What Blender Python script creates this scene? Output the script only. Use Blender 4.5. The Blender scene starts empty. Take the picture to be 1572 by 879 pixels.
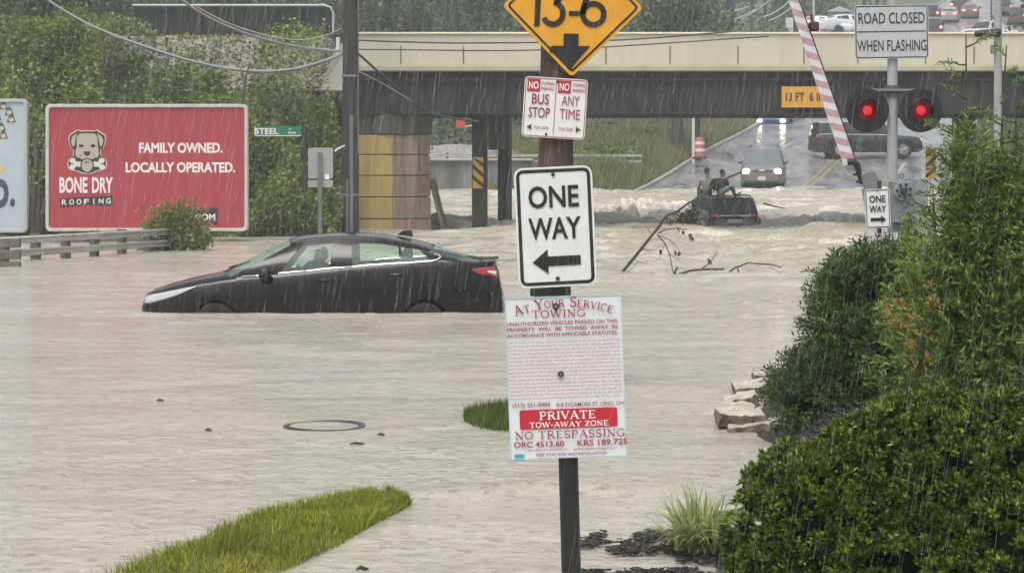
import bpy, bmesh, math, random
import numpy as np
from mathutils import Vector, Matrix

random.seed(7)
RNG = np.random.default_rng(11)
R = math.radians
SC = bpy.context.scene
COL = SC.collection

# ------------------------------------------------------------------ camera, world, sun, exposure
F, H0, CX, HY = 3200.0, 1.89, 786.0, 254.0       # focal length in photo pixels, eye height, optical centre, horizon
cd = bpy.data.cameras.new('camera')
cam = bpy.data.objects.new('camera', cd)
COL.objects.link(cam)
cam.location = (0, 0, H0)
cam.rotation_euler = (R(90), 0, 0)
cd.sensor_width = 36
cd.lens = 36 * F / 1572
cd.shift_y = -(439.5 - HY) / 1572
cd.clip_start, cd.clip_end = 0.1, 4000
SC.camera = cam

w = bpy.data.worlds.new('World')
SC.world = w
w.use_nodes = True
nt = w.node_tree
bg = nt.nodes['Background']
sky = nt.nodes.new('ShaderNodeTexSky')
sky.sky_type = 'NISHITA'
sky.sun_disc = False
sky.sun_elevation = R(66)
sky.sun_rotation = R(205)
sky.air_density = 1.0
sky.dust_density = 6.0
hs = nt.nodes.new('ShaderNodeHueSaturation')
hs.inputs['Saturation'].default_value = 0.34
nt.links.new(sky.outputs[0], hs.inputs['Color'])
nt.links.new(hs.outputs[0], bg.inputs[0])
bg.inputs[1].default_value = 0.13
sl = bpy.data.lights.new('sun', 'SUN')
sl.energy = 0.8
sl.angle = R(25)
sl.color = (1, 0.98, 0.95)
sun = bpy.data.objects.new('sun', sl)
COL.objects.link(sun)
sun.rotation_euler = (R(90 - 66), 0, R(180 - 205))
sun.location = (0, -20, 60)
SC.view_settings.view_transform = 'Standard'
SC.view_settings.look = 'None'
SC.view_settings.gamma = 1
SC.view_settings.exposure = 0.72
SC.render.engine = 'CYCLES'
SC.cycles.use_denoising = True
SC.cycles.max_bounces = 8
SC.cycles.transparent_max_bounces = 24
SC.cycles.volume_bounces = 2
SC.cycles.caustics_reflective = False
SC.cycles.caustics_refractive = False

def P(px, py, D):
    return Vector(((px - CX) * D / F, D, H0 - (py - HY) * D / F))

# ------------------------------------------------------------------ materials
MATS = {}
def M(name, col=(.5, .5, .5), rough=.5, metal=0, var=0., vscale=6., bump=0., bscale=40., spec=.5, col2=None,
      stretch=(1, 1, 1), emit=0., coat=0., ecol=None):
    if name in MATS: return MATS[name]
    m = bpy.data.materials.new(name); m.use_nodes = True
    t = m.node_tree; b = t.nodes['Principled BSDF']
    b.inputs['Base Color'].default_value = (*col, 1)
    b.inputs['Roughness'].default_value = rough
    b.inputs['Metallic'].default_value = metal
    b.inputs['Specular IOR Level'].default_value = spec
    if coat: b.inputs['Coat Weight'].default_value = coat; b.inputs['Coat Roughness'].default_value = .06
    if emit:
        b.inputs['Emission Color'].default_value = (*(ecol or col), 1)
        b.inputs['Emission Strength'].default_value = emit
    if var or bump or col2:
        tc = t.nodes.new('ShaderNodeTexCoord'); mp = t.nodes.new('ShaderNodeMapping')
        mp.inputs['Scale'].default_value = stretch
        t.links.new(tc.outputs['Object'], mp.inputs[0])
    if var or col2:
        n = t.nodes.new('ShaderNodeTexNoise'); n.inputs['Scale'].default_value = vscale
        n.inputs['Detail'].default_value = 6; n.inputs['Roughness'].default_value = .65
        t.links.new(mp.outputs[0], n.inputs['Vector'])
        r = t.nodes.new('ShaderNodeValToRGB')
        c1 = tuple(c * (1 - var) for c in col); c2 = col2 or tuple(min(1, c * (1 + var)) for c in col)
        r.color_ramp.elements[0].position = .36; r.color_ramp.elements[1].position = .64
        r.color_ramp.elements[0].color = (*c1, 1); r.color_ramp.elements[1].color = (*c2, 1)
        t.links.new(n.outputs['Fac'], r.inputs[0]); t.links.new(r.outputs[0], b.inputs['Base Color'])
    if bump:
        n2 = t.nodes.new('ShaderNodeTexNoise'); n2.inputs['Scale'].default_value = bscale; n2.inputs['Detail'].default_value = 4
        t.links.new(mp.outputs[0], n2.inputs['Vector'])
        bp = t.nodes.new('ShaderNodeBump'); bp.inputs['Strength'].default_value = bump; bp.inputs['Distance'].default_value = .02
        t.links.new(n2.outputs['Fac'], bp.inputs['Height']); t.links.new(bp.outputs[0], b.inputs['Normal'])
    MATS[name] = m
    return m

def leaf_mat(name, stops, rough=.45, trans=.3, nscale=.9):
    """leaf colour differs from leaf to leaf (one mesh island each); light also shines through"""
    if name in MATS: return MATS[name]
    m = bpy.data.materials.new(name); m.use_nodes = True
    t = m.node_tree; b = t.nodes['Principled BSDF']; out = t.nodes['Material Output']
    g = t.nodes.new('ShaderNodeNewGeometry')
    tc = t.nodes.new('ShaderNodeTexCoord'); n = t.nodes.new('ShaderNodeTexNoise')
    n.inputs['Scale'].default_value = nscale; n.inputs['Detail'].default_value = 3
    t.links.new(tc.outputs['Object'], n.inputs['Vector'])
    mx = t.nodes.new('ShaderNodeMath'); mx.operation = 'MULTIPLY_ADD'
    mx.inputs[1].default_value = .6
    t.links.new(g.outputs['Random Per Island'], mx.inputs[0])
    m2 = t.nodes.new('ShaderNodeMath'); m2.operation = 'MULTIPLY_ADD'; m2.inputs[1].default_value = 1.1; m2.inputs[2].default_value = -.33
    t.links.new(n.outputs['Fac'], m2.inputs[0]); t.links.new(m2.outputs[0], mx.inputs[2])
    r = t.nodes.new('ShaderNodeValToRGB')
    els = r.color_ramp.elements
    for i, (p, c) in enumerate(stops):
        e = els[i] if i < 2 else els.new(p)
        e.position = p; e.color = (*c, 1)
    t.links.new(mx.outputs[0], r.inputs[0]); t.links.new(r.outputs[0], b.inputs['Base Color'])
    b.inputs['Roughness'].default_value = rough
    b.inputs['Specular IOR Level'].default_value = .35
    tr = t.nodes.new('ShaderNodeBsdfTranslucent'); t.links.new(r.outputs[0], tr.inputs[0])
    ms = t.nodes.new('ShaderNodeMixShader'); ms.inputs[0].default_value = trans
    t.links.new(b.outputs[0], ms.inputs[1]); t.links.new(tr.outputs[0], ms.inputs[2]); t.links.new(ms.outputs[0], out.inputs[0])
    MATS[name] = m
    return m

def glass_mat(name, col=(.7, .8, .75), alpha=.35, rough=.05):
    if name in MATS: return MATS[name]
    m = bpy.data.materials.new(name); m.use_nodes = True
    t = m.node_tree; b = t.nodes['Principled BSDF']; out = t.nodes['Material Output']
    b.inputs['Base Color'].default_value = (*col, 1); b.inputs['Roughness'].default_value = rough
    tr = t.nodes.new('ShaderNodeBsdfTransparent'); tr.inputs[0].default_value = (*[min(1, c * 1.15) for c in col], 1)
    ms = t.nodes.new('ShaderNodeMixShader'); ms.inputs[0].default_value = alpha
    t.links.new(tr.outputs[0], ms.inputs[1]); t.links.new(b.outputs[0], ms.inputs[2]); t.links.new(ms.outputs[0], out.inputs[0])
    MATS[name] = m
    return m

# ------------------------------------------------------------------ objects and meshes
def tag(o, label=None, cat=None, group=None, kind=None):
    if label: o['label'] = label
    if cat: o['category'] = cat
    if group: o['group'] = group
    if kind: o['kind'] = kind
    return o

def thing(name, label, cat, loc=(0, 0, 0), rotz=0, group=None, rot=None):
    o = bpy.data.objects.new(name, None); COL.objects.link(o)
    o.location = loc; o.rotation_euler = rot or (0, 0, rotz); o.empty_display_size = .3
    return tag(o, label, cat, group)

def root_loc(o):
    v = Vector((0, 0, 0))
    while o is not None: v = v + o.location; o = o.parent
    return v

class MB:
    """collects shapes and links them as ONE mesh object"""
    def __init__(s): s.v = []; s.f = []; s.mi = []; s.cur = 0
    def add(s, vs, fs, mat=None):
        o = len(s.v)
        s.v += [tuple(map(float, (mat @ Vector(v)) if mat is not None else v)) for v in vs]
        s.f += [tuple(i + o for i in f) for f in fs]; s.mi += [s.cur] * len(fs)
        return s
    def box(s, c, d, mat=None):
        x, y, z = c; a, b, e = d[0] / 2, d[1] / 2, d[2] / 2
        vs = [(x + i * a, y + j * b, z + k * e) for i in (-1, 1) for j in (-1, 1) for k in (-1, 1)]
        return s.add(vs, [(0, 1, 3, 2), (4, 6, 7, 5), (0, 4, 5, 1), (2, 3, 7, 6), (0, 2, 6, 4), (1, 5, 7, 3)], mat)
    def tube(s, pts, rad, n=8, cap=True, mat=None):
        pts = [Vector(p) for p in pts]
        if not hasattr(rad, '__len__'): rad = [rad] * len(pts)
        vs, fs = [], []
        up = None
        for i, p in enumerate(pts):
            d = (pts[min(i + 1, len(pts) - 1)] - pts[max(i - 1, 0)]).normalized()
            if up is None: up = d.orthogonal().normalized()
            up = (up - d * up.dot(d))
            up = up.normalized() if up.length > 1e-6 else d.orthogonal().normalized()
            q = d.cross(up)
            for k in range(n):
                a = 2 * math.pi * k / n
                vs.append(p + (up * math.cos(a) + q * math.sin(a)) * rad[i])
        for i in range(len(pts) - 1):
            for k in range(n):
                a, b = i * n + k, i * n + (k + 1) % n
                fs.append((a, b, b + n, a + n))
        if cap: fs += [tuple(range(n - 1, -1, -1)), tuple(range((len(pts) - 1) * n, len(pts) * n))]
        return s.add(vs, fs, mat)
    def prism(s, poly, y0, y1, mat=None):
        """polygon in the x-z plane, extruded along y from y0 (front) to y1"""
        n = len(poly)
        vs = [(x, y0, z) for x, z in poly] + [(x, y1, z) for x, z in poly]
        fs = [tuple(range(n)), tuple(range(2 * n - 1, n - 1, -1))]
        fs += [(i, i + n, (i + 1) % n + n, (i + 1) % n) for i in range(n)]
        return s.add(vs, fs, mat)
    def ring(s, outer, inner, y0, y1, mat=None):
        n = len(outer)
        vs = [(x, y0, z) for x, z in outer] + [(x, y0, z) for x, z in inner] + [(x, y1, z) for x, z in outer] + [(x, y1, z) for x, z in inner]
        fs = []
        for i in range(n):
            j = (i + 1) % n
            fs += [(i, j, n + j, n + i), (2 * n + j, 2 * n + i, 3 * n + i, 3 * n + j), (i, 2 * n + i, 2 * n + j, j), (n + j, 3 * n + j, 3 * n + i, n + i)]
        return s.add(vs, fs, mat)
    def ball(s, c, r, nu=12, nv=8, mat=None):
        if not hasattr(r, '__len__'): r = (r, r, r)
        vs = [(c[0], c[1], c[2] - r[2])]
        for j in range(1, nv):
            b = -math.pi / 2 + math.pi * j / nv
            for i in range(nu):
                a = 2 * math.pi * i / nu
                vs.append((c[0] + r[0] * math.cos(b) * math.cos(a), c[1] + r[1] * math.cos(b) * math.sin(a), c[2] + r[2] * math.sin(b)))
        vs.append((c[0], c[1], c[2] + r[2]))
        fs = [(0, 1 + (i + 1) % nu, 1 + i) for i in range(nu)]
        for j in range(nv - 2):
            for i in range(nu):
                a, b = 1 + j * nu + i, 1 + j * nu + (i + 1) % nu
                fs.append((a, b, b + nu, a + nu))
        l = len(vs) - 1
        fs += [(l, l - nu + i, l - nu + (i + 1) % nu) for i in range(nu)]
        return s.add(vs, fs, mat)
    def grid(s, f, nu, nv, mat=None):
        vs = [f(i / nu, j / nv) for j in range(nv + 1) for i in range(nu + 1)]
        fs = [(j * (nu + 1) + i, j * (nu + 1) + i + 1, (j + 1) * (nu + 1) + i + 1, (j + 1) * (nu + 1) + i) for j in range(nv) for i in range(nu)]
        return s.add(vs, fs, mat)
    def build(s, name, mats, parent=None, smooth=None, local=False, bevel=0, solid=0, fixn=True):
        me = bpy.data.meshes.new(name)
        off = root_loc(parent) if (parent is not None and not local) else Vector((0, 0, 0))
        me.from_pydata([(a - off.x, b - off.y, c - off.z) for a, b, c in s.v], [], s.f)
        mats = mats if isinstance(mats, (list, tuple)) else [mats]
        for m in mats: me.materials.append(m)
        if len(mats) > 1: me.polygons.foreach_set('material_index', s.mi)
        if fixn:
            bm = bmesh.new(); bm.from_mesh(me); bmesh.ops.recalc_face_normals(bm, faces=bm.faces); bm.to_mesh(me); bm.free()
        if smooth:
            me.polygons.foreach_set('use_smooth', [True] * len(me.polygons))
            me.set_sharp_from_angle(angle=R(smooth))
        o = bpy.data.objects.new(name, me); COL.objects.link(o)
        if parent is not None: o.parent = parent
        if solid:
            md = o.modifiers.new('solid', 'SOLIDIFY'); md.thickness = solid; md.offset = 0
        if bevel:
            md = o.modifiers.new('bevel', 'BEVEL'); md.width = bevel; md.segments = 2; md.limit_method = 'ANGLE'; md.angle_limit = R(40)
        return o

def np_mesh(name, verts, quads, mat, parent=None, smooth=False, attrs=None):
    me = bpy.data.meshes.new(name)
    verts = np.asarray(verts, np.float32); quads = np.asarray(quads, np.int32)
    if parent is not None: verts = verts - np.array(root_loc(parent), np.float32)
    me.vertices.add(len(verts)); me.vertices.foreach_set('co', verts.ravel())
    me.loops.add(quads.size); me.loops.foreach_set('vertex_index', quads.ravel())
    me.polygons.add(len(quads)); me.polygons.foreach_set('loop_start', np.arange(0, quads.size, quads.shape[1], dtype=np.int32))
    me.update(calc_edges=True)
    if smooth: me.polygons.foreach_set('use_smooth', np.ones(len(quads), bool))
    for k, a in (attrs or {}).items():
        at = me.attributes.new(k, 'FLOAT', 'POINT'); at.data.foreach_set('value', np.asarray(a, np.float32))
    me.materials.append(mat)
    o = bpy.data.objects.new(name, me); COL.objects.link(o)
    if parent is not None: o.parent = parent
    return o

def copy_tree(o, parent=None):
    c = o.copy(); COL.objects.link(c)
    if parent is not None: c.parent = parent
    for ch in list(o.children): copy_tree(ch, c)
    return c

def unit(a): return a / np.maximum(np.linalg.norm(a, axis=1, keepdims=True), 1e-9)
def smooth01(x): x = np.clip(x, 0, 1); return x * x * (3 - 2 * x)
def sstep(a, b, x): return smooth01((np.asarray(x, float) - a) / (b - a))

def vnoise(x, y, seed=0):
    x = np.asarray(x, float); y = np.asarray(y, float)
    xi, yi = np.floor(x), np.floor(y); u, v = smooth01(x - xi), smooth01(y - yi)
    def h(a, b):
        s = np.sin(a * 127.1 + b * 311.7 + seed * 74.7) * 43758.5453
        return s - np.floor(s)
    return (h(xi, yi) * (1 - u) + h(xi + 1, yi) * u) * (1 - v) + (h(xi, yi + 1) * (1 - u) + h(xi + 1, yi + 1) * u) * v
def fbm(x, y, seed=0, o=4):
    s, a, t = 0, 1., 0
    for k in range(o):
        s = s + a * vnoise(x * 2 ** k, y * 2 ** k, seed + k); t += a; a *= .5
    return s / t

def leaves(c, d, L, W, spread=.8, droop=0.):
    """one folded leaf per point: centres c, axis directions d"""
    n = len(c)
    L = L * RNG.uniform(.6, 1.3, (n, 1)); W = W * RNG.uniform(.7, 1.3, (n, 1))
    a = unit(d + RNG.normal(0, spread, (n, 3)) + np.array([0, 0, -droop]))
    r = unit(np.cross(a, RNG.normal(0, 1, (n, 3)))); q = np.cross(a, r)
    v = np.empty((n, 4, 3))
    v[:, 0] = c; v[:, 1] = c + a * L * .5 + r * W * .5 + q * W * .12
    v[:, 2] = c + a * L; v[:, 3] = c + a * L * .5 - r * W * .5 + q * W * .12
    return v.reshape(-1, 3), np.arange(4 * n).reshape(n, 4)

def cat_geo(parts):
    vs, fs, o = [], [], 0
    for v, f in parts: vs.append(v); fs.append(f + o); o += len(v)
    return np.concatenate(vs), np.concatenate(fs)

def sphere_dirs(n): return unit(RNG.normal(0, 1, (n, 3)))

# ------------------------------------------------------------------ lettering
_tcache = {}
def text_geo(s, bold):
    k = (s, bold)
    if k not in _tcache:
        cu = bpy.data.curves.new('t', 'FONT'); cu.body = s; cu.size = 1; cu.offset = bold; cu.resolution_u = 3
        ob = bpy.data.objects.new('t', cu); COL.objects.link(ob)
        dg = bpy.context.evaluated_depsgraph_get(); dg.update()
        me = bpy.data.meshes.new_from_object(ob.evaluated_get(dg))
        _tcache[k] = ([tuple(v.co) for v in me.vertices], [tuple(p.vertices) for p in me.polygons])
        bpy.data.objects.remove(ob); bpy.data.curves.remove(cu); bpy.data.meshes.remove(me)
    return _tcache[k]
_hv = None
def text(mb, s, u, v, h, w=None, bold=0.02, y=-.009, rot=0, shear=0, align='c'):
    """letters with cap height h centred on (u, v) in a sign's own x-z plane; w squeezes them to a width"""
    global _hv
    if _hv is None: _hv = max(p[1] for p in text_geo('H', 0)[0])
    vs, fs = text_geo(s, bold)
    if not vs: return
    x0, x1 = min(p[0] for p in vs), max(p[0] for p in vs)
    k = h / (_hv + 2 * bold); kx = (w / (x1 - x0)) if w else k
    xm = (x0 + x1) / 2 if align == 'c' else (x0 if align == 'l' else x1)
    ca, sa = math.cos(rot), math.sin(rot)
    out = []
    for p in vs:
        a, b = (p[0] - xm) * kx, (p[1] - _hv / 2) * k
        out.append((u + a * ca - b * sa, y, v + a * sa + b * ca))
    mb.add(out, fs)

def rrect(w, h, r, n=5, cx=0, cz=0):
    pts = []
    for (sx, sz, a0) in ((1, 1, 0), (-1, 1, 90), (-1, -1, 180), (1, -1, 270)):
        for k in range(n + 1):
            a = R(a0 + 90 * k / n)
            pts.append((cx + sx * (w / 2 - r) + r * math.cos(a), cz + sz * (h / 2 - r) + r * math.sin(a)))
    return pts
def ellipse(cx, cz, a, b, n=20): return [(cx + a * math.cos(2 * math.pi * k / n), cz + b * math.sin(2 * math.pi * k / n)) for k in range(n)]

def sign(name, label, cat, c, w, h, roll, yaw, rad, face, border=None, bw=.02, inset=.012, th=.005, back=None, group=None):
    """flat sheet-metal sign; centre c, roll about the view axis (counter-clockwise positive)"""
    t = thing(name, label, cat, c, 0, group, (0, R(-roll), R(yaw)))
    MB().prism(rrect(w, h, rad), -th / 2, th / 2).build('panel', face, t, local=True)
    if border:
        MB().ring(rrect(w - 2 * inset, h - 2 * inset, max(.004, rad - inset)), rrect(w - 2 * inset - 2 * bw, h - 2 * inset - 2 * bw, max(.003, rad - inset - bw)),
                  -th / 2 - .003, -th / 2 + .001).build('border', border, t, local=True)
    return t
def bolt(t, u, v, r, m, y=-.006):
    MB().tube([(u, y + .01, v), (u, y - .006, v)], [r, r * .85], 10).build('bolt', m, t, local=True, smooth=40)
# ------------------------------------------------------------------ the setting: terrain, road, flood water
def zroad(y): return sum(_zr(np.asarray(y, float) + o) for o in (-5, -2.5, 0, 2.5, 5)) / 5
def _zr(y): return np.interp(y, [0, 60, 66, 88, 97, 114, 188, 250, 330, 450], [-.75, -.75, -.6, .9, 2.2, 4.0, 14, 22.3, 32, 38])
def xroad(y): return 12.5 + .29 * (np.asarray(y, float) - 88)
HW = 6.6
def zwater(y): return .95 * sstep(65, 89, y)
def ground_z(x, y):
    x = np.asarray(x, float); y = np.asarray(y, float)
    zr = zroad(y)
    zl = np.interp(y, [0, 66, 84, 88, 92, 100, 120, 170, 300, 500], [-.75, -.6, .1, 1.0, 1.6, 2.6, 4.6, 8.5, 26, 40])
    zright = np.interp(y, [0, 60, 80, 120, 188, 300, 500], [-.75, -.5, 1.5, 6, 15, 31, 42])
    d = x - xroad(y)
    z = zr + (zl - zr) * sstep(HW + .3, HW + 3.5, -d) * (d < 0) + (zright - zr) * sstep(HW + .3, HW + 9, d) * (d > 0)
    z = z + np.where((np.abs(d) > HW + .2) & (y > 66), (fbm(x * .3, y * .3, 5) - .5) * .5, 0) - np.where(np.abs(d) < HW + .5, .02, 0)
    e = 6.4 * sstep(56, 62.3, y) * (1 - sstep(76, 86, y)) - .75 + (fbm(x * .5, y * .5, 9) - .5) * .5 * sstep(56, 58, y) * (1 - sstep(61, 62.5, y))
    side = np.maximum(sstep(-4.5, -5.6, x), sstep(16.5, 18, x))
    z = np.where((y > 54) & (y < 87), np.maximum(z, z * (1 - side) + e * side), z)
    # beyond the frame the land simply rises out of the flood
    far = sstep(34, 70, np.abs(x)) * (y < 60)
    z = z + far * 1.6 + sstep(-6, -20, y) * 1.2
    return z

gx = np.concatenate([-np.geomspace(1500, 76, 16), np.arange(-70, -9, 1.), np.arange(-9, 22, .4), np.arange(22, 71, 1.), np.geomspace(76, 1500, 16)])
gy = np.concatenate([-np.geomspace(1500, 32, 12), np.arange(-30, 50, 2.), np.arange(50, 130, .5), np.arange(130, 320, 2.), np.geomspace(325, 1500, 14)])
X, Y = np.meshgrid(gx, gy)
Z = ground_z(X, Y)
def grid_quads(nx, ny):
    i = np.arange(nx - 1)[None, :] + nx * np.arange(ny - 1)[:, None]
    return np.stack([i, i + 1, i + nx + 1, i + nx], -1).reshape(-1, 4)
ground = np_mesh('ground', np.stack([X, Y, Z], -1).reshape(-1, 3), grid_quads(len(gx), len(gy)),
                 M('earth', (.07, .065, .04), .9, var=.4, vscale=.8, col2=(.06, .085, .03), bump=.6, bscale=3), smooth=True)
tag(ground, kind='structure')

# road up the hill beyond the bridge, as one sheet on its bed
def asphalt():
    m = M('asphalt', (.16, .162, .166), .2, var=.3, vscale=1.3, col2=(.235, .236, .238), bump=.05, bscale=60, stretch=(1, .25, 1))  # base lightened to carry part of the sky's reflection on wet road
    t = m.node_tree; b = t.nodes['Principled BSDF']
    n = t.nodes.new('ShaderNodeTexNoise'); n.inputs['Scale'].default_value = .9; n.inputs['Detail'].default_value = 5
    tc = t.nodes.new('ShaderNodeTexCoord'); mp = t.nodes.new('ShaderNodeMapping'); mp.inputs['Scale'].default_value = (1, .35, 1)
    t.links.new(tc.outputs['Object'], mp.inputs[0]); t.links.new(mp.outputs[0], n.inputs['Vector'])
    r = t.nodes.new('ShaderNodeMapRange'); r.inputs['From Min'].default_value = .35; r.inputs['From Max'].default_value = .65
    r.inputs['To Min'].default_value = .12; r.inputs['To Max'].default_value = .42
    t.links.new(n.outputs['Fac'], r.inputs[0]); t.links.new(r.outputs[0], b.inputs['Roughness'])
    return m
ry = np.arange(58, 420, 1.0)
ru = np.linspace(-HW, HW, 15)
RX = xroad(ry)[:, None] + ru[None, :]; RY = np.repeat(ry[:, None], 15, 1)
RZ = zroad(RY) + .03 - .02 * np.abs(ru[None, :] / HW) * 2
road = np_mesh('road', np.stack([RX, RY, RZ], -1).reshape(-1, 3), grid_quads(15, len(ry)), asphalt(), smooth=True)
tag(road, kind='structure')
def strip(name, u0, u1, y0, y1, dz, mat, wall=0.):
    ys = np.arange(y0, y1 + .01, 1.0)
    mb = MB(); vs, fs = [], []
    for k, yy in enumerate(ys):
        z = float(zroad(yy)) + .03 - .02 * 2 * abs((u0 + u1) / 2 / HW) + dz; x = float(xroad(yy))
        vs += [(x + u0, yy, z), (x + u1, yy, z), (x + u0, yy, z - wall), (x + u1, yy, z - wall)]
    for k in range(len(ys) - 1):
        a = 4 * k
        fs.append((a, a + 1, a + 5, a + 4))
        if wall: fs += [(a, a + 4, a + 6, a + 2), (a + 1, a + 3, a + 7, a + 5)]
    if wall: n = len(vs) - 4; fs += [(0, 2, 3, 1), (n, n + 1, n + 3, n + 2)]
    return mb.add(vs, fs).build(name, mat)
ym = M('yellow_paint', (.30, .235, .075), .35, var=.35, vscale=4)
wm = M('white_paint', (.34, .34, .33), .35, var=.3, vscale=4)
for u in (-.22, .10): tag(strip('lane_marking', u, u + .12, 82, 300, .006, ym), kind='structure')
for u in (-3.3, 3.3):
    for y0 in range(84, 240, 9): tag(strip('lane_marking', u - .06, u + .06, y0, y0 + 3, .006, wm), kind='structure')
conc = M('concrete', (.30, .29, .27), .6, var=.3, vscale=2.5, bump=.2, bscale=12)
for s in (-1, 1):
    tag(strip('kerb', min(s * HW, s * (HW + .2)), max(s * HW, s * (HW + .2)), 70, 300, .13, conc, .35), kind='structure')

# flood water: real waves, calm near the camera, standing waves where it pours down from the road
def water_mesh():
    ds = [4.0]
    while ds[-1] < 125: ds.append(ds[-1] * (1.0026 if 54 < ds[-1] < 88 else 1.0062))
    ds = np.array(ds); us = np.concatenate([np.linspace(-.52, -.1, 110)[:-1], np.linspace(-.1, .24, 300)[:-1], np.linspace(.24, .52, 70)])
    D, U = np.meshgrid(ds, us, indexing='ij')
    x, y = U * D, D
    # swell and chop
    rapid = sstep(24, 52, y) * sstep(-7, 3, x + (y - 50) * .05) * (1 - sstep(84, 92, y))
    def gauss(cx, cy, sx, sy): return np.exp(-((x - cx) / sx) ** 2 - ((y - cy) / sy) ** 2)
    boil = 1.25 * gauss(4.3, 70, 2.6, 3.6) + .5 * gauss(10.5, 66, 5, 3) + .65 * gauss(-1.5, 63.5, 2.4, 2.0) + .4 * gauss(14, 68, 3, 3) + .5 * gauss(2.5, 66, 2, 2)
    calm = gauss(6.6, 63.4, 1.7, 1.7); boil = boil * (1 - .85 * calm)
    wx = x + (fbm(x * .2, y * .2, 41) - .5) * 3; wy = y + (fbm(x * .25, y * .25, 42) - .5) * 3
    chop = fbm(wx * .45, wy * 1.25, 3, 5) - .5
    ridg = 1 - np.abs(fbm(wx * .8, wy * .9, 13, 5) - .5) * 4
    fine = fbm(x * 2.6, y * 3.6, 23, 3) - .5
    turb = 1 - np.abs(fbm(wx * 1.5 + .4 * wy, wy * 1.2, 53, 5) - .5) * 4.4
    spray = fbm(wx * 3.1, wy * 2.3, 57, 5) - .5
    amp = .014 + .09 * sstep(18, 45, y) * (.5 + .5 * sstep(-8, 2, x))
    z = boil * (np.maximum(turb, -.3) * .24 + spray * .36) + chop * amp * 1.7 + fine * (.007 + .05 * rapid) + chop * rapid * .5 + (ridg * .42 + chop * .5) * boil * .5 + boil * .07 - .10 * calm
    # a gentle lip where a little current runs off the verge
    lipx = np.exp(-((y - (12.15 + .10 * np.sin(x * 6) + .12 * x)) / .10) ** 2) * sstep(-.75, -.3, x) * (1 - sstep(.9, 1.25, x))
    z = z + .055 * np.exp(-((y - (12.05 + .10 * np.sin(x * 6) + .12 * x)) / .05) ** 2) * sstep(-.75, -.3, x) * (1 - sstep(.9, 1.25, x))
    # wakes along the two drowned cars
    z = z + .05 * np.exp(-((y - 26.55) / .16) ** 2) * sstep(-5.1, -4.4, x) * (1 - sstep(-.6, .2, x)) * fbm(x * 2.5, y, 8)
    z = z + zwater(y)
    foam = smooth01((turb - .25) * 1.3 + (ridg - .4) * .5 + spray * 1.6 + chop * .8) * sstep(.06, .4, boil)
    foam = np.maximum(foam, smooth01((fbm(wx * .6, wy * 2.6, 31, 4) - .57) * 9) * rapid * .55)
    foam = np.maximum(foam, smooth01((fbm(wx * 1.3, wy * 2.2, 91, 5) - .5) * 7) * sstep(.1, .35, boil) * .9)
    foam = np.maximum(foam, 1.2 * gauss(6.6, 64.3, 1.6, .5) * smooth01((fbm(x * 2.2, y * 2.5, 17, 4) - .38) * 5))
    foam = np.maximum(foam, .5 * np.exp(-((y - 26.6) / .10) ** 2) * (x > -4.85) * (x < -.05) * sstep(.5, .7, vnoise(x * 5, y * 5, 4)))
    mud_shade = np.clip(sstep(.05, .5, boil) * (1 - foam) + .85 * rapid * smooth01((fbm(wx * .5, wy * 2.2, 71, 5) - .5) * 7) + .35 * smooth01((fbm(x * .8, y * 2.4, 78, 5) - .58) * 8), 0, 1)  # brown silt, plus dark streaks painted in as shading of the waves
    mud_shade = np.maximum(mud_shade, lipx * (.4 + .6 * vnoise(x * 9, y * 6, 3)))
    return np_mesh('flood_water', np.stack([x, y, z], -1).reshape(-1, 3), grid_quads(len(us), len(ds))[:, ::-1], water_mat(), smooth=True, attrs={'foam': foam.ravel(), 'mud_shade': mud_shade.ravel()})

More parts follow.
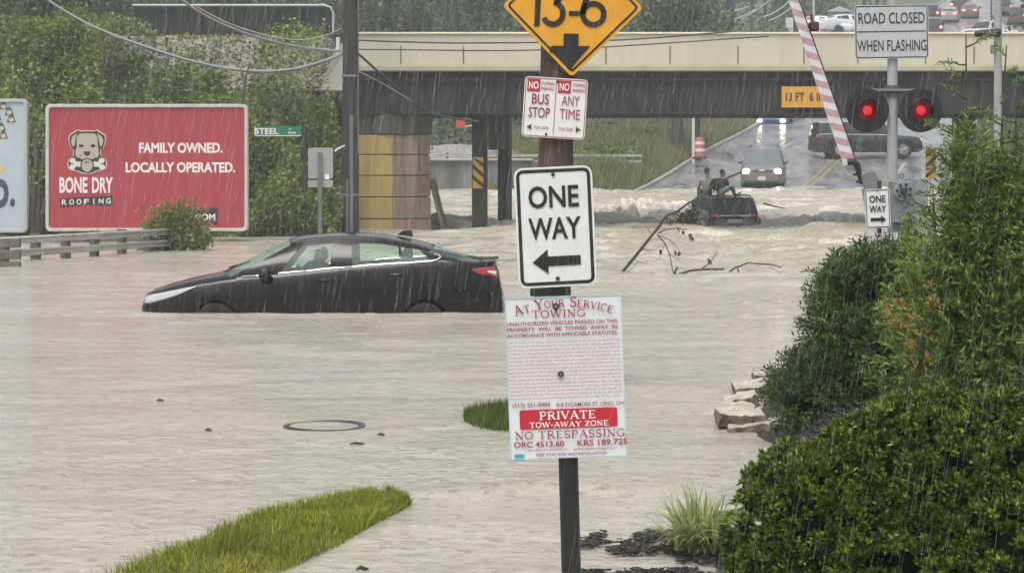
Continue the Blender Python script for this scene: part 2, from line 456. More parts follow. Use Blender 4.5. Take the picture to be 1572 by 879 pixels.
def water_mat():
    m = bpy.data.materials.new('muddy_water'); m.use_nodes = True
    t = m.node_tree; b = t.nodes['Principled BSDF']; L = t.links.new
    at = t.nodes.new('ShaderNodeAttribute'); at.attribute_name = 'foam'
    tc = t.nodes.new('ShaderNodeTexCoord')
    def noise(scale, stretch, detail=4, rough=.6):
        mp = t.nodes.new('ShaderNodeMapping'); mp.inputs['Scale'].default_value = stretch
        n = t.nodes.new('ShaderNodeTexNoise'); n.inputs['Scale'].default_value = scale; n.inputs['Detail'].default_value = detail; n.inputs['Roughness'].default_value = rough
        L(tc.outputs['Object'], mp.inputs[0]); L(mp.outputs[0], n.inputs['Vector']); return n
    silt = noise(.3, (.9, 1.2, 1), 5, .55)
    r = t.nodes.new('ShaderNodeValToRGB')
    r.color_ramp.elements[0].position = .3; r.color_ramp.elements[1].position = .7
    r.color_ramp.elements[0].color = (.355, .328, .272, 1); r.color_ramp.elements[1].color = (.425, .398, .338, 1)
    L(silt.outputs['Fac'], r.inputs[0])
    at2 = t.nodes.new('ShaderNodeAttribute'); at2.attribute_name = 'mud_shade'
    mdm = t.nodes.new('ShaderNodeMix'); mdm.data_type = 'RGBA'; mdm.inputs['B'].default_value = (.31, .26, .185, 1)  # deeper brown water; also carries the painted wave shading
    L(at2.outputs['Fac'], mdm.inputs['Factor']); L(r.outputs[0], mdm.inputs['A'])
    mx = t.nodes.new('ShaderNodeMix'); mx.data_type = 'RGBA'
    fn = noise(7, (1, 2, 1), 6, .75)
    fm = t.nodes.new('ShaderNodeMath'); fm.operation = 'MULTIPLY'
    fr = t.nodes.new('ShaderNodeMapRange'); fr.inputs['From Min'].default_value = .38; fr.inputs['From Max'].default_value = .6
    L(fn.outputs['Fac'], fr.inputs[0]); L(fr.outputs[0], fm.inputs[0]); L(at.outputs['Fac'], fm.inputs[1])
    L(fm.outputs[0], mx.inputs['Factor']); L(mdm.outputs['Result'], mx.inputs['A']); mx.inputs['B'].default_value = (.82, .79, .70, 1)
    L(mx.outputs['Result'], b.inputs['Base Color'])
    am = t.nodes.new('ShaderNodeMath'); am.operation = 'MAXIMUM'; L(at.outputs['Fac'], am.inputs[0]); L(at2.outputs['Fac'], am.inputs[1])
    rr = t.nodes.new('ShaderNodeMath'); rr.operation = 'MULTIPLY_ADD'; rr.inputs[1].default_value = .6; rr.inputs[2].default_value = .15; L(am.outputs[0], rr.inputs[0]); L(rr.outputs[0], b.inputs['Roughness'])
    b.inputs['IOR'].default_value = 1.33; b.inputs['Specular IOR Level'].default_value = .5
    # chop, rain-pocked grain and long ripples as bump
    a1 = noise(4.5, (1, 1.05, 1), 4, .6); a2 = noise(15, (1, 1, 1), 3, .7)
    v = t.nodes.new('ShaderNodeTexVoronoi'); v.inputs['Scale'].default_value = 9; L(tc.outputs['Object'], v.inputs['Vector'])
    sn = t.nodes.new('ShaderNodeMath'); sn.operation = 'SINE'; ml = t.nodes.new('ShaderNodeMath'); ml.operation = 'MULTIPLY'; ml.inputs[1].default_value = 60
    L(v.outputs['Distance'], ml.inputs[0]); L(ml.outputs[0], sn.inputs[0])
    dm = t.nodes.new('ShaderNodeMapRange'); dm.inputs['From Min'].default_value = .0; dm.inputs['From Max'].default_value = .45; dm.inputs['To Min'].default_value = 1; dm.inputs['To Max'].default_value = 0
    L(v.outputs['Distance'], dm.inputs[0]); rg = t.nodes.new('ShaderNodeMath'); rg.operation = 'MULTIPLY'; L(sn.outputs[0], rg.inputs[0]); L(dm.outputs[0], rg.inputs[1])
    sp = noise(8.5, (1, 1.1, 1), 3, .55)
    spm = t.nodes.new('ShaderNodeMapRange'); spm.inputs['From Min'].default_value = .57; spm.inputs['From Max'].default_value = .74; L(sp.outputs['Fac'], spm.inputs[0])
    prev = None
    a0 = noise(.75, (1, 1.5, 1), 3, .55)
    for src, st, di in ((a0.outputs['Fac'], 1, .05), (a1.outputs['Fac'], 1, .011), (spm.outputs[0], 1, .016), (a2.outputs['Fac'], 1, .0065), (rg.outputs[0], .8, .007)):
        bp = t.nodes.new('ShaderNodeBump'); bp.inputs['Strength'].default_value = st; bp.inputs['Distance'].default_value = di
        L(src, bp.inputs['Height'])
        if prev: L(prev.outputs[0], bp.inputs['Normal'])
        prev = bp
    L(prev.outputs[0], b.inputs['Normal'])
    return m
water = water_mesh(); tag(water, kind='structure')

# near ground that stands clear of the water: grass verge, planting bed
verge_l = [(-2.6, 7.0), (-2.2, 8.2), (-1.78, 9.68), (-1.40, 11.05), (-1.02, 11.55), (-.70, 11.78)]
verge_r = [(-1.75, 7.0), (-1.36, 8.4), (-1.06, 9.68), (-.86, 10.35), (-.70, 11.05), (-.56, 11.62)]
def verge_xy(u, v):
    k = v * 5; i = min(4, int(k)); f = k - i
    a = [verge_l[i][j] * (1 - f) + verge_l[i + 1][j] * f for j in (0, 1)]; b = [verge_r[i][j] * (1 - f) + verge_r[i + 1][j] * f for j in (0, 1)]
    return a[0] * (1 - u) + b[0] * u, a[1] * (1 - u) + b[1] * u
soil = M('soil', (.035, .028, .02), .8, var=.4, vscale=14, bump=.8, bscale=60)
def vf(u, v):
    x, y = verge_xy(u, v); e = min(u, 1 - u) * 5; z = -.06 + .10 * min(1, e) * min(1, (1 - v) * 12 + .35)
    return (x, y, z)
tag(MB().grid(vf, 24, 80).build('verge_soil', soil, smooth=60), kind='structure')
def bed_edge(y): return np.interp(y, [5, 8.5, 10.3, 11.0, 12, 13.6, 15, 19.4, 22, 26, 30, 36], [.20, .32, .42, .80, 1.55, 1.75, 1.62, 2.55, 3.2, 3.9, 5.2, 8])
by = np.linspace(5, 33, 150); bu = np.linspace(0, 1, 60)
BX = bed_edge(by)[:, None] - .35 + bu[None, :] ** 1.6 * 9.5; BY = np.repeat(by[:, None], 60, 1)
dd = BX - bed_edge(by)[:, None]
BZ = -.3 + .302 * sstep(-.35, .1, dd) + .20 * sstep(.1, 1.2, dd) * sstep(10.8, 13.5, BY) + .015 * fbm(BX * 4, BY * 4, 2) + .045 * (fbm(BX * 2.3, BY * 2.3, 6) - .52) * (BY < 11.5) - .03 * (BY < 11.2)
bed = np_mesh('planting_bed', np.stack([BX, BY, BZ], -1).reshape(-1, 3), grid_quads(60, 150), M('mulch_soil', (.03, .024, .02), .75, var=.5, vscale=25, bump=1, bscale=90), smooth=True)
tag(bed, kind='structure')

# ------------------------------------------------------------------ bridge, abutment, piers
def streak_mat(name, c1, c2, sc=3, rough=.7, pos=(.4, .62), zs=.12):
    m = M(name, c1, rough, var=.1, vscale=sc, col2=c2, stretch=(1, 1, zs))
    r = [n for n in m.node_tree.nodes if n.type == 'VALTORGB'][0]
    r.color_ramp.elements[0].position, r.color_ramp.elements[1].position = pos
    r.color_ramp.elements[0].color = (*c1, 1)
    return m
cream = streak_mat('cream_paint', (.55, .525, .41), (.45, .43, .33), 1.2, .6, (.35, .75))
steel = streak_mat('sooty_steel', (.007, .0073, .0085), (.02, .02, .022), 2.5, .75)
cream_d = streak_mat('cream_weathered', (.43, .40, .29), (.36, .335, .25), 1.5, .65)
BY0, BY1, BXL, BXR = 60.0, 65.6, -4.5, 21.0
br = thing('railway_bridge', 'low railway underpass bridge with cream parapet over dark steel girders', 'bridge', ((BXL + BXR) / 2, 66, 3.4))
zt, zm, zb = 5.72, 4.62, 3.38
mb = MB(); mb.box(((BXL + BXR) / 2, BY0 + .15, (zt - .06 + zm + .14) / 2), (BXR - BXL, .3, zt - .06 - zm - .14)).box(((BXL + BXR) / 2, BY1 - .15, (zt + zm) / 2), (BXR - BXL, .3, zt - zm))
mb.build('parapet', cream, br, bevel=.02)
mb = MB(); mb.box(((BXL + BXR) / 2, BY0 + .15, zt - .03), (BXR - BXL + .02, .42, .06)).build('coping', M('cream_cap', (.68, .64, .50), .5, var=.1, vscale=2), br, bevel=.015)
mb = MB(); mb.box(((BXL + BXR) / 2, BY0 + .05, zm + .06), (BXR - BXL, .42, .16)).build('ledge', cream_d, br, bevel=.02)
mb = MB()
for x in (-3.2, -1.4, .9, 2.7, 4.55, 6.5, 8.4, 9.95, 11.9, 13.3, 15.2, 17): mb.box((x, BY0 - .004, zm + .45), (.035, .03, .5))
mb.build('joint', M('joint_dark', (.16, .14, .09), .8), br)
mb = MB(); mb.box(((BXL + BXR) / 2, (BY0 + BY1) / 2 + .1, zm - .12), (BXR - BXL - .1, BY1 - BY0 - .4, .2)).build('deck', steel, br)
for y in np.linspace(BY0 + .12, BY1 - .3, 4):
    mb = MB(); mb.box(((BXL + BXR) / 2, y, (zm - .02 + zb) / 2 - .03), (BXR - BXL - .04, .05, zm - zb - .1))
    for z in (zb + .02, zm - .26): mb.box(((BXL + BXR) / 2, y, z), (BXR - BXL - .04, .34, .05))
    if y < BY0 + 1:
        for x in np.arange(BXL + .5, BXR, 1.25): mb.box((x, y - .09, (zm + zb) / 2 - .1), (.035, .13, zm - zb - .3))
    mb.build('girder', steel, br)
pw = M('pale_concrete', (.62, .61, .55), .6, var=.12, vscale=2)
mb = MB(); mb.add([(-5.45, 59.2, 4.02), (-4.75, 59.6, 4.02), (-4.66, 59.6, 5.35), (-4.98, 59.2, 5.35), (-5.45, 61.2, 4.02), (-4.75, 61.2, 4.02), (-4.66, 61.2, 5.35), (-4.98, 61.2, 5.35)],
                  [(0, 1, 2, 3), (4, 7, 6, 5), (0, 4, 5, 1), (1, 5, 6, 2), (2, 6, 7, 3), (3, 7, 4, 0)]).build('wing_wall', pw, br, bevel=.02)

# abutment: painted left part, stained bare concrete right part, dark bearing shelf on top
ab = thing('bridge_abutment', 'graffiti painted yellow and stained concrete abutment under left end of the bridge', 'abutment', (-3.4, 63, -.6))
def abpoly(z0, z1, x0, x1, yb=60.9, grow=0):
    return None
yel = streak_mat('yellow_graffiti', (.47, .35, .10), (.30, .23, .11), 5, .7, (.4, .72))
stain = streak_mat('stained_concrete', (.11, .085, .065), (.33, .28, .22), 3, .75, (.34, .62), .08)
tt = stain.node_tree
pinkn = tt.nodes.new('ShaderNodeTexNoise'); pinkn.inputs['Scale'].default_value = 1.1; pinkn.inputs['Detail'].default_value = 4
tcp = tt.nodes.new('ShaderNodeTexCoord'); tt.links.new(tcp.outputs['Object'], pinkn.inputs['Vector'])
pr = tt.nodes.new('ShaderNodeMapRange'); pr.inputs['From Min'].default_value = .52; pr.inputs['From Max'].default_value = .62; tt.links.new(pinkn.outputs['Fac'], pr.inputs[0])
pm = tt.nodes.new('ShaderNodeMix'); pm.data_type = 'RGBA'; pm.inputs['B'].default_value = (.36, .15, .11, 1)
old = [n for n in tt.nodes if n.type == 'VALTORGB'][0]
pf = tt.nodes.new('ShaderNodeMath'); pf.operation = 'MULTIPLY'; pf.inputs[1].default_value = .28; tt.links.new(pr.outputs[0], pf.inputs[0])
tt.links.new(pf.outputs[0], pm.inputs['Factor']); tt.links.new(old.outputs[0], pm.inputs['A'])
# old yellow paint still clings to the left edge of the bare concrete, in drips
sx_ = tt.nodes.new('ShaderNodeSeparateXYZ'); tt.links.new(tcp.outputs['Object'], sx_.inputs[0])
dn = tt.nodes.new('ShaderNodeTexNoise'); dn.inputs['Scale'].default_value = 5; dm_ = tt.nodes.new('ShaderNodeMapping'); dm_.inputs['Scale'].default_value = (1, 1, .12); tt.links.new(tcp.outputs['Object'], dm_.inputs[0]); tt.links.new(dm_.outputs[0], dn.inputs['Vector'])
ad = tt.nodes.new('ShaderNodeMath'); ad.operation = 'MULTIPLY_ADD'; ad.inputs[1].default_value = 1.1; tt.links.new(dn.outputs['Fac'], ad.inputs[0]); tt.links.new(sx_.outputs['X'], ad.inputs[2])
dr = tt.nodes.new('ShaderNodeMapRange'); dr.inputs['From Min'].default_value = .62; dr.inputs['From Max'].default_value = .48; tt.links.new(ad.outputs[0], dr.inputs[0])
ym2 = tt.nodes.new('ShaderNodeMix'); ym2.data_type = 'RGBA'; ym2.inputs['B'].default_value = (.44, .34, .13, 1); tt.links.new(dr.outputs[0], ym2.inputs['Factor']); tt.links.new(pm.outputs['Result'], ym2.inputs['A'])
tt.links.new(ym2.outputs['Result'], tt.nodes['Principled BSDF'].inputs['Base Color'])
soot = streak_mat('sooty_concrete', (.045, .042, .04), (.09, .085, .08), 4, .75)
# plan of the abutment: front face near the camera, then a face receding along the road
A0, A1, A2 = (-4.62, 60.1), (-3.55, 60.0), (-2.38, 60.7)
AB = [(-4.62, 74), (-2.0, 74)]
def wall_strip(mb, a, b, z0, z1, th=.4, batter=0., lip=0.):
    ax, ay = a; bx, by = b; dx, dy = bx - ax, by - ay; L = math.hypot(dx, dy); nx, ny = dy / L, -dx / L
    if ny > 0: nx, ny = -nx, -ny
    o = lip
    vs = []
    for (z, q) in ((z0, batter + o), (z1, o)):
        vs += [(ax + nx * q, ay + ny * q, z), (bx + nx * q, by + ny * q, z), (bx - nx * th, by - ny * th, z), (ax - nx * th, ay - ny * th, z)]
    mb.add(vs, [(0, 1, 5, 4), (1, 2, 6, 5), (2, 3, 7, 6), (3, 0, 4, 7), (4, 5, 6, 7), (0, 3, 2, 1)])
ztop = 2.78
mb = MB(); zs = [-.9, .35, .98, 1.60, 2.20, ztop]
for i in range(5): wall_strip(mb, A0, A1, zs[i] + .015, zs[i + 1] - .015)
mb.build('painted_face', yel, ab, bevel=.015)
mb = MB(); mb2 = MB()
for i in range(5):
    wall_strip(mb, A1, A2, zs[i] + .015, zs[i + 1] - .015, batter=.012, lip=.012 * (4 - i))
mb.build('stained_face', stain, ab, bevel=.015)
mb = MB()
wall_strip(mb, (A0[0] + .02, A0[1] + .06), (A1[0], A1[1] + .06), -.9, ztop, .3); wall_strip(mb, (A1[0], A1[1] + .08), (A2[0] - .06, A2[1] + .02), -.9, ztop, .3)
mb.build('core', soot, ab)
mb = MB(); wall_strip(mb, (-4.66, 60.22), (A1[0], 59.92), ztop + .01, 3.36, .6); wall_strip(mb, (A1[0] + .002, 59.92), (-2.32, 60.7), ztop + .01, 3.36, .5)
mb.build('bearing_shelf', soot, ab, bevel=.02)
wall = MB(); wall_strip(wall, (-2.95, 61.3), (-3.7, 66.0), -.9, 3.3, .4); wall.build('side_wall', soot, ab)
mb = MB()
for i in range(5): wall_strip(mb, (-5.62, 61.2), (-4.66, 60.6), zs[i] + .015, min(1.62, zs[i + 1]) - .015) if i < 3 else None
mb.build('wing', streak_mat('orange_graffiti', (.50, .36, .17), (.42, .13, .06), 2.2, .7, (.46, .56), .3), ab, bevel=.015)
mb = MB()   # rounded splash apron at the right foot of the abutment
mb.grid(lambda u, v: (-2.38 + .75 * v * (1 - v * .35) + .06 * u, 60.8 + u * 1.6, .02 + 1.45 * (1 - v) ** 2.1 - .3 * v), 8, 12).build('apron', M('apron_concrete', (.13, .115, .095), .7, var=.4, vscale=3), ab, smooth=60, solid=.08)
mb = MB(); mb.box((-3.15, 61.1, 3.37), (.78, .25, .1)).build('bearing_plate', M('pale_grey', (.5, .5, .48), .5), ab)

def pier(name, label, x, y, w, zc, head=None):
    t = thing(name, label, 'bridge pier', (x, y, -.7))
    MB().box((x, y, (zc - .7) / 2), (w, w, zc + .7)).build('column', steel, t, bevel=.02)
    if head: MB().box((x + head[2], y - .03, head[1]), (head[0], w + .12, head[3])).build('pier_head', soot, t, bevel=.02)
    return t
pL = pier('bridge_pier', 'dark steel bridge column with yellow and black hazard stripes facing the flood', (736.5 - CX) * 61.6 / F, 61.6, .46, 3.36)
c = P(737, 265, 61.3)
t = sign('hazard_marker', 'yellow and black diagonally striped marker fixed to dark bridge column left of wood pole', 'hazard marker', (c.x - .06, c.y - .02, c.z), .31, .92, 0, 0, .01, M('sign_yellow', (.55, .32, .02), .45))
mb = MB()
for k in range(-1, 4):
    z = -.46 + k * .31
    poly = [(-.155, z + .17 + .24), (-.155, z + .03 + .24), (.155, z - .25 + .24), (.155, z - .11 + .24)]
    poly = [(a, max(-.455, min(.455, b))) for a, b in poly]
    if max(p[1] for p in poly) - min(p[1] for p in poly) > .12: mb.prism(poly, -.008, -.0035)
mb.build('stripe', M('sign_black', (.012, .012, .012), .45), t, local=True)
pR = pier('bridge_pier', 'plain dark bridge column behind the wood pole, with wide block head', (775 - CX) * 64.9 / F, 64.9, .44, 3.36, (.72, 2.95, -.16, 1.15))
pR2 = pier('bridge_pier', 'dark bridge column at far right edge of the road, half behind conifer', 13.35, 61.5, .55, 3.36)
c = P(1419, 252, 61.1)
t = sign('hazard_marker', 'yellow and black diagonal striped marker beside the grey signal box and conifer', 'hazard marker', (12.28, 61.1, 1.95), .31, .92, 0, 0, .01, MATS['sign_yellow'])
mb = MB()
for k in range(-1, 4):
    z = -.46 + k * .31
    poly = [(.155, z + .17 + .24), (.155, z + .03 + .24), (-.155, z - .25 + .24), (-.155, z - .11 + .24)]
    poly = [(a, max(-.455, min(.455, b))) for a, b in poly]
    if max(p[1] for p in poly) - min(p[1] for p in poly) > .12: mb.prism(poly, -.008, -.0035)
mb.build('stripe', MATS['sign_black'], t, local=True)
MB().box((12.28, 61.16, .9), (.06, .06, 3.2)).build('post', M('galv', (.42, .43, .43), .45, metal=.3, var=.1, vscale=9), t)

# clearance sign on the girder
c = P(1238, 149, 59.7)
t = sign('clearance_sign', 'orange yellow clearance sign 13 FT 6 IN hung on the dark bridge girder', 'sign', (c.x, c.y, c.z), 1.42, .60, 0, 0, .015, M('sign_amber', (.58, .29, .03), .5, var=.12, vscale=6))
mb = MB(); text(mb, '13 FT  6 IN', -.04, 0, .24, 1.12, .02); mb.build('lettering', MATS['sign_black'], t, local=True)
MB().box((c.x, 59.9, c.z), (1.2, .4, .05)).build('bracket', steel, t)

# plate girder wall and rail on the embankment
rust = streak_mat('rusty_plate', (.030, .024, .022), (.055, .042, .038), 3, .7)
gl, gr = P(205, 60, 72), P(512, 60, 72)
pg = thing('plate_girder', 'dark rusty steel plate wall with pale top rail on top of the embankment', 'girder wall', ((gl.x + gr.x) / 2, 72, 5.6))
mb = MB(); mb.box(((gl.x + gr.x) / 2, 72, 6.5), (gr.x - gl.x, .06, 1.72))
mb.build('plate', streak_mat('sooty_plate', (.010, .009, .009), (.026, .021, .02), 3, .8), pg)
mb = MB(); n = 6
for k in range(n + 1):
    x = gl.x + (gr.x - gl.x) * k / n; mb = MB(); mb.box((x, 71.9, 6.5), (.07, .16, 1.74)); mb.build('stiffener', M('grey_steel', (.05, .05, .05), .6, var=.2, vscale=6), pg)
mb = MB(); mb.tube([(gl.x, 71.85, 7.4), (gr.x - .3, 71.85, 7.4), (gr.x - .08, 71.85, 7.32), (gr.x, 71.85, 7.14), (gr.x, 71.85, 5.6)], .045, 8)
mb.build('top_rail', M('pale_steel', (.45, .46, .45), .5), pg, smooth=40)
tr = thing('railway_track', 'long dark rusty rail running along the top of the ballast', 'railway track', (-20, 66, 5.6))
mb = MB()
for y in (65.0, 66.45):
    mb.box((-27, y, 5.96), (45, .07, .04)).box((-27, y, 5.88), (45, .02, .14)).box((-27, y, 5.80), (45, .15, .02))
mb.build('rail', rust, tr)
mb = MB()
for x in np.arange(-49, -5, .62): mb.box((x, 65.72, 5.72), (.23, 2.5, .16))
mb.build('sleeper', M('creosote', (.035, .03, .026), .8, var=.3, vscale=5), tr)
# ballast: crushed stone spread over the top and the shoulder
n = 34000
bx = RNG.uniform(-26, -4.9, n); byy = 60.3 + RNG.beta(1.2, 1.6, n) * 4.6
keep = (bx > -13 + RNG.normal(0, 2.5, n)) | (byy > 61.9)
bx, byy = bx[keep], byy[keep]
p = np.stack([bx, byy, ground_z(bx, byy) + .03], -1)
o8 = np.array([[i, j, k] for i in (-1, 1) for j in (-1, 1) for k in (-1, 1)], float)
def chips(p, sx, sy, sz):
    n = len(p); q = o8[None] * np.array([sx, sy, sz]) * RNG.uniform(.5, 1.3, (n, 1, 3)) * RNG.uniform(.75, 1.15, (n, 8, 1))
    a = RNG.uniform(0, 6.28, n); b = RNG.normal(0, .5, n)
    c, s = np.cos(a)[:, None], np.sin(a)[:, None]; cb, sb = np.cos(b)[:, None], np.sin(b)[:, None]
    x, y, z = q[..., 0], q[..., 1], q[..., 2]
    y, z = y * cb - z * sb, y * sb + z * cb
    x, y = x * c - y * s, x * s + y * c
    v = np.stack([x, y, z], -1) + p[:, None]
    f = np.array([(0, 1, 3, 2), (4, 6, 7, 5), (0, 4, 5, 1), (2, 3, 7, 6), (0, 2, 6, 4), (1, 5, 7, 3)])
    return v.reshape(-1, 3), (np.arange(n)[:, None, None] * 8 + f[None]).reshape(-1, 4)
v, f = chips(p, .06, .06, .05)
tag(np_mesh('ballast', v, f, leaf_mat('ballast_stone', [(0, (.13, .115, .10)), (.5, (.22, .20, .18)), (1, (.34, .31, .29))], .7, 0)), 'grey brown crushed stone ballast along the embankment top', 'ballast', kind='stuff')
# ------------------------------------------------------------------ vehicles
RUB = M('rubber', (.012, .012, .012), .8)
DARKTRIM = M('dark_trim', (.012, .012, .013), .5)
CHROME = M('chrome', (.75, .75, .76), .18, metal=1)
ALLOY = M('alloy', (.5, .5, .51), .3, metal=.9)
REDLENS = M('red_lens', (.30, .012, .015), .15, coat=.5)
REDLIT = M('red_lit', (.6, .03, .03), .3, emit=5, ecol=(1, .12, .08))
HEADLIT = M('headlight_lit', (.9, .9, .85), .2, emit=26, ecol=(1, .88, .66))
LENS = M('clear_lens', (.62, .64, .66), .12, coat=.6)
PLATE = M('number_plate', (.55, .56, .57), .5)
SEAT = M('seat_fabric', (.03, .03, .032), .85)
CABIN = M('cabin_lining', (.02, .02, .02), .9)
GLASS_CLEAR = glass_mat('tinted_glass', (.62, .74, .68), .13, .05)
GLASS_DARK = glass_mat('dark_glass', (.022, .027, .03), .9, .06)
PLATETXT = M('plate_text', (.05, .06, .12), .5)

SEDAN = dict(L=4.69, z0=.20,
    deck=[(0, .55), (.05, .66), (.12, .70), (.25, .745), (.5, .815), (.75, .87), (1.05, .925), (1.2, .93), (1.7, .88), (3.9, 1.02), (4.2, 1.115), (4.43, 1.085), (4.60, 1.065), (4.63, 1.0), (4.67, .78), (4.69, .72)],
    belt=[(0, .50), (.05, .60), (.13, .665), (.3, .71), (.75, .80), (1.15, .862), (1.34, .885), (1.82, .915), (2.76, 1.005), (3.43, 1.05), (3.8, 1.075), (4.3, 1.07), (4.57, 1.03), (4.63, .95), (4.67, .74), (4.69, .66)],
    plan=[(0, .60), (.05, .68), (.15, .76), (.35, .835), (.7, .88), (1.2, .895), (3.4, .895), (4.1, .87), (4.45, .81), (4.62, .74), (4.69, .69)],
    rail=[(1.93, 1.285), (2.12, 1.335), (2.47, 1.365), (2.8, 1.368), (3.1, 1.35), (3.4, 1.295), (3.6, 1.245), (3.74, 1.20)], wb=.80, wr=.56, crown=.055,
    brk=[(1.13, 1.93), (1.78, 2.13), (2.46, 2.50), (2.74, 2.74), (3.37, 3.33), (3.405, 3.365), (3.80, 3.58), (4.26, 3.74)],
    glass=(1, 3, 5), wheels=(.99, 3.69), wr_=.275, doors=((1.42, 2.60), (2.60, 3.50)), rearopen=.0)
SUVS = dict(L=4.5, z0=.24,
    deck=[(0, .62), (.05, .86), (.12, .92), (.3, .99), (.7, 1.05), (1.05, 1.10), (1.2, 1.09), (1.7, 1.0), (4.0, 1.0), (4.38, 1.02), (4.44, 1.0), (4.48, .80), (4.5, .74)],
    belt=[(0, .56), (.05, .78), (.12, .85), (.3, .92), (.7, .98), (1.15, 1.03), (2.5, 1.06), (4.0, 1.09), (4.38, 1.08), (4.44, 1.02), (4.48, .76), (4.5, .66)],
    plan=[(0, .70), (.05, .78), (.15, .84), (.35, .89), (.7, .905), (3.9, .905), (4.3, .88), (4.42, .84), (4.5, .80)],
    rail=[(1.72, 1.58), (1.95, 1.64), (2.4, 1.67), (3.2, 1.67), (3.9, 1.645), (4.25, 1.60)], wb=.84, wr=.66, crown=.05,
    brk=[(1.1, 1.72), (1.5, 1.86), (2.3, 2.32), (2.40, 2.40), (3.15, 3.12), (3.24, 3.2), (3.95, 3.86), (4.40, 4.22)],
    glass=(1, 3, 5), wheels=(.86, 3.55), wr_=.36, doors=((1.32, 2.36), (2.36, 3.35)), rearopen=.0)
WAGON = dict(L=5.1, z0=.25,
    deck=[(0, .66), (.05, .88), (.12, .95), (.3, 1.0), (.8, 1.04), (1.25, 1.08), (1.4, 1.06), (1.8, 1.0), (4.6, 1.0), (4.98, 1.02), (5.04, 1.0), (5.08, .8), (5.1, .74)],
    belt=[(0, .6), (.05, .82), (.12, .9), (.3, .95), (.8, 1.0), (1.4, 1.05), (2.5, 1.07), (4.6, 1.09), (4.98, 1.08), (5.04, 1.02), (5.08, .78), (5.1, .68)],
    plan=[(0, .74), (.05, .82), (.15, .88), (.35, .93), (.8, .945), (4.4, .945), (4.85, .93), (5.0, .90), (5.1, .86)],
    rail=[(1.85, 1.60), (2.1, 1.64), (2.8, 1.66), (4.0, 1.655), (4.9, 1.62)], wb=.88, wr=.74, crown=.04,
    brk=[(1.2, 1.85), (1.62, 1.98), (2.45, 2.46), (2.55, 2.55), (3.45, 3.43), (3.53, 3.51), (4.72, 4.70), (5.0, 4.90)],
    glass=(1, 3, 5), wheels=(.95, 3.95), wr_=.38, doors=((1.45, 2.5), (2.5, 3.6)), rearopen=.0)
PICKUP = dict(L=5.5, z0=.35,
    deck=[(0, .7), (.05, .98), (.12, 1.05), (.3, 1.1), (.8, 1.14), (1.3, 1.18), (1.45, 1.15), (1.9, 1.1), (3.4, 1.1), (3.6, 1.12), (5.35, 1.12), (5.44, 1.1), (5.48, .85), (5.5, .8)],
    belt=[(0, .64), (.05, .92), (.12, 1.0), (.3, 1.05), (.8, 1.09), (1.4, 1.13), (2.5, 1.15), (5.35, 1.16), (5.44, 1.1), (5.48, .82), (5.5, .75)],
    plan=[(0, .78), (.05, .86), (.15, .92), (.35, .96), (.8, .98), (5.0, .98), (5.4, .96), (5.5, .92)],
    rail=[(1.95, 1.74), (2.2, 1.79), (2.8, 1.81), (3.3, 1.79), (3.5, 1.75)], wb=.90, wr=.72, crown=.04,
    brk=[(1.3, 1.95), (1.7, 2.08), (2.5, 2.5), (2.58, 2.58), (3.1, 3.08), (3.15, 3.14), (3.3, 3.26), (3.62, 3.5)],
    glass=(1, 3), wheels=(.95, 4.4), wr_=.40, doors=((1.5, 2.55), (2.55, 3.2)), rearopen=.0)
ZT = [0, .10, .3, .55, .78, .93, 1.0]
WF = [.90, .965, .992, 1.0, .985, .955, .915]

def paint(name, col, rough=.25): return M(name, col, rough, coat=.35, spec=.4)
WELL = M('wheel_well', (.008, .008, .008), .95)
RIMD = M('dark_alloy', (.02, .02, .021), .5)

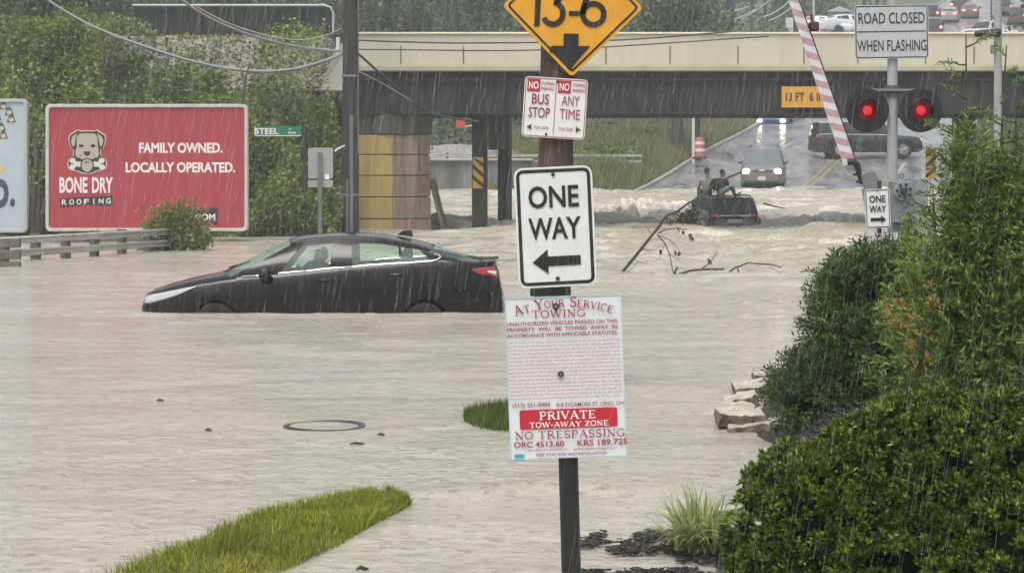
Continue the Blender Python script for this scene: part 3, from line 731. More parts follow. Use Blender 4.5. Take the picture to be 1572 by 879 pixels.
def make_car(name, label, cat, S, pm, loc, rotz, group=None, glass=None, lit=None, tail=None, detail=True, plate=True, grille=True, extras=None, trimm=None):
    glass = glass or GLASS_DARK
    t = thing(name, label, cat, loc, rotz, group)
    L = S['L']; hx = L / 2
    ip = lambda key, x: float(np.interp(x, [p[0] for p in S[key]], [p[1] for p in S[key]]))
    r_arch = S['wr_'] + (.025 if S is SEDAN else .05)
    def zbot(x):
        z = S['z0'] + .14 * max(0, 1 - x / .35) ** 2 + .12 * max(0, 1 - (L - x) / .35) ** 2
        for xa in S['wheels']:
            d = abs(x - xa)
            if d < r_arch: z = max(z, S['wr_'] + math.sqrt(r_arch ** 2 - d * d) * .98)
        return z
    def zlev(x, k):
        zb, zt = zbot(x), ip('belt', x); zb = min(zb, zt - .05); zn = min(S['z0'] + .14 * max(0, 1 - x / .35) ** 2, zt - .06)
        base = zn + (zt - zn) * ZT[k]
        return max(base, zb + (zt - zb) * ZT[k] * .6) if zb > zn + .01 else base
    def side_w(x, z):
        zs = [zlev(x, k) for k in range(7)]
        return ip('plan', x) * float(np.interp(z, zs, WF))
    xs = sorted(set([p[0] for p in S['deck']] + [p[0] for p in S['plan']] + [round(v, 3) for v in np.arange(.1, L - .1, .09)] +
                    [round(xa + r_arch * math.sin(a), 4) for xa in S['wheels'] for a in np.linspace(-math.pi / 2, math.pi / 2, 15)] + [d for dd in S['doors'] for d in dd]))
    xs = [x for i, x in enumerate(xs) if i == 0 or x - xs[i - 1] > .006 or x in [d for dd in S['doors'] for d in dd]]
    # body shell
    rings = []
    for x in xs:
        w_ = ip('plan', x); dk = ip('deck', x); zl = [zlev(x, k) for k in range(7)]
        half = [(w_ * .5, zl[0])] + [(w_ * WF[k], zl[k]) for k in range(7)]
        zt = zl[6]
        half += [(w_ * .84, zt + (dk - zt) * .45), (w_ * .68, zt + (dk - zt) * .8), (w_ * .36, zt + (dk - zt) * .96)]
        rings.append([(x - hx, -a, b) for a, b in half] + [(x - hx, 0, dk)] + [(x - hx, a, b) for a, b in reversed(half)])
    n = len(rings[0]); body = MB(); doors = {}
    vs = [p for r in rings for p in r]; fs = []
    for i in range(len(rings) - 1):
        xm = (xs[i] + xs[i + 1]) / 2
        for j in range(n - 1):
            f = (i * n + j, i * n + j + 1, (i + 1) * n + j + 1, (i + 1) * n + j)
            sd = -1 if j in (1, 2, 3, 4, 5, 6) else (1 if n - 2 - j in (1, 2, 3, 4, 5, 6) else 0)
            di = next((q for q, (a, b) in enumerate(S['doors']) if a < xm < b), None)
            if sd and di is not None and detail: doors.setdefault((di, sd), []).append(f)
            else: fs.append(f)
        fs.append((i * n + n - 1, i * n, (i + 1) * n, (i + 1) * n + n - 1))
    fs += [tuple(range(n)), tuple(range((len(rings) - 1) * n + n - 1, (len(rings) - 1) * n - 1, -1))]
    body.add(vs, fs); bo = body.build('body', pm, t, smooth=35, local=True)
    for (di, sd), ff in doors.items():
        idx = sorted({i for f in ff for i in f}); mp = {a: b for b, a in enumerate(idx)}
        mb = MB(); mb.add([vs[i] for i in idx], [tuple(mp[i] for i in f) for f in ff]); d = mb.build('door', pm, t, smooth=35, local=True)
        a, b = S['doors'][di]; sm = MB()
        for x in (a, b):
            zz = np.linspace(zlev(x, 1) + .02, zlev(x, 6), 7); sm.tube([(x - hx, sd * (side_w(x, z) + .001), z) for z in zz], .006, 5)
        xx = np.linspace(a, b, 14); sm.tube([(x - hx, sd * (side_w(x, zlev(x, 1) + .02) + .001), zlev(x, 1) + .02) for x in xx], .006, 5)
        sm.build('door_seam', DARKTRIM, d, local=True)
        xh = b - .16; zh = ip('belt', xh) - .13; yh = sd * (side_w(xh, zh) + .022)
        hm = MB(); hm.tube([(xh - .12 - hx, yh - sd * .02, zh - .005), (xh - .10 - hx, yh, zh), (xh + .06 - hx, yh, zh + .008), (xh + .08 - hx, yh - sd * .02, zh + .006)], .014, 8)
        hm.build('handle', trimm or pm, d, smooth=40, local=True)
    # greenhouse: pillars, glass, roof
    rz = lambda x: ip('rail', x)
    wb_, wr_ = S['wb'], S['wr']
    brk = S['brk']
    def side_pt(k, f, v, sd, off=0):
        xb = brk[k][0] * (1 - f) + brk[k + 1][0] * f; xt = brk[k][1] * (1 - f) + brk[k + 1][1] * f
        zb = ip('belt', xb) - .005; x = xb + (xt - xb) * v; z = zb + (rz(xt) - zb) * v
        wbx = min(wb_, ip('plan', xb) * .915)
        y = wbx + (wr_ - wbx) * (v ** 1.25) + .02 * math.sin(math.pi * v) + off
        return (x - hx, sd * y, z)
    gl_ = []
    for sd in (-1, 1):
        pil = MB()
        for k in range(len(brk) - 1):
            if k in S['glass']:
                for (v0, v1) in ((0, .06), (.86, 1)):
                    pil.grid(lambda u, v: side_pt(k, u, v0 + (v1 - v0) * v, sd), 8, 2)
                g = MB(); g.grid(lambda u, v: side_pt(k, u, .05 + .82 * v, sd, -.008), 8, 8); gl_.append(g)
            else: pil.grid(lambda u, v: side_pt(k, u, v, sd), 6, 8)
        pil.build('pillar', pm, t, smooth=35, local=True)
    for g in gl_: g.build('side_window', glass, t, smooth=60, local=True)
    x0, x1 = brk[0][1], brk[-1][1]
    def roof(u, v):
        x = x0 + (x1 - x0) * u; s = 2 * v - 1
        bulge = -.06 * (1 - s * s) * (1 - u) + .05 * (1 - s * s) * u
        return (x + bulge - hx, s * wr_, rz(x) + S['crown'] * (1 - s * s) ** .8)
    MB().grid(roof, 22, 16).build('roof', pm, t, smooth=60, local=True, solid=.02)
    def screen(kb, front):
        xb, xt = brk[kb]
        def f(u, v):
            s = 2 * u - 1; zb = ip('belt', xb) - .005; wbx = min(wb_, ip('plan', xb) * .915)
            w_ = wbx + (wr_ - wbx) * v ** 1.25
            sg = -1 if front else 1
            bul = sg * (.16 if front else .12) * (1 - s * s) * (1 - v) + sg * (.06 if front else .05) * (1 - s * s) * v
            zc = max(ip('deck', min(max(xb + sg * .16, 0), L)) - zb, 0) * (1 - v) + S['crown'] * v
            return (xb + (xt - xb) * v + bul - hx, s * w_, zb + (rz(xt) - zb) * v + zc * (1 - s * s) ** .8)
        return f
    MB().grid(screen(0, True), 14, 8).build('windscreen', glass, t, smooth=60, local=True)
    MB().grid(screen(-1, False), 14, 8).build('rear_window', glass, t, smooth=60, local=True)
    # wheels, and the dark wells they sit in
    for xa in S['wheels']:
        hw_ = ip('plan', xa) - .20; MB().tube([(xa - hx, -hw_, S['wr_']), (xa - hx, hw_, S['wr_'])], r_arch + .01, 20).build('wheel_well', WELL, t, local=True)
    for xa in S['wheels']:
        for sd in (-1, 1):
            yw = sd * (ip('plan', xa) - .125); rr = S['wr_']; c = (xa - hx, yw, rr)
            wm_ = MB(); prof = [(-.10, .66), (-.105, .93), (-.085, 1), (.085, 1), (.105, .93), (.10, .66)]
            N = 28
            wv = [(c[0] + rr * q * math.cos(2 * math.pi * k / N), yw + o, rr + rr * q * math.sin(2 * math.pi * k / N)) for o, q in prof for k in range(N)]
            wf = [(j * N + k, j * N + (k + 1) % N, (j + 1) * N + (k + 1) % N, (j + 1) * N + k) for j in range(5) for k in range(N)]
            wm_.add(wv, wf); wh = wm_.build('wheel', RUB, t, smooth=40, local=True)
            rm = MB(); yo = yw + sd * .085
            rm.tube([(c[0], yo - sd * .03, rr), (c[0], yo - sd * .02, rr)], rr * .66, 24)
            for k in range(7):
                a = 2 * math.pi * k / 7; ca, sa = math.cos(a), math.sin(a)
                rm.tube([(c[0], yo + sd * .01, rr), (c[0] + ca * rr * .62, yo + sd * .004, rr + sa * rr * .62)], [.03, .022], 6)
            rm.build('rim', RIMD if S is SEDAN else (ALLOY if detail else DARKTRIM), wh, smooth=40, local=True)
    # lamps
    def lamp_box(nm, x, y, z, d, m):
        b = MB(); b.ball((0, 0, 0), (d[0], d[1], d[2]), 14, 8, Matrix.Translation((x - hx, y, z))); b.build(nm, m, t, smooth=60, local=True)
    if S is not SEDAN:
        hz = ip('belt', .12) - .10; wf_ = ip('plan', .1)
        for sd in (-1, 1):
            lamp_box('headlight', .10, sd * (wf_ - .17), hz, (.10, .165, .125), lit or LENS)
            zt_ = ip('belt', L - .1) - .12
            lamp_box('tail_light', L - .09, sd * (ip('plan', L - .08) - .10), zt_, (.09, .12, .14), tail or REDLENS)
        if grille:
            g = MB(); g.box((.055 - hx, 0, hz - .02), (.06, wf_ * 1.05, .15)).build('grille', DARKTRIM, t, local=True, bevel=.02)
            b = MB(); b.box((.06 - hx, 0, S['z0'] + .20), (.10, wf_ * 1.75, .2)).build('front_bumper', DARKTRIM if detail else pm, t, local=True, bevel=.05)
            if plate: MB().box((.0 - hx, 0, S['z0'] + .24), (.012, .31, .155)).build('number_plate', PLATE, t, local=True)
        b = MB(); b.box((L - .07 - hx, 0, S['z0'] + .24), (.14, ip('plan', L) * 1.8, .2)).build('rear_bumper', DARKTRIM, t, local=True, bevel=.05)
    for sd in (-1, 1):
        xm_ = brk[1][0] - .14; zm_ = ip('belt', xm_) + (.03 if S is SEDAN else .07); ym_ = sd * (min(wb_, ip('plan', xm_) * .915) + .13)
        b = MB(); b.ball((xm_ - hx, ym_, zm_), (.085, .12, .105) if S is SEDAN else (.075, .115, .085), 12, 8).tube([(xm_ - hx, sd * (wb_ - .02), zm_ - .08), (xm_ - hx, ym_, zm_ - .03)], .025, 8)
        b.build('mirror', DARKTRIM if S is SEDAN else pm, t, smooth=60, local=True)
    # seats and lining, seen through the glass
    fl = MB()
    zf = ip('belt', 2.2) - .16
    for xx in (S['brk'][2][0] - .28, S['brk'][4][0] - .05):
        for yy in (-.36, .36):
            fl.tube([(xx - .02 - hx, yy, zf - .2), (xx + .05 - hx, yy, zf + .14), (xx + .09 - hx, yy, zf + .24)], [.20, .19, .12], 10)
            fl.ball((xx + .10 - hx, yy, zf + .34), (.065, .135, .095), 10, 8)
    fl.build('seat', SEAT, t, smooth=60, local=True)
    st = MB(); xw = S['brk'][1][0] + .18
    st.tube([(xw + .05 * math.sin(a) - hx, -.36 + .18 * math.cos(a), zf + .05 + .17 * math.sin(a)) for a in np.linspace(0, 2 * math.pi, 20)], .016, 6)
    st.build('steering_wheel', DARKTRIM, t, smooth=60, local=True)
    if extras: extras(t, S, ip, side_w, hx, zlev)
    return t

# --- black sedan, half drowned (front to the left)
black = M('black_paint', (.005, .0052, .006), .10, spec=.24, coat=.10)
def sedan_extras(t, S, ip, side_w, hx, zlev):
    L = S['L']
    def patch(nm, m, top, bot, x0, x1, off=.008, nu=18, nv=5, sides=(-1, 1)):
        for sd in sides:
            mb = MB()
            def f(u, v):
                x = x0 + (x1 - x0) * u; zt = float(np.interp(x, [p[0] for p in top], [p[1] for p in top])); zb = float(np.interp(x, [p[0] for p in bot], [p[1] for p in bot]))
                z = zb + (zt - zb) * v
                return (x - hx, sd * (side_w(x, z) + off), z)
            mb.grid(f, nu, nv).build(nm, m, t, smooth=60, local=True, solid=.008)
    patch('headlight', M('headlamp_lens', (.42, .43, .44), .1, coat=.5), [(.03, .595), (.12, .645), (.40, .70), (.76, .772)], [(.03, .535), (.14, .545), (.30, .588), (.5, .65), (.76, .768)], .03, .76, .010)
    patch('headlight_trim', DARKTRIM, [(.02, .533), (.14, .543), (.30, .586), (.5, .648)], [(.02, .50), (.14, .515), (.30, .565), (.5, .645)], .02, .5, .009)
    patch('tail_light', REDLENS, [(4.30, .985), (4.45, 1.005), (4.57, 1.01), (4.63, .93)], [(4.30, .965), (4.40, .915), (4.52, .90), (4.63, .87)], 4.30, 4.635, .012)
    patch('tail_light_clear', LENS, [(4.50, .965), (4.61, .955)], [(4.50, .945), (4.61, .905)], 4.50, 4.61, .022, 8, 4)
    for sd in (-1, 1):
        tr = MB()
        pts = []
        for x in np.linspace(1.80, 3.78, 24):
            z = ip('belt', x) + .012; pts.append((x - hx, sd * (min(S['wb'], ip('plan', x) * .915) + .006), z))
        for (x, z, dy) in ((3.85, 1.105, -.016), (3.89, 1.135, -.035), (3.87, 1.165, -.055), (3.81, 1.175, -.065)):
            pts.append((x - hx, sd * (.80 + dy), z))
        tr.tube(pts, .014, 6)
        tr.tube([(x - hx, sd * (side_w(x, ip('belt', x) - .006) + .004), ip('belt', x) + .006) for x in np.linspace(1.33, 1.62, 6)], .011, 6)
        tr.build('chrome_trim', CHROME, t, smooth=60, local=True)
    fin = MB(); fin.prism([(3.28 - hx, 1.40), (3.36 - hx, 1.455), (3.48 - hx, 1.465), (3.50 - hx, 1.375)], -.018, .018)
    fin.build('antenna_fin', DARKTRIM, t, local=True, bevel=.008)
    lip = MB(); lip.grid(lambda u, v: (4.43 + .21 * v - hx - .05 * (2 * u - 1) ** 2, (2 * u - 1) * .70, 1.09 - .012 * v + .018 * v * v - .02 * (2 * u - 1) ** 4), 16, 5)
    lip.build('boot_lip', black, t, smooth=60, local=True, solid=.014)
    gr = MB(); gr.box((.035 - hx, 0, .50), (.05, .95, .12)).build('grille', DARKTRIM, t, local=True, bevel=.02)
    for q in ([(1.06 - hx, -.52, .94), (1.30 - hx, -.2, 1.035)], [(1.05 - hx, .05, .965), (1.28 - hx, .42, 1.03)]): MB().tube(q, .010, 6).build('wiper', DARKTRIM, t, local=True)
    dk = MB(); dk.tube([(1.5 - hx, -.66, .93), (1.46 - hx, 0, .98), (1.5 - hx, .66, .93)], [.06, .07, .06], 8).build('dashboard', CABIN, t, smooth=60, local=True)
    bp = MB(); bp.grid(lambda u, v: (4.655 - hx + .03 * math.sin(math.pi * v) + .02 - .14 * abs(2 * u - 1) ** 3, (2 * u - 1) * .80, .32 + .36 * v), 16, 6)
    bp.build('rear_bumper', black, t, smooth=60, local=True, solid=.03)
make_car('sedan', 'black sedan stranded in brown flood water up to its wheel arches', 'car', SEDAN, black,
         (P(210, 480, 26.8).x + SEDAN['L'] / 2 + .01, 26.8 + .90, -.43), 0, glass=GLASS_CLEAR, extras=sedan_extras)

# --- dark SUV sunk to its rear lights, people on its roof
def sunk_extras(t, S, ip, side_w, hx, zlev):
    L = S['L']
    MB().box((L + .0 - hx, 0, .93), (.03, .50, .12)).build('number_plate', PLATE, t, local=True, bevel=.006)
    MB().box((L - .03 - hx, 0, 1.10), (.06, 1.25, .05)).build('chrome_strip', CHROME, t, local=True, bevel=.01)
    for sd in (-1, 1):
        MB().box((L - .04 - hx, sd * .58, 1.11), (.08, .30, .11)).build('tail_light', M('red_glow', (.22, .025, .03), .25, emit=.06, ecol=(1, .2, .2)), t, local=True, bevel=.02)
        rr = MB(); rr.tube([(2.0 - hx, sd * .60, 1.70), (2.1 - hx, sd * .60, 1.74), (4.0 - hx, sd * .60, 1.72), (4.12 - hx, sd * .60, 1.66)], .022, 6); rr.build('roof_rail', DARKTRIM, t, smooth=40, local=True)
    sp = MB(); sp.grid(lambda u, v: (4.16 + .22 * v - hx, (2 * u - 1) * .63, 1.635 + .03 * (1 - (2 * u - 1) ** 2) - .02 * v), 10, 4); sp.build('spoiler', DARKTRIM, t, local=True, smooth=60, solid=.03)
    MB().tube([(4.47 - hx, -.02, 1.13), (4.42 - hx, .28, 1.17)], .012, 6).build('wiper', DARKTRIM, t, local=True)
dk_suv = paint('charcoal_paint', (.022, .025, .030), .2)
sc_ = P(1114, 350, 66.2)
th = -90 + 8
suv = make_car('flooded_suv', 'dark grey SUV sunk to its rear lights in rapids with people on its roof', 'car', SUVS, dk_suv,
               (sc_.x - .12, 65.2 + 2.25, -.78), R(th), glass=glass_mat('grey_glass', (.085, .095, .10), .98, .2), extras=sunk_extras, grille=False, tail=M('dull_red_lamp', (.07, .012, .014), .3))

# --- oncoming SUV with headlights on, at the water's edge
silver = paint('tan_grey_paint', (.15, .14, .135), .3)
def oncoming_extras(t, S, ip, side_w, hx, zlev):
    MB().box((.02 - hx, 0, .80), (.03, .26, .07)).build('badge', CHROME, t, local=True, bevel=.02)
    for sd in (-1, 1):
        rr = MB(); rr.tube([(2.0 - hx, sd * .58, 1.70), (2.1 - hx, sd * .58, 1.75), (3.9 - hx, sd * .58, 1.73), (4.0 - hx, sd * .58, 1.68)], .02, 6); rr.build('roof_rail', DARKTRIM, t, smooth=40, local=True)
    MB().box((.045 - hx, 0, .63), (.07, 1.62, .10)).build('bumper_trim', M('bumper_grey', (.16, .15, .145), .5), t, local=True, bevel=.03)
yo = 86.5
o = P(1175, 290, yo)
make_car('oncoming_suv', 'tan grey SUV with both headlights lit stopped at the edge of the flood', 'car', SUVS, silver,
         (o.x + .2, yo + 2.2, o.z + .06), R(90 - 9), glass=glass_mat('pale_glass', (.16, .2, .2), .75, .06), lit=HEADLIT, extras=oncoming_extras).rotation_euler = (0, R(-2.5), R(81))
# --- dark wagon turning across the road
yf = 97.5
c0 = P(1331, 243, yf)
def wagon_extras(t, S, ip, side_w, hx, zlev):
    for sd in (-1, 1):
        tr = MB(); tr.tube([(x - hx, sd * (S['wb'] + .03), ip('belt', x) + .005) for x in np.linspace(1.5, 4.9, 12)], .022, 6); tr.build('chrome_trim', CHROME, t, smooth=40, local=True)
make_car('station_wagon', 'dark boxy station wagon with pale roof turning across the wet road', 'car', WAGON, paint('plum_black_paint', (.018, .017, .02), .22),
         (c0.x, yf + .5, float(zroad(yf)) + .05), R(180 + 4), extras=wagon_extras, lit=None, tail=REDLENS)
for ch in list(bpy.data.objects):
    if ch.name.startswith('roof') and ch.parent and ch.parent.name == 'station_wagon': ch.data.materials[0] = paint('silver_roof', (.45, .45, .46), .25)
# --- blue SUV further up, lights on
yb = 115.0
c0 = P(1187, 195, yb)
make_car('blue_suv', 'blue SUV with headlights on driving down the hill beyond the bridge', 'car', SUVS, paint('blue_paint', (.03, .07, .18), .25),
         (c0.x + .75, yb + 2.2, c0.z - .16), R(90 - 22), lit=HEADLIT).rotation_euler = (0, R(-7), R(68))
# --- orange truck parked left of the road
yk = 121.0
c0 = P(1090, 194, yk)
make_car('orange_truck', 'small orange utility truck with lights on left of the road behind tree trunks', 'truck', PICKUP, paint('orange_paint', (.45, .10, .025), .35),
         (c0.x, yk + 2, float(ground_z(c0.x, yk)) + .02), R(90 - 8), lit=HEADLIT, detail=False)

# --- queue of cars higher up the hill, seen over the parapet
q = [  # centre px, bottom py, type, colour, label
    (1441, 60, SUVS, (.03, .012, .014), 'dark red SUV with tail lights lit, nearest in the queue just over the parapet', 'queued_car', 1),
    (1436, 36, SUVS, (.02, .022, .025), 'black SUV with brake lights directly behind the dark red SUV up the hill', 'queued_car', 1),
    (1466, 36, SEDAN, (.30, .27, .27), 'silver pink sedan with brake lights right of the black SUV in the queue', 'queued_car', 1),
    (1481, 22, SUVS, (.10, .03, .03), 'small maroon car high in the queue above the silver pink sedan', 'queued_car', 1),
    (1497, 30, SEDAN, (.14, .09, .085), 'brown grey sedan with brake lights above the white pickup', 'queued_car', 1),
    (1549, 26, SUVS, (.12, .05, .05), 'dim reddish car with brake light right of the grey lamp post', 'queued_car', 1),
    (1570, 40, SUVS, (.10, .03, .03), 'dark red car with brake light at the right edge of the photo', 'queued_car', 1)]
for (px, py, S, col, lab, nm, tl) in q:
    ys = np.linspace(150, 280, 500); pys = HY - (zroad(ys) - H0) * F / ys
    D = float(np.interp(-py, -pys, ys))
    c0 = P(px, py, D)
    t = make_car(nm, lab, 'car', S, paint('p' + lab[:14], col, .3), (c0.x, D + 2.3, float(zroad(D + 2.3)) + .03), R(-90 - 14), 'cars queuing up the hill', tail=REDLIT, detail=False, grille=False)
    t.rotation_euler = (0, R(7.5), R(-90 - 14)); t.rotation_mode = 'XYZ'
    if S is SEDAN:
        for sd in (-1, 1):
            MB().box((S['L'] - .02 - S['L'] / 2, sd * .55, .88), (.08, .32, .13)).build('tail_light', REDLIT, t, local=True, bevel=.03)
yw = 172.0
ywz = 11.2
c0 = P(1519, 60, yw)
make_car('white_pickup', 'white pickup truck with dark windscreen coming down behind the grey lamp post', 'truck', PICKUP, paint('white_paint_car', (.62, .63, .65), .3),
         (c0.x, yw, float(zroad(yw)) + .1), R(40), detail=False)
for (px, py, rz_, lab) in ((1262, 55, 165, 'white car parked beyond the parapet just right of the striped gate arm'), (1303, 53, 200, 'white car parked beyond the parapet left of the road closed sign')):
    D = 150.0; c0 = P(px, py, D)
    zz = c0.z
    make_car('parked_car', lab, 'car', SEDAN, paint('white_paint_car', (.62, .63, .65), .3), (c0.x, D, zz), R(rz_), 'white cars parked behind the bridge', detail=False)
c0 = P(1285, 56, 150)
tag(MB().box((c0.x, 151, c0.z - .35), (7.5, 7, .7)).build('car_park', MATS['asphalt']), kind='structure')
def stroke(mb, pts, wd, y=-.009):
    n = len(pts); a_, b_ = [], []
    for i in range(n):
        p0, p1 = Vector(pts[max(0, i - 1)]), Vector(pts[min(n - 1, i + 1)]); d = (p1 - p0).normalized(); nn = Vector((-d.y, d.x)) * wd / 2
        a_.append(Vector(pts[i]) + nn); b_.append(Vector(pts[i]) - nn)
    mb.add([(p.x, y, p.y) for p in a_] + [(p.x, y, p.y) for p in b_], [(i, i + 1, n + i + 1, n + i) for i in range(n - 1)])
def _el(cx, cy, rx, ry, a0, a1, n=14): return [(cx + rx * math.cos(R(a0 + (a1 - a0) * k / n)), cy + ry * math.sin(R(a0 + (a1 - a0) * k / n))) for k in range(n + 1)]
TK, TN = .17, .085
def _sf(x, y, w=.15): return ([(x - w, y), (x + w, y)], .075)
SERIF = {  # letter: (width, strokes as (points, width)); thick and thin strokes with slab feet
 'A': (.86, [([(.12, .03), (.41, .97)], TN), ([(.41, 1), (.72, .03)], TK), ([(.22, .34), (.62, .34)], TN), _sf(.12, .037, .12), _sf(.74, .037, .13)]),
 'T': (.80, [([(.40, 0), (.40, 1)], TK), ([(.05, .96), (.75, .96)], TN), ([(.08, .98), (.08, .76)], .07), ([(.72, .98), (.72, .76)], .07), _sf(.40, .037)]),
 'Y': (.84, [([(.12, .97), (.43, .46)], TK), ([(.74, .97), (.43, .46)], TN), ([(.43, .5), (.43, 0)], TK), _sf(.43, .037), _sf(.12, .963, .12), _sf(.74, .963, .10)]),
 'O': (.86, [(_el(.43, .5, .33, .455, 0, 360, 24), .135)]),
 'U': (.84, [([(.18, 1)] + _el(.42, .33, .24, .28, 180, 360) + [(.66, 1)], .12), ([(.18, 1), (.18, .3)], TK), _sf(.18, .963, .13), _sf(.66, .963, .12)]),
 'R': (.84, [([(.19, 0), (.19, 1)], TK), ([(.19, .96)] + _el(.40, .735, .22, .225, 90, -90) + [(.19, .51)], .11), ([(.40, .52), (.72, .03)], TK), _sf(.19, .037), _sf(.15, .963, .10), _sf(.74, .037, .09)]),
 'S': (.66, [(_el(.33, .73, .21, .225, 35, 250) + _el(.33, .27, .23, .225, 70, -145), .14), ([(.53, .98), (.53, .74)], .06), ([(.10, .02), (.10, .28)], .06)]),
 'E': (.74, [([(.19, 0), (.19, 1)], TK), ([(.06, .96), (.64, .96)], TN), ([(.06, .04), (.66, .04)], TN), ([(.19, .5), (.5, .5)], TN), ([(.62, .98), (.62, .78)], .06), ([(.64, .02), (.64, .24)], .06), ([(.5, .4), (.5, .6)], .06)]),
 'V': (.82, [([(.12, .97), (.42, .02)], TK), ([(.72, .97), (.42, .02)], TN), _sf(.12, .963, .12), _sf(.72, .963, .10)]),
 'I': (.40, [([(.20, 0), (.20, 1)], TK), _sf(.20, .037), _sf(.20, .963)]),
 'C': (.78, [(_el(.42, .5, .32, .455, 45, 315, 22), .13), ([(.66, .98), (.66, .72)], .06)]),
 'W': (1.12, [([(.10, .97), (.34, .02)], TK), ([(.56, .95), (.34, .02)], TN), ([(.54, .97), (.78, .02)], TK), ([(1.02, .97), (.78, .02)], TN), _sf(.11, .963, .11), _sf(.55, .963, .10), _sf(1.02, .963, .10)]),
 'N': (.88, [([(.18, 0), (.18, 1)], TN), ([(.14, .98), (.70, .02)], TK), ([(.70, 0), (.70, 1)], TN), _sf(.18, .037, .13), _sf(.70, .963, .13), _sf(.11, .963, .10)]),
 'G': (.86, [(_el(.43, .5, .33, .455, 45, 320, 22), .13), ([(.70, .42), (.70, .06)], .14), ([(.52, .42), (.82, .42)], .075), ([(.68, .98), (.68, .74)], .06)]),
 'P': (.74, [([(.19, 0), (.19, 1)], TK), ([(.19, .96)] + _el(.40, .72, .23, .24, 90, -90) + [(.19, .48)], .11), _sf(.19, .037), _sf(.15, .963, .10)]),
 'Z': (.72, [([(.07, .96), (.64, .96)], TN), ([(.62, .95), (.10, .05)], TK), ([(.07, .04), (.66, .04)], TN), ([(.09, .98), (.09, .78)], .06), ([(.64, .02), (.64, .24)], .06)]),
 'D': (.86, [([(.19, 0), (.19, 1)], TK), ([(.19, .96), (.36, .96)] + _el(.36, .5, .38, .46, 90, -90, 16) + [(.19, .04)], .11), _sf(.15, .037, .10), _sf(.15, .963, .10)]),
 '-': (.44, [([(.06, .40), (.38, .40)], .11)]), ' ': (.40, [])}
def serif(mb, s, u, v, h, w, y=-.009, small=1.0, path=None, fat=1.0):
    """roman capitals with slab feet; lower-case letters in s are drawn as small capitals; path(x) gives (dy, angle)"""
    adv = [SERIF[ch.upper()][0] * (small if ch.islower() else 1) for ch in s]; k = w / sum(adv); x = u - w / 2
    for i, ch in enumerate(s):
        hh = h * (small if ch.islower() else 1); kx = adv[i] * k / SERIF[ch.upper()][0]
        dy, an = path(x + adv[i] * k / 2 - u) if path else (0, 0)
        ca, sa = math.cos(an), math.sin(an); xc = x + adv[i] * k / 2
        for j, (pts, wd) in enumerate(SERIF[ch.upper()][1]):
            q = []
            for (a, b) in pts:
                px_, pz_ = a * kx - adv[i] * k / 2, b * hh - h / 2
                q.append((xc + px_ * ca - pz_ * sa, v + dy + px_ * sa + pz_ * ca))
            stroke(mb, q, wd * min(kx, hh) * fat, y - .00025 * j)
        x += adv[i] * k

# ------------------------------------------------------------------ signs on and beside the wood pole
WHITE = M('sign_white', (.74, .75, .74), .35, var=.05, vscale=7)
BLACK = MATS['sign_black']
AMBER = M('sign_orange', (.72, .335, .018), .4, var=.08, vscale=5)
REDINK = M('red_ink', (.42, .03, .035), .45)
MAROON = M('maroon_ink', (.30, .035, .05), .5)
PINKINK = M('faded_red_ink', (.46, .16, .17), .6)
DARKINK = M('dark_ink', (.09, .03, .04), .5)
GALV = MATS['galv']
BOLT = M('bolt_dark', (.05, .05, .052), .45, metal=.5)

YP = 17.7
pt, pb_ = P(857, 60, YP), P(845, 600, YP)
t = thing('wood_pole', 'brown wooden utility pole carrying the orange, red and black traffic signs', 'utility pole', (pb_.x, YP, -.1))
wood = streak_mat('pole_wood', (.045, .030, .022), (.115, .075, .055), 14, .8, (.35, .65), .06)
mb = MB(); dx = (pt.x - pb_.x) / (pt.z - pb_.z)
zs = np.linspace(-.75, 8.6, 24)
mb.tube([(pb_.x + dx * (z - pb_.z), YP, z) for z in zs], [.163 - .006 * z + .003 * math.sin(z * 5) for z in zs], 20)
mb.build('shaft', wood, t, smooth=50)
c = P(845, 447, YP - .2)
mb = MB(); mb.tube([(c.x, YP, c.z - .05), (c.x, YP, c.z + .04)], [.172, .172], 20); mb.build('band', M('shade_band', (.012, .012, .013), .5), t, smooth=50)  # black sleeve stands in for the shade on the pole between two signs
YS = YP - .19

# 13-6 low clearance diamond
c = P(879.5, 10.5, YS); s = YS / F
side = 108 * math.sqrt(2) * 2 / 2 * s * 1.0
t = sign('clearance_sign', 'orange diamond low clearance sign reading 13-6 at the top of the wood pole', 'sign', c, side, side, -1.0, 0, .035, AMBER)
t.rotation_euler = (0, R(1.0 + 45), 0)
MB().ring(rrect(side - .05, side - .05, .03), rrect(side - .085, side - .085, .022), -.0056, -.0015).build('border', BLACK, t, local=True)
m45 = Matrix.Rotation(R(-45), 4, 'Y')
def rot45(mb): mb.v = [tuple(m45 @ Vector(p)) for p in mb.v]; return mb
u = lambda px: (px - 879.5) * s
v = lambda py: -(py - 10.5) * s
def stroke_digit(mb, pts, wd, y=-.009):
    """constant-width stroke along a polyline in the sign plane"""
    n = len(pts); L_, R_ = [], []
    for i in range(n):
        a = Vector(pts[max(0, i - 1)]); b = Vector(pts[min(n - 1, i + 1)]); d = (b - a).normalized(); nn = Vector((-d.y, d.x)) * wd / 2
        p = Vector(pts[i]); L_.append(p + nn); R_.append(p - nn)
    vs = [(p.x, y, p.y) for p in L_] + [(p.x, y, p.y) for p in R_]
    mb.add(vs, [(i, i + 1, n + i + 1, n + i) for i in range(n - 1)])
def arc(cx, cy, rx, ry, a0, a1, n=16): return [(cx + rx * math.cos(R(a0 + (a1 - a0) * k / n)), cy + ry * math.sin(R(a0 + (a1 - a0) * k / n))) for k in range(n + 1)]
mb = MB(); wd = 8.5 * s
h = 62 * s; vb = v(42)
stroke_digit(mb, [(u(824.5), vb), (u(826.5), vb + h)], wd)
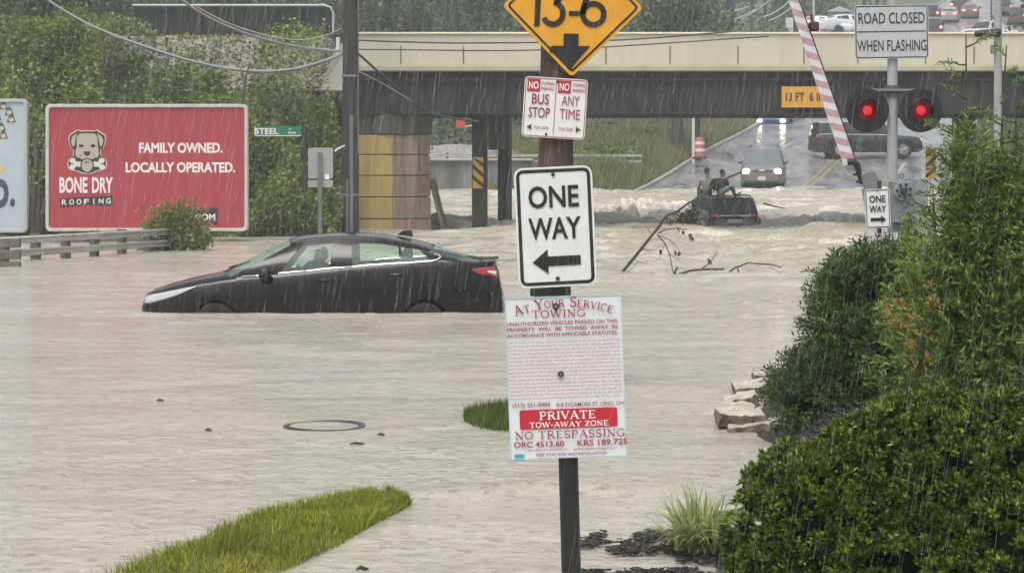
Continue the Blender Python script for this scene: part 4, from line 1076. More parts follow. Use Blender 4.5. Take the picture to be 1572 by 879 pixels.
stroke_digit(mb, [(u(826), vb + h - wd * .1), (u(819), vb + h - 12 * s)], wd * .8)
r3 = h * .27
stroke_digit(mb, arc(u(849), vb + r3 + wd / 2 - .002, r3 * .92, r3, -155, 85), wd)
stroke_digit(mb, arc(u(849), vb + 3 * r3 + wd / 2 - .002, r3 * .82, r3 * .92, -85, 155), wd)
mb.box((u(882), -.009, vb + 21 * s), (17 * s, .001, 7.5 * s))
r6 = h * .26
stroke_digit(mb, arc(u(911), vb + r6 + wd / 2, r6, r6, 0, 360, 28), wd)
stroke_digit(mb, arc(u(911) + r6 * .75, vb + r6 + wd / 2, r6 * 1.75, r6 * 2.45, 180, 108, 12), wd)
rot45(mb).build('lettering', BLACK, t, local=True, fixn=False)
a = [(866, 52), (889, 52), (889, 71), (907, 70.5), (877, 107), (846, 73.5), (849, 71), (866, 71)]
mb = MB(); mb.prism([(u(p), v(q)) for p, q in reversed(a)], -.009, -.0035); rot45(mb).build('arrow', BLACK, t, local=True)
b = MB(); b.tube([(u(847), .006, v(80)), (u(847), -.010, v(80))], [.012, .010], 8); rot45(b).build('bolt', BOLT, t, local=True)

# no stopping / bus stop double sign
c = P(851.7, 166, YS - .01)
w_, h_ = 97 * s, 92.5 * s
t = sign('parking_sign', 'white and red sign with two panels BUS STOP and ANY TIME on the wood pole', 'sign', c, w_, h_, -3.6, 0, .035, WHITE, REDINK, .006, .008)
MB().box((0, -.005, -.0), (.005, .003, h_ - .05)).build('divider', REDINK, t, local=True)
for k in (-1, 1):
    x0 = k * w_ / 4
    rd = MB(); rd.box((x0 - .055 if k < 0 else x0 - .062, -.005, h_ / 2 - .072), (.108, .003, .105)); rd.build('red_panel', REDINK, t, local=True)
wt = MB()
for k in (-1, 1): text(wt, 'NO', k * w_ / 4 - (.055 if k < 0 else .062), h_ / 2 - .072, .062, .082, .02)
wt.build('white_lettering', M('ink_white', (.8, .8, .78), .45), t, local=True)
tx = MB()
for k in (-1, 1):
    x0 = k * w_ / 4 + .062
    text(tx, 'STOPPING', x0, h_ / 2 - .052, .028, .108, .01); text(tx, 'PARKING', x0, h_ / 2 - .096, .028, .108, .01)
text(tx, 'BUS', -w_ / 4 + .008, .068, .086, .145, .012); text(tx, 'STOP', -w_ / 4 + .004, -.046, .086, .178, .012)
text(tx, 'ANY', w_ / 4 - .004, .068, .086, .150, 0); text(tx, 'TIME', w_ / 4 - .004, -.046, .086, .172, 0)
text(tx, 'TOW ZONE', -w_ / 4 + .03, -.172, .024, .12, .006); text(tx, 'TOW ZONE', w_ / 4 - .03, -.172, .024, .12, .006)
tx.build('lettering', MAROON, t, local=True)
ar = MB()
ar.prism([(-w_ / 4 - .095, -.17), (-w_ / 4 - .055, -.145), (-w_ / 4 - .055, -.195)], -.008, -.003); ar.prism([(w_ / 4 + .095, -.17), (w_ / 4 + .055, -.195), (w_ / 4 + .055, -.145)], -.008, -.003)
ar.build('arrow', DARKINK, t, local=True)
bolt(t, -.06, -h_ / 2 + .03, .012, BOLT); bolt(t, .01, h_ / 2 - .03, .012, BOLT)

# big ONE WAY
c = P(852.5, 348, YS - .02)
w_, h_ = 121 * s, 184 * s
ONE = sign('one_way_sign', 'large white ONE WAY sign with left arrow above the towing notice', 'sign', c, w_, h_, 2.6, 6, .075, WHITE, BLACK, .028, .018)
def one_way(t, w_, h_, arrow):
    k = w_ / .66
    mb = MB(); text(mb, 'ONE', -.005 * k, .252 * k, .182 * k, .425 * k, .022); text(mb, 'WAY', -.005 * k, -.012 * k, .182 * k, .445 * k, .022); mb.build('lettering', BLACK, t, local=True)
    a = [(-.205, -.29), (-.075, -.185), (-.075, -.245), (.20, -.245), (.20, -.325), (-.075, -.325), (-.075, -.39)]
    a = [(x * (1 if arrow < 0 else -1) * k, z * k) for x, z in a]
    mb = MB(); mb.prism(a, -.009, -.0035); mb.build('arrow', BLACK, t, local=True)
one_way(ONE, w_, h_, -1)
bolt(ONE, 0, h_ / 2 - .065, .018, BOLT); bolt(ONE, .0, -h_ / 2 + .07, .020, BOLT)
pe = M('reflective_tape', (.45, .05, .08), .4)

# towing notice on its own dark post
YT = 8.12
s = YT / F
c = P(868.5, 578, YT)
w_, h_ = 179 * s, 248 * s
TS = sign('towing_sign', 'large white towing notice covered in red print, nearest sign on thin dark post', 'sign', c, w_, h_, 2.0, 0, .004, M('notice_white', (.68, .71, .735), .3, var=.04, vscale=9), M('notice_edge', (.45, .58, .62), .4), .004, 0, th=.003)
uu = lambda px: (px - 868.5) * s
vv = lambda py: -(py - 578) * s
tx = MB()
# arched first line, small capitals, then the lines below, letter by letter for the arch
serif(tx, 'At Your Service', 0, vv(464), 16 * s, 154 * s, small=.74, path=lambda x: (-(x / (76 * s)) ** 2 * 13 * s + 1.5 * s, -math.atan(2 * x / (76 * s) * 13 / 76)), fat=.95)
serif(tx, 'TOWING', uu(861), vv(480.5), 12 * s, 84 * s)
tx.build('heading_lettering', MAROON, TS, local=True, fixn=False)
tx = MB()
for ln, py in (('UNAUTHORIZED VEHICLES PARKED ON THIS', 494.5), ('PROPERTY  WILL  BE  TOWED  AWAY  IN', 503.5), ('ACCORDANCE WITH APPLICABLE STATUTES.', 512.5)):
    text(tx, ln, uu(865.5), vv(py), 5.6 * s, 170 * s, .022)
tx.build('warning_lettering', MAROON, TS, local=True); tx = MB()
text(tx, '(513) 251-8484', uu(814), vv(619), 6.2 * s, 58 * s, .016); text(tx, '818 SYCAMORE ST. CINCI, OH', uu(904), vv(620.3), 6.2 * s, 103 * s, .012)
tx.build('contact_lettering', MAROON, TS, local=True); tx = MB()
text(tx, 'ORC 4513.60', uu(824), vv(679.5), 9.0 * s, 77 * s, .02); text(tx, 'KRS 189.725', uu(921), vv(679.5), 9.0 * s, 77 * s, .02)
text(tx, 'FREE TOW SIGN AND INSTALLATION', uu(873), vv(696), 4.6 * s, 108 * s, .012)
text(tx, 'PROPERTY OF AYSTOW LLC', uu(838), vv(688.5), 2.6 * s, 62 * s, .004); text(tx, 'www.aystowing.com', uu(908), vv(688.5), 3.6 * s, 64 * s, .004)
tx.build('code_lettering', MAROON, TS, local=True); tx = MB(); serif(tx, 'NO TRESPASSING', uu(872), vv(665.5), 12 * s, 170 * s)
tx.build('trespass_lettering', MAROON, TS, local=True, fixn=False)
tx = MB()
micro = ['The Private Tow-Away Zone is enforceable at all times as determined', 'by the owner of the property. Any unauthorized vehicle, ignition or', 'otherwise, as determined by the owner of the property, may be towed',
         'to park on this property. If parked your vehicle in this Private Tow-', 'Away Zone without the consent of the owner of the property or in', 'violation of any applicable condition or regulation, (a) the vehicle',
         'may be removed without notice at the risk and expense of the owner, (b)', 'you consent of the removal hereof, and (c) the right of the owner', 'agency to inspect the vehicle and charge a reasonable storage fee',
         'may be recovered upon payment of all towing and storage fees', 'upon payment of all applicable fees, as set forth in O.R.C. 4513.', 'Vehicles may be recovered at the address stated below, day or night.',
         'At Your Service Towing is not responsible for damage, theft or loss', 'contents of vehicles. Failure to recover a vehicle may result in', 'the loss of title to the vehicle as provided in O.R.C. 4513.61', 'vehicle and its contents according to law and by the order of the owner.']
for i, ln in enumerate(micro): text(tx, ln, uu(867.5), vv(523.0 + i * 5.72), 3.1 * s, 172 * s, .006)
tx.build('fine_print', PINKINK, TS, local=True)
mb = MB(); mb.prism(rrect(150 * s, 29.5 * s, .008, cx=uu(870.5), cz=vv(641.5)), -.0052, -.001); mb.build('red_panel', M('red_panel', (.50, .018, .035), .4), TS, local=True)
mb = MB(); serif(mb, 'PRIVATE', uu(869), vv(636), 12.5 * s, 88 * s, y=-.0075, fat=1.15); serif(mb, 'TOW-AWAY ZONE', uu(871), vv(650), 8.2 * s, 122 * s, y=-.0075, fat=1.25); mb.build('white_lettering', MATS['ink_white'], TS, local=True, fixn=False)
mb = MB(); mb.box((uu(793), -.003, vv(699)), (15 * s, .002, 10 * s)); mb.build('sticker', M('cyan_sticker', (.06, .34, .46), .4), TS, local=True)
for (px, py, r) in ((857, 469.5, 5.5), (861, 573.5, 5.0)):
    mb = MB(); mb.tube([(uu(px), 0, vv(py)), (uu(px), -.012, vv(py))], [r * s, r * s * .8], 12); mb.build('bolt', BOLT, TS, local=True, smooth=40)
    mb = MB(); mb.tube([(uu(px), -.012, vv(py)), (uu(px), -.017, vv(py))], [r * s * .45, r * s * .35], 8); mb.build('bolt_head', M('bolt_bright', (.4, .4, .41), .35, metal=.8), TS, local=True, smooth=40)
a, b = P(866, 470, YT + .03), P(877, 879, YT + .03)
d = (b - a); top = a - d * .02; bot = a + d * 1.32
t = thing('sign_post', 'thin black square steel post standing in front of the flood holding the towing notice', 'post', (bot.x, bot.y, bot.z))
def sqtube(mb, p0, p1, w0, dpt):
    vs = [(p.x + i * w0 / 2, p.y + j * dpt / 2, p.z) for p in (p0, p1) for (i, j) in ((-1, -1), (1, -1), (1, 1), (-1, 1))]
    mb.add(vs, [(0, 1, 2, 3), (7, 6, 5, 4), (0, 4, 5, 1), (1, 5, 6, 2), (2, 6, 7, 3), (3, 7, 4, 0)])
mb = MB(); sqtube(mb, top, bot, .056, .035)
mb.build('upright', M('black_steel', (.012, .012, .0125), .45, var=.3, vscale=20), t, bevel=.004)
mb = MB()
for sx in (-1, 1): sqtube(mb, top + Vector((sx * .033, -.002, 0)), bot + Vector((sx * .033, -.002, 0)), .010, .02)
mb.build('flange', M('black_steel_edge', (.035, .035, .036), .4), t)

# ------------------------------------------------------------------ right side: flashing signal, gate, box, small signs
YF = 29.0
s = YF / F
b = P(1370, 470, YF)
t = thing('flashing_signal', 'grey signal post with two round black flashers lit red', 'signal', (b.x, YF, 0.0))
mb = MB(); mb.tube([(b.x, YF, -.8), (b.x, YF, 4.6)], [.076, .07], 16); mb.build('post', M('galv_pale', (.36, .37, .37), .45, var=.08, vscale=6), t, smooth=50)
mb = MB(); c0, c1 = P(1327, 140, YF), P(1412, 140, YF); mb.tube([(c0.x, YF - .09, c0.z), (c1.x, YF - .09, c1.z)], .03, 8); mb.tube([(b.x, YF, c0.z - .08), (b.x, YF, c0.z + .08)], .10, 12)
mb.build('cross_arm', M('grey_dark', (.10, .10, .105), .5), t, smooth=40)
BP = M('flasher_black', (.010, .010, .011), .55)
RL = M('red_lamp', (.5, .01, .02), .25, emit=1.1, ecol=(1, .0, .02))
for px in (1328.5, 1410):
    c = P(px, 170, YF)
    mb = MB(); mb.tube([(c.x, YF - .10, c.z), (c.x, YF - .14, c.z)], [.30, .305], 40)
    bp = mb.build('backplate', BP, t, smooth=40)
    mb = MB(); mb.tube([(c.x, YF + .06, c.z), (c.x, YF - .12, c.z)], [.10, .14], 20); mb.build('lamp_housing', BP, bp, smooth=40)
    # hood: a half-open tube over the lens
    mb = MB(); mb.grid(lambda u, v: (c.x + .155 * math.cos(R(-20 + 220 * u)), YF - .14 - .24 * v * (.55 + .45 * math.sin(R(180 * u))), c.z + .155 * math.sin(R(-20 + 220 * u))), 20, 4); mb.build('hood', BP, bp, smooth=60, solid=.006)
    lens = MB()
    def lf(u, v):
        a = 2 * math.pi * u; r = .148 * v; return (c.x + r * math.cos(a), YF - .155 - .03 * (1 - v * v), c.z + r * math.sin(a))
    lens.grid(lf, 24, 6)
    m = M('red_lens_lamp', (.09, .003, .005), .3, coat=.2, emit=.035, ecol=(1, 0, .02))
    lens.build('lens', m, bp, smooth=60)
    core = MB(); core.grid(lambda u, v: (c.x + .06 * v * math.cos(2 * math.pi * u), YF - .187 - .012 * (1 - v * v), c.z + .06 * v * math.sin(2 * math.pi * u)), 20, 5); core.build('glowing_bulb', RL, bp, smooth=60)
c = P(1368.7, 49, YF - .10)
t = sign('road_closed_sign', 'grey white sign ROAD CLOSED WHEN FLASHING at top of the signal post', 'sign', c, 113 * s, 82 * s, .8, 0, .05, M('sign_grey', (.50, .51, .515), .4, var=.05, vscale=4), BLACK, .012, .012)
mb = MB(); text(mb, 'ROAD CLOSED', 0, .19, .150, .92, .004); text(mb, 'WHEN FLASHING', 0, -.19, .150, .96, .004); mb.box((0, -.006, .005), (.95, .003, .012)); mb.build('lettering', BLACK, t, local=True)

# gate: box, bracket, striped arm nearly upright
t = thing('barrier_gate', 'raised pink and white striped barrier arm on a grey gate box', 'barrier gate', (P(1390, 300, 28.6).x, 28.6, 0))
YG = 28.6
g = lambda px, py, d=YG: P(px, py, d)
grey = M('box_grey', (.26, .275, .285), .45, var=.1, vscale=5); grey2 = M('box_grey_dark', (.17, .18, .19), .5, var=.12, vscale=5)
a, b = g(1366, 278), g(1394, 342); mb = MB(); mb.box(((a.x + b.x) / 2, YG - .05, (a.z + b.z) / 2), (b.x - a.x, .34, a.z - b.z)); mb.build('gate_box', grey2, t, bevel=.015)
a, b = g(1393, 273), g(1421, 341); mb = MB(); mb.box(((a.x + b.x) / 2, YG + .02, (a.z + b.z) / 2), (b.x - a.x, .40, a.z - b.z)); cb = mb.build('cabinet', grey, t, bevel=.015)
mb = MB(); mb.box((a.x + .02, YG - .19, (a.z + b.z) / 2), (.045, .03, a.z - b.z + .04)); mb.build('door_flange', grey, cb)
a, b = g(1366, 338), g(1405, 358); mb = MB(); mb.box(((a.x + b.x) / 2, YG, (a.z + b.z) / 2 - .3), (b.x - a.x, .3, a.z - b.z + .6)); mb.build('pedestal', grey2, t, bevel=.01)
c = g(1382, 293); mb = MB(); mb.tube([(c.x, YG - .21, c.z), (c.x, YG - .26, c.z)], .13, 24); hub = mb.build('drive_plate', grey, t, smooth=40)
mb = MB(); mb.tube([(c.x, YG - .255, c.z), (c.x, YG - .31, c.z)], [.05, .045], 16)
for k in range(7):
    q = R(20 + 360 * k / 7); mb.tube([(c.x + .092 * math.cos(q), YG - .255, c.z + .092 * math.sin(q)), (c.x + .092 * math.cos(q), YG - .29, c.z + .092 * math.sin(q))], .021, 8)
mb.build('bolt', BOLT, hub, smooth=40)
c = g(1382, 270); mb = MB(); mb.tube([(c.x + .03 * math.cos(q), YG - .1, c.z + .03 * math.sin(q)) for q in np.linspace(0, 2 * math.pi, 14)], .007, 6); mb.build('lifting_eye', BOLT, t, smooth=40)
p4 = [g(1316, 268), g(1337, 262), g(1347, 286), g(1352, 302), g(1330, 318), g(1322, 292)]
mb = MB(); mb.prism([(p.x, p.z) for p in p4], YG - .30, YG - .22); mb.build('counterweight_plate', grey2, t, bevel=.006)
mb = MB(); pa = [g(1322, 290), g(1327, 320), g(1331, 350)]; mb.tube([(p.x, YG - .2, p.z) for p in pa], [.03, .025, .02], 8); mb.build('support_strut', grey, t, smooth=40)
mb = MB(); pa = [g(1296, 249), g(1306, 248), g(1311, 254), g(1314, 266), g(1319, 282)]; mb.tube([(p.x, YG - .26, p.z) for p in pa], [.05, .055, .05, .04, .035], 8)
for pp in (g(1312, 268), g(1316, 279)): mb.box((pp.x - .03, YG - .27, pp.z), (.06, .05, .03))
mb.build('arm_bracket', M('bracket_black', (.012, .012, .013), .6), t, smooth=40)
# arm
a, b = g(1300, 252), g(1213, 0); dvec = (b - a); Ln = dvec.length * 1.12; dv = dvec.normalized(); perp = Vector((dv.z, 0, -dv.x))
armw = M('arm_white', (.66, .64, .65), .4, var=.08, vscale=8); armp = M('arm_pink', (.50, .30, .315), .4, var=.15, vscale=8)
mb = MB(); w0, w1 = .085, .062
def ap(sg, tt, y): return a + dv * tt + perp * sg * (w0 + (w1 - w0) * tt / Ln) + Vector((0, y, 0))
mb.add([ap(i, q, j) for q in (0, Ln) for (i, j) in ((-1, -.27), (1, -.27), (1, -.23), (-1, -.23))], [(0, 1, 2, 3), (7, 6, 5, 4), (0, 4, 5, 1), (1, 5, 6, 2), (2, 6, 7, 3), (3, 7, 4, 0)])
arm = mb.build('arm', armw, t, bevel=.005)
mb = MB(); q = .02
while q < Ln - .2:
    mb.add([ap(1, q, -.2725), ap(1, q + .10, -.2725), ap(-1, q + .20, -.2725), ap(-1, q + .10, -.2725)], [(0, 1, 2, 3)]); q += .205
mb.build('stripe', armp, arm)
mb = MB(); mb.tube([ap(1.12, .05, -.25), ap(1.15, Ln * .5, -.25), ap(1.12, Ln * .98, -.25)], .010, 6); mb.build('cable', BLACK, arm)
c = g(1245, 43); mb = MB(); mb.box((c.x, YG - .27, c.z), (.13, .14, .13)); l = mb.build('arm_lamp', M('lamp_black', (.012, .012, .012), .5), arm, bevel=.02)
mb = MB(); mb.tube([(c.x, YG - .34, c.z), (c.x, YG - .37, c.z)], .05, 14); mb.tube([(c.x - .02, YG - .25, c.z + .06), (c.x - .03, YG - .25, c.z + .16)], .02, 8); mb.build('lens', M('dull_red_lens', (.10, .012, .015), .3), l, smooth=40)

# small ONE WAY and its notice
YO = 22.0; s = YO / F
c = P(1347.5, 320, YO)
t = sign('one_way_sign', 'small white ONE WAY sign with right arrow in front of the grey gate box', 'sign', c, 38.5 * s, 60 * s, 2.0, 0, .03, WHITE, BLACK, .008, .008, th=.004)
one_way(t, 38.5 * s, 60 * s, 1); bolt(t, 0, 27 * s, .008, BOLT)
c = P(1352, 373, YO - .02)
t2 = sign('parking_notice', 'small white notice with faint red print under the small ONE WAY sign', 'sign', c, 53 * s, 30 * s, 2, 0, .004, M('notice_pale', (.62, .60, .60), .4), None, th=.003)
mb = MB(); text(mb, 'AT YOUR SERVICE', 0, .072, .020, .26, .006); text(mb, 'TOWING', 0, .042, .022, .16, .01)
for i, ln in enumerate(micro[:7]): text(mb, ln, 0, .015 - i * .013, .006, .32, .006)
mb.build('lettering', M('pale_red_ink', (.55, .30, .30), .5), t2, local=True)
b = P(1350, 372, YO + .03); tp = thing('sign_post', 'narrow metal post under the small ONE WAY sign beside the conifer shrub', 'post', (b.x, b.y, -.1))
mb = MB(); mb.box((b.x, YO + .03, .78), (.045, .025, 1.9)); mb.build('upright', M('post_dark', (.05, .05, .05), .5), tp)
mb = MB(); c = P(1349, 354, YO - .01); mb.ball((c.x, YO - .01, c.z), (.018, .015, .035), 10, 6); mb.build('clamp', BOLT, tp, smooth=60)

# black bollard with a rounded, wet cap
c = P(1391, 378, 21.0)
t = thing('black_bollard', 'short black bollard with slanted top beside the small ONE WAY sign', 'bollard', (c.x, 21.0, 0))
zt_ = P(1391, 330, 21).z
mb = MB(); rings = [(0, .058), (.5, .058), (zt_ - .16, .060), (zt_ - .06, .055), (zt_ - .02, .035), (zt_, .012)]
mb.tube([(c.x + (.03 if z > zt_ - .08 else 0) * (z - zt_ + .08) / .08, 21.0, z) for z, r in rings], [r for z, r in rings], 16); mb.build('cover', M('black_plastic', (.010, .010, .011), .22), t, smooth=60)
mb = MB(); mb.tube([(c.x, 21.0, -.3), (c.x, 21.0, .3)], .064, 16); mb.build('base', BOLT, t, smooth=40)

# grey lamp post behind the conifers
YL = 30.5
b = P(1532, 250, YL)
t = thing('lamp_post', 'plain grey metal post with a small box, rising behind the conifer', 'lamp post', (b.x, YL, 0))
mb = MB(); mb.tube([(b.x, YL, -.8), (b.x, YL, 6.5)], [.062, .055], 14); mb.build('shaft', MATS['galv_pale'], t, smooth=50)
mb = MB(); c = P(1524, 76, YL - .05); mb.box((c.x, YL - .05, c.z), (.06, .07, .13)); mb.build('junction_box', M('grey_mid', (.2, .2, .2), .5), t, bevel=.01)
mb = MB(); c = P(1535, 50, YL - .05); mb.tube([(b.x - .35, YL - .06, c.z - .02), (b.x + .0, YL - .07, c.z), (b.x + .02, YL - .07, c.z)], [.05, .06, .05], 8); mb.build('bracket_arm', BOLT, t, smooth=40)
mb = MB(); c = P(1570, 80, YL); mb.tube([(c.x - .08, YL, c.z), (c.x + .1, YL, c.z + .01)], [.02, .05], 8); 
# ------------------------------------------------------------------ billboards
YB = 52.0; s = YB / F
def billboard(name, label, px0, px1, py0, py1, face, frame_m):
    a, b = P(px0, py0, YB), P(px1, py1, YB)
    c = ((a.x + b.x) / 2, YB, (a.z + b.z) / 2); W_, H_ = b.x - a.x, a.z - b.z
    t = thing(name, label, 'billboard', (c[0], c[1], c[2]))
    MB().prism(rrect(W_ - .1, H_ - .1, .05), -.05, .1).build('poster', face, t, local=True)
    MB().ring(rrect(W_, H_, .13), rrect(W_ - .17, H_ - .17, .07), -.10, .12).build('frame', frame_m, t, local=True, bevel=.015)
    mb = MB()
    for k in (-.3, .3): mb.box((k * W_, .2, -H_ / 2 - .2), (.15, .15, H_ + 1.8))
    mb.build('leg', M('wood_dark', (.05, .04, .032), .8, var=.3, vscale=4), t, local=True)
    return t, c, W_, H_
redm = M('billboard_red', (.34, .035, .05), .45, var=.05, vscale=1.2)
t, c, W_, H_ = billboard('billboard', 'red billboard with dog head logo, FAMILY OWNED. LOCALLY OPERATED.', 71, 381, 160, 355, redm, M('frame_pale', (.48, .46, .43), .5, var=.12, vscale=3))
ub = lambda px: (px - CX) * s - c[0]
vb_ = lambda py: H0 - (py - HY) * s - c[2]
inkw = M('poster_white', (.74, .70, .68), .5)
mb = MB(); text(mb, 'FAMILY OWNED.', ub(278), vb_(227), 15.5 * s, 128 * s, .035, y=-.056); text(mb, 'LOCALLY OPERATED.', ub(277.5), vb_(257), 15.5 * s, 168 * s, .035, y=-.056)
text(mb, 'BONE', ub(113.5), vb_(284), 24 * s, 43 * s, .03, y=-.056); text(mb, 'DRY', ub(158), vb_(284), 24 * s, 32 * s, .03, y=-.056)
mb.build('lettering', inkw, t, local=True)
blk = M('poster_black', (.022, .02, .022), .5)
mb = MB(); mb.prism([(ub(93), vb_(305)), (ub(174), vb_(300)), (ub(174), vb_(316)), (ub(134), vb_(314)), (ub(93), vb_(318.5))], -.058, -.052); mb.build('dark_panel', blk, t, local=True); mb = MB(); mb.box((ub(311), -.055, vb_(332)), (48 * s, .006, 26 * s)); mb.build('dark_panel', blk, t, local=True)
mb = MB()
for i, ch in enumerate('ROOFING'): text(mb, ch, ub(99.5 + i * 11.3), vb_(310.3 - i * .35), 8.0 * s, 7.5 * s if ch != 'I' else None, .02, y=-.062)
text(mb, '.COM', ub(314), vb_(333), 10 * s, 34 * s, .03, y=-.062); mb.build('small_lettering', inkw, t, local=True)
def zp(pts): return [(ub(60 + x / 3.515), vb_(150 + y / 3.515)) for x, y in pts]
def ze(x, y, a, b): return ellipse(ub(60 + x / 3.515), vb_(150 + y / 3.515), a * s / 3.515, b * s / 3.515)
tan_ = M('logo_tan', (.42, .37, .29), .5); crm = M('logo_cream', (.62, .55, .45), .5); grb = M('logo_bone', (.6, .58, .55), .5)
half = [(262, 176), (225, 178), (208, 172), (165, 200), (160, 225), (172, 270), (188, 283), (186, 318), (162, 330), (155, 352), (160, 380), (178, 392), (210, 397), (232, 408), (262, 412)]
mir = lambda pts: [(524 - x, y) for x, y in reversed(pts)]
shr = lambda pts, k: [(262 + (x - 262) * k, 292 + (y - 292) * k) for x, y in pts]
mb = MB(); mb.prism(zp(half + mir(half)[1:-1]), -.056, -.051); mb.build('logo_outline', crm, t, local=True)
mb = MB(); mb.prism(zp(shr(half + mir(half)[1:-1], .955)), -.060, -.0565); mb.build('logo_ground', blk, t, local=True)
mb = MB(); face = [(262, 192), (222, 194), (206, 212), (206, 262), (198, 300), (205, 322), (235, 332), (262, 334)]
mb.prism(zp(face + mir(face)[1:-1]), -.064, -.0605)
for k in (0, 1):
    ear = [(182, 212), (208, 190), (200, 218), (194, 258), (184, 262), (174, 235)]
    mb.prism(zp(ear if not k else mir(ear)), -.064, -.0605)
mb.prism(ze(262, 366, 30, 34), -.0665, -.0645); mb.build('logo_face', tan_, t, local=True)
mb = MB(); bone = MB()
bone.prism(zp([(190, 345), (335, 345), (335, 372), (190, 372)]), -.0635, -.0605)
for (x, y) in ((184, 340), (182, 374), (340, 340), (342, 374)): bone.prism(ze(x, y, 16, 15), -.0637, -.0605)
bone.build('logo_bone', grb, t, local=True)
mb.prism(ze(230, 260, 14, 9), -.066, -.0642); mb.prism(ze(294, 260, 14, 9), -.066, -.0642); mb.prism(zp([(242, 290), (282, 290), (278, 306), (262, 316), (246, 306)]), -.066, -.0642)
mb.ring(ze(262, 366, 37, 41), ze(262, 366, 30, 34), -.0662, -.0642)
stroke = [(248, 352), (254, 344), (264, 342), (272, 348)]
for k in range(3): (x0, y0), (x1, y1) = stroke[k], stroke[k + 1]; mb.prism(zp([(x0, y0), (x1, y1), (x1 + 1, y1 + 7), (x0 + 2, y0 + 8)]), -.069, -.067)
for sx in (1, -1):
    for (x, y) in ((222, 308), (215, 322)):
        q = [(x, y), (x + 12, y + 6), (x + 11, y + 9), (x - 1, y + 3)]; mb.prism(zp(q if sx > 0 else mir(q)), -.066, -.0642)
mb.build('logo_features', blk, t, local=True)

t2, c2, W2, H2 = billboard('billboard', 'pale blue grey billboard cut by the left edge, showing a dark letter D', -268, 43, 152, 357, M('poster_pale', (.40, .47, .52), .4, var=.06, vscale=1.2), M('frame_grey', (.36, .40, .41), .5))
ub2 = lambda px: (px - CX) * s - c2[0]; vb2 = lambda py: H0 - (py - HY) * s - c2[2]
navy = M('navy_ink', (.045, .05, .085), .5)
mb = MB(); text(mb, 'D', ub2(2), vb2(297), 46 * s, 25 * s, .06, y=-.056); text(mb, '.', ub2(20), vb2(294), 46 * s, 8 * s, .05, y=-.056); mb.build('lettering', navy, t2, local=True)
MB().box((ub2(-12), -.053, vb2(260)), (40 * s, .006, 9 * s)).build('yellow_bar', M('poster_yellow', (.55, .47, .17), .5), t2, local=True)
mb = MB(); mb2 = MB()
for (x, y) in ((-4, 180), (6, 163), (15, 172), (18, 183), (3, 196), (6, 208), (-10, 200), (-8, 168)):
    mb.prism([(ub2(x - 7), vb2(y + 5)), (ub2(x + 7), vb2(y + 5)), (ub2(x + 4), vb2(y - 4)), (ub2(x), vb2(y - 9)), (ub2(x - 4), vb2(y - 4))][::-1], -.056, -.051)
    mb2.prism(ellipse(ub2(x), vb2(y + 1), 4 * s, 3.2 * s), -.060, -.0565)
mb.build('emblem_outline', M('emblem_dark', (.09, .085, .07), .5), t2, local=True); mb2.build('emblem', M('emblem_pale', (.5, .46, .36), .5), t2, local=True)

# ------------------------------------------------------------------ guard rail, utility pole, street signs, cables
gx0, gx1 = P(-60, 400, 39.5), P(262, 380, 46.5)
t = thing('guard_rail', 'weathered two-rail guard rail standing in the flood before the red billboard', 'guard rail', ((gx0.x + gx1.x) / 2, 43, 0))
dvec = Vector((gx1.x - gx0.x, 7.0, 0)); L_ = dvec.length; ang = math.atan2(dvec.y, dvec.x)
mt = Matrix.Translation((gx0.x, 39.5, 0)) @ Matrix.Rotation(ang, 4, 'Z')
rm_ = M('rail_metal', (.44, .43, .39), .5, var=.25, vscale=2.5)
for z in (.42, .17):
    mb = MB(); pr_ = [(-.05, -.065), (-.08, -.045), (-.03, -.02), (-.03, .02), (-.08, .045), (-.05, .065)]
    mb.add([(x, y, z + q) for x in (0, L_) for (y, q) in pr_], [(i, i + 1, 7 + i, 6 + i) for i in range(5)], mt); mb.build('beam', rm_, t, solid=.02, smooth=40)
for k in np.arange(.4, L_, 1.05):
    mb = MB(); mb.box((k, .06, -.1), (.15, .16, 1.25), mt); mb.build('post', M('weathered_wood', (.085, .075, .06), .85, var=.3, vscale=6), t, bevel=.01)
a = P(11, 380, 39.0); mb = MB()
for z in (.44, .22, 0.0): mb.box((a.x, 39.1, z), (.46, .14, .18))
mb.build('end_section', M('rail_end', (.12, .10, .085), .7, var=.3, vscale=5), t, bevel=.02)

YU = 58.0
b = P(537, 360, YU)
t = thing('utility_pole', 'tall dark wooden utility pole with cables and conduit behind the black sedan', 'utility pole', (b.x, YU, -.1))
mb = MB(); zs = np.linspace(-.8, 11, 20); mb.tube([(b.x + .004 * z, YU, z) for z in zs], [.255 - .008 * z for z in zs], 18); mb.build('shaft', streak_mat('dark_pole_wood', (.016, .015, .015), (.045, .040, .037), 9, .85, (.35, .7), .05), t, smooth=50)
mb = MB(); mb.tube([(b.x + .06, YU - .25, -.8), (b.x + .06, YU - .24, 3.3)], .055, 8); mb.tube([(b.x - .06, YU - .26, -.8), (b.x - .05, YU - .26, 1.5)], .035, 8); mb.tube([(b.x + .24, YU - .1, 2.2), (b.x + .245, YU - .1, 7)], .02, 6); mb.build('conduit', M('conduit_grey', (.14, .145, .15), .5), t, smooth=40)
mb = MB()
for z, r in ((1.05, .262), (4.35, .24)): mb.tube([(b.x, YU, z), (b.x, YU, z + .06)], r, 18)
mb.build('strap', M('strap_grey', (.2, .2, .2), .5), t, smooth=40)
mb = MB(); c = P(519, 85, YU - .1); mb.tube([(c.x, YU - .1, c.z), (c.x, YU - .1, c.z + .5)], [.05, .06], 8); mb.build('riser_cap', M('white_pvc', (.6, .6, .58), .4), t, smooth=40)
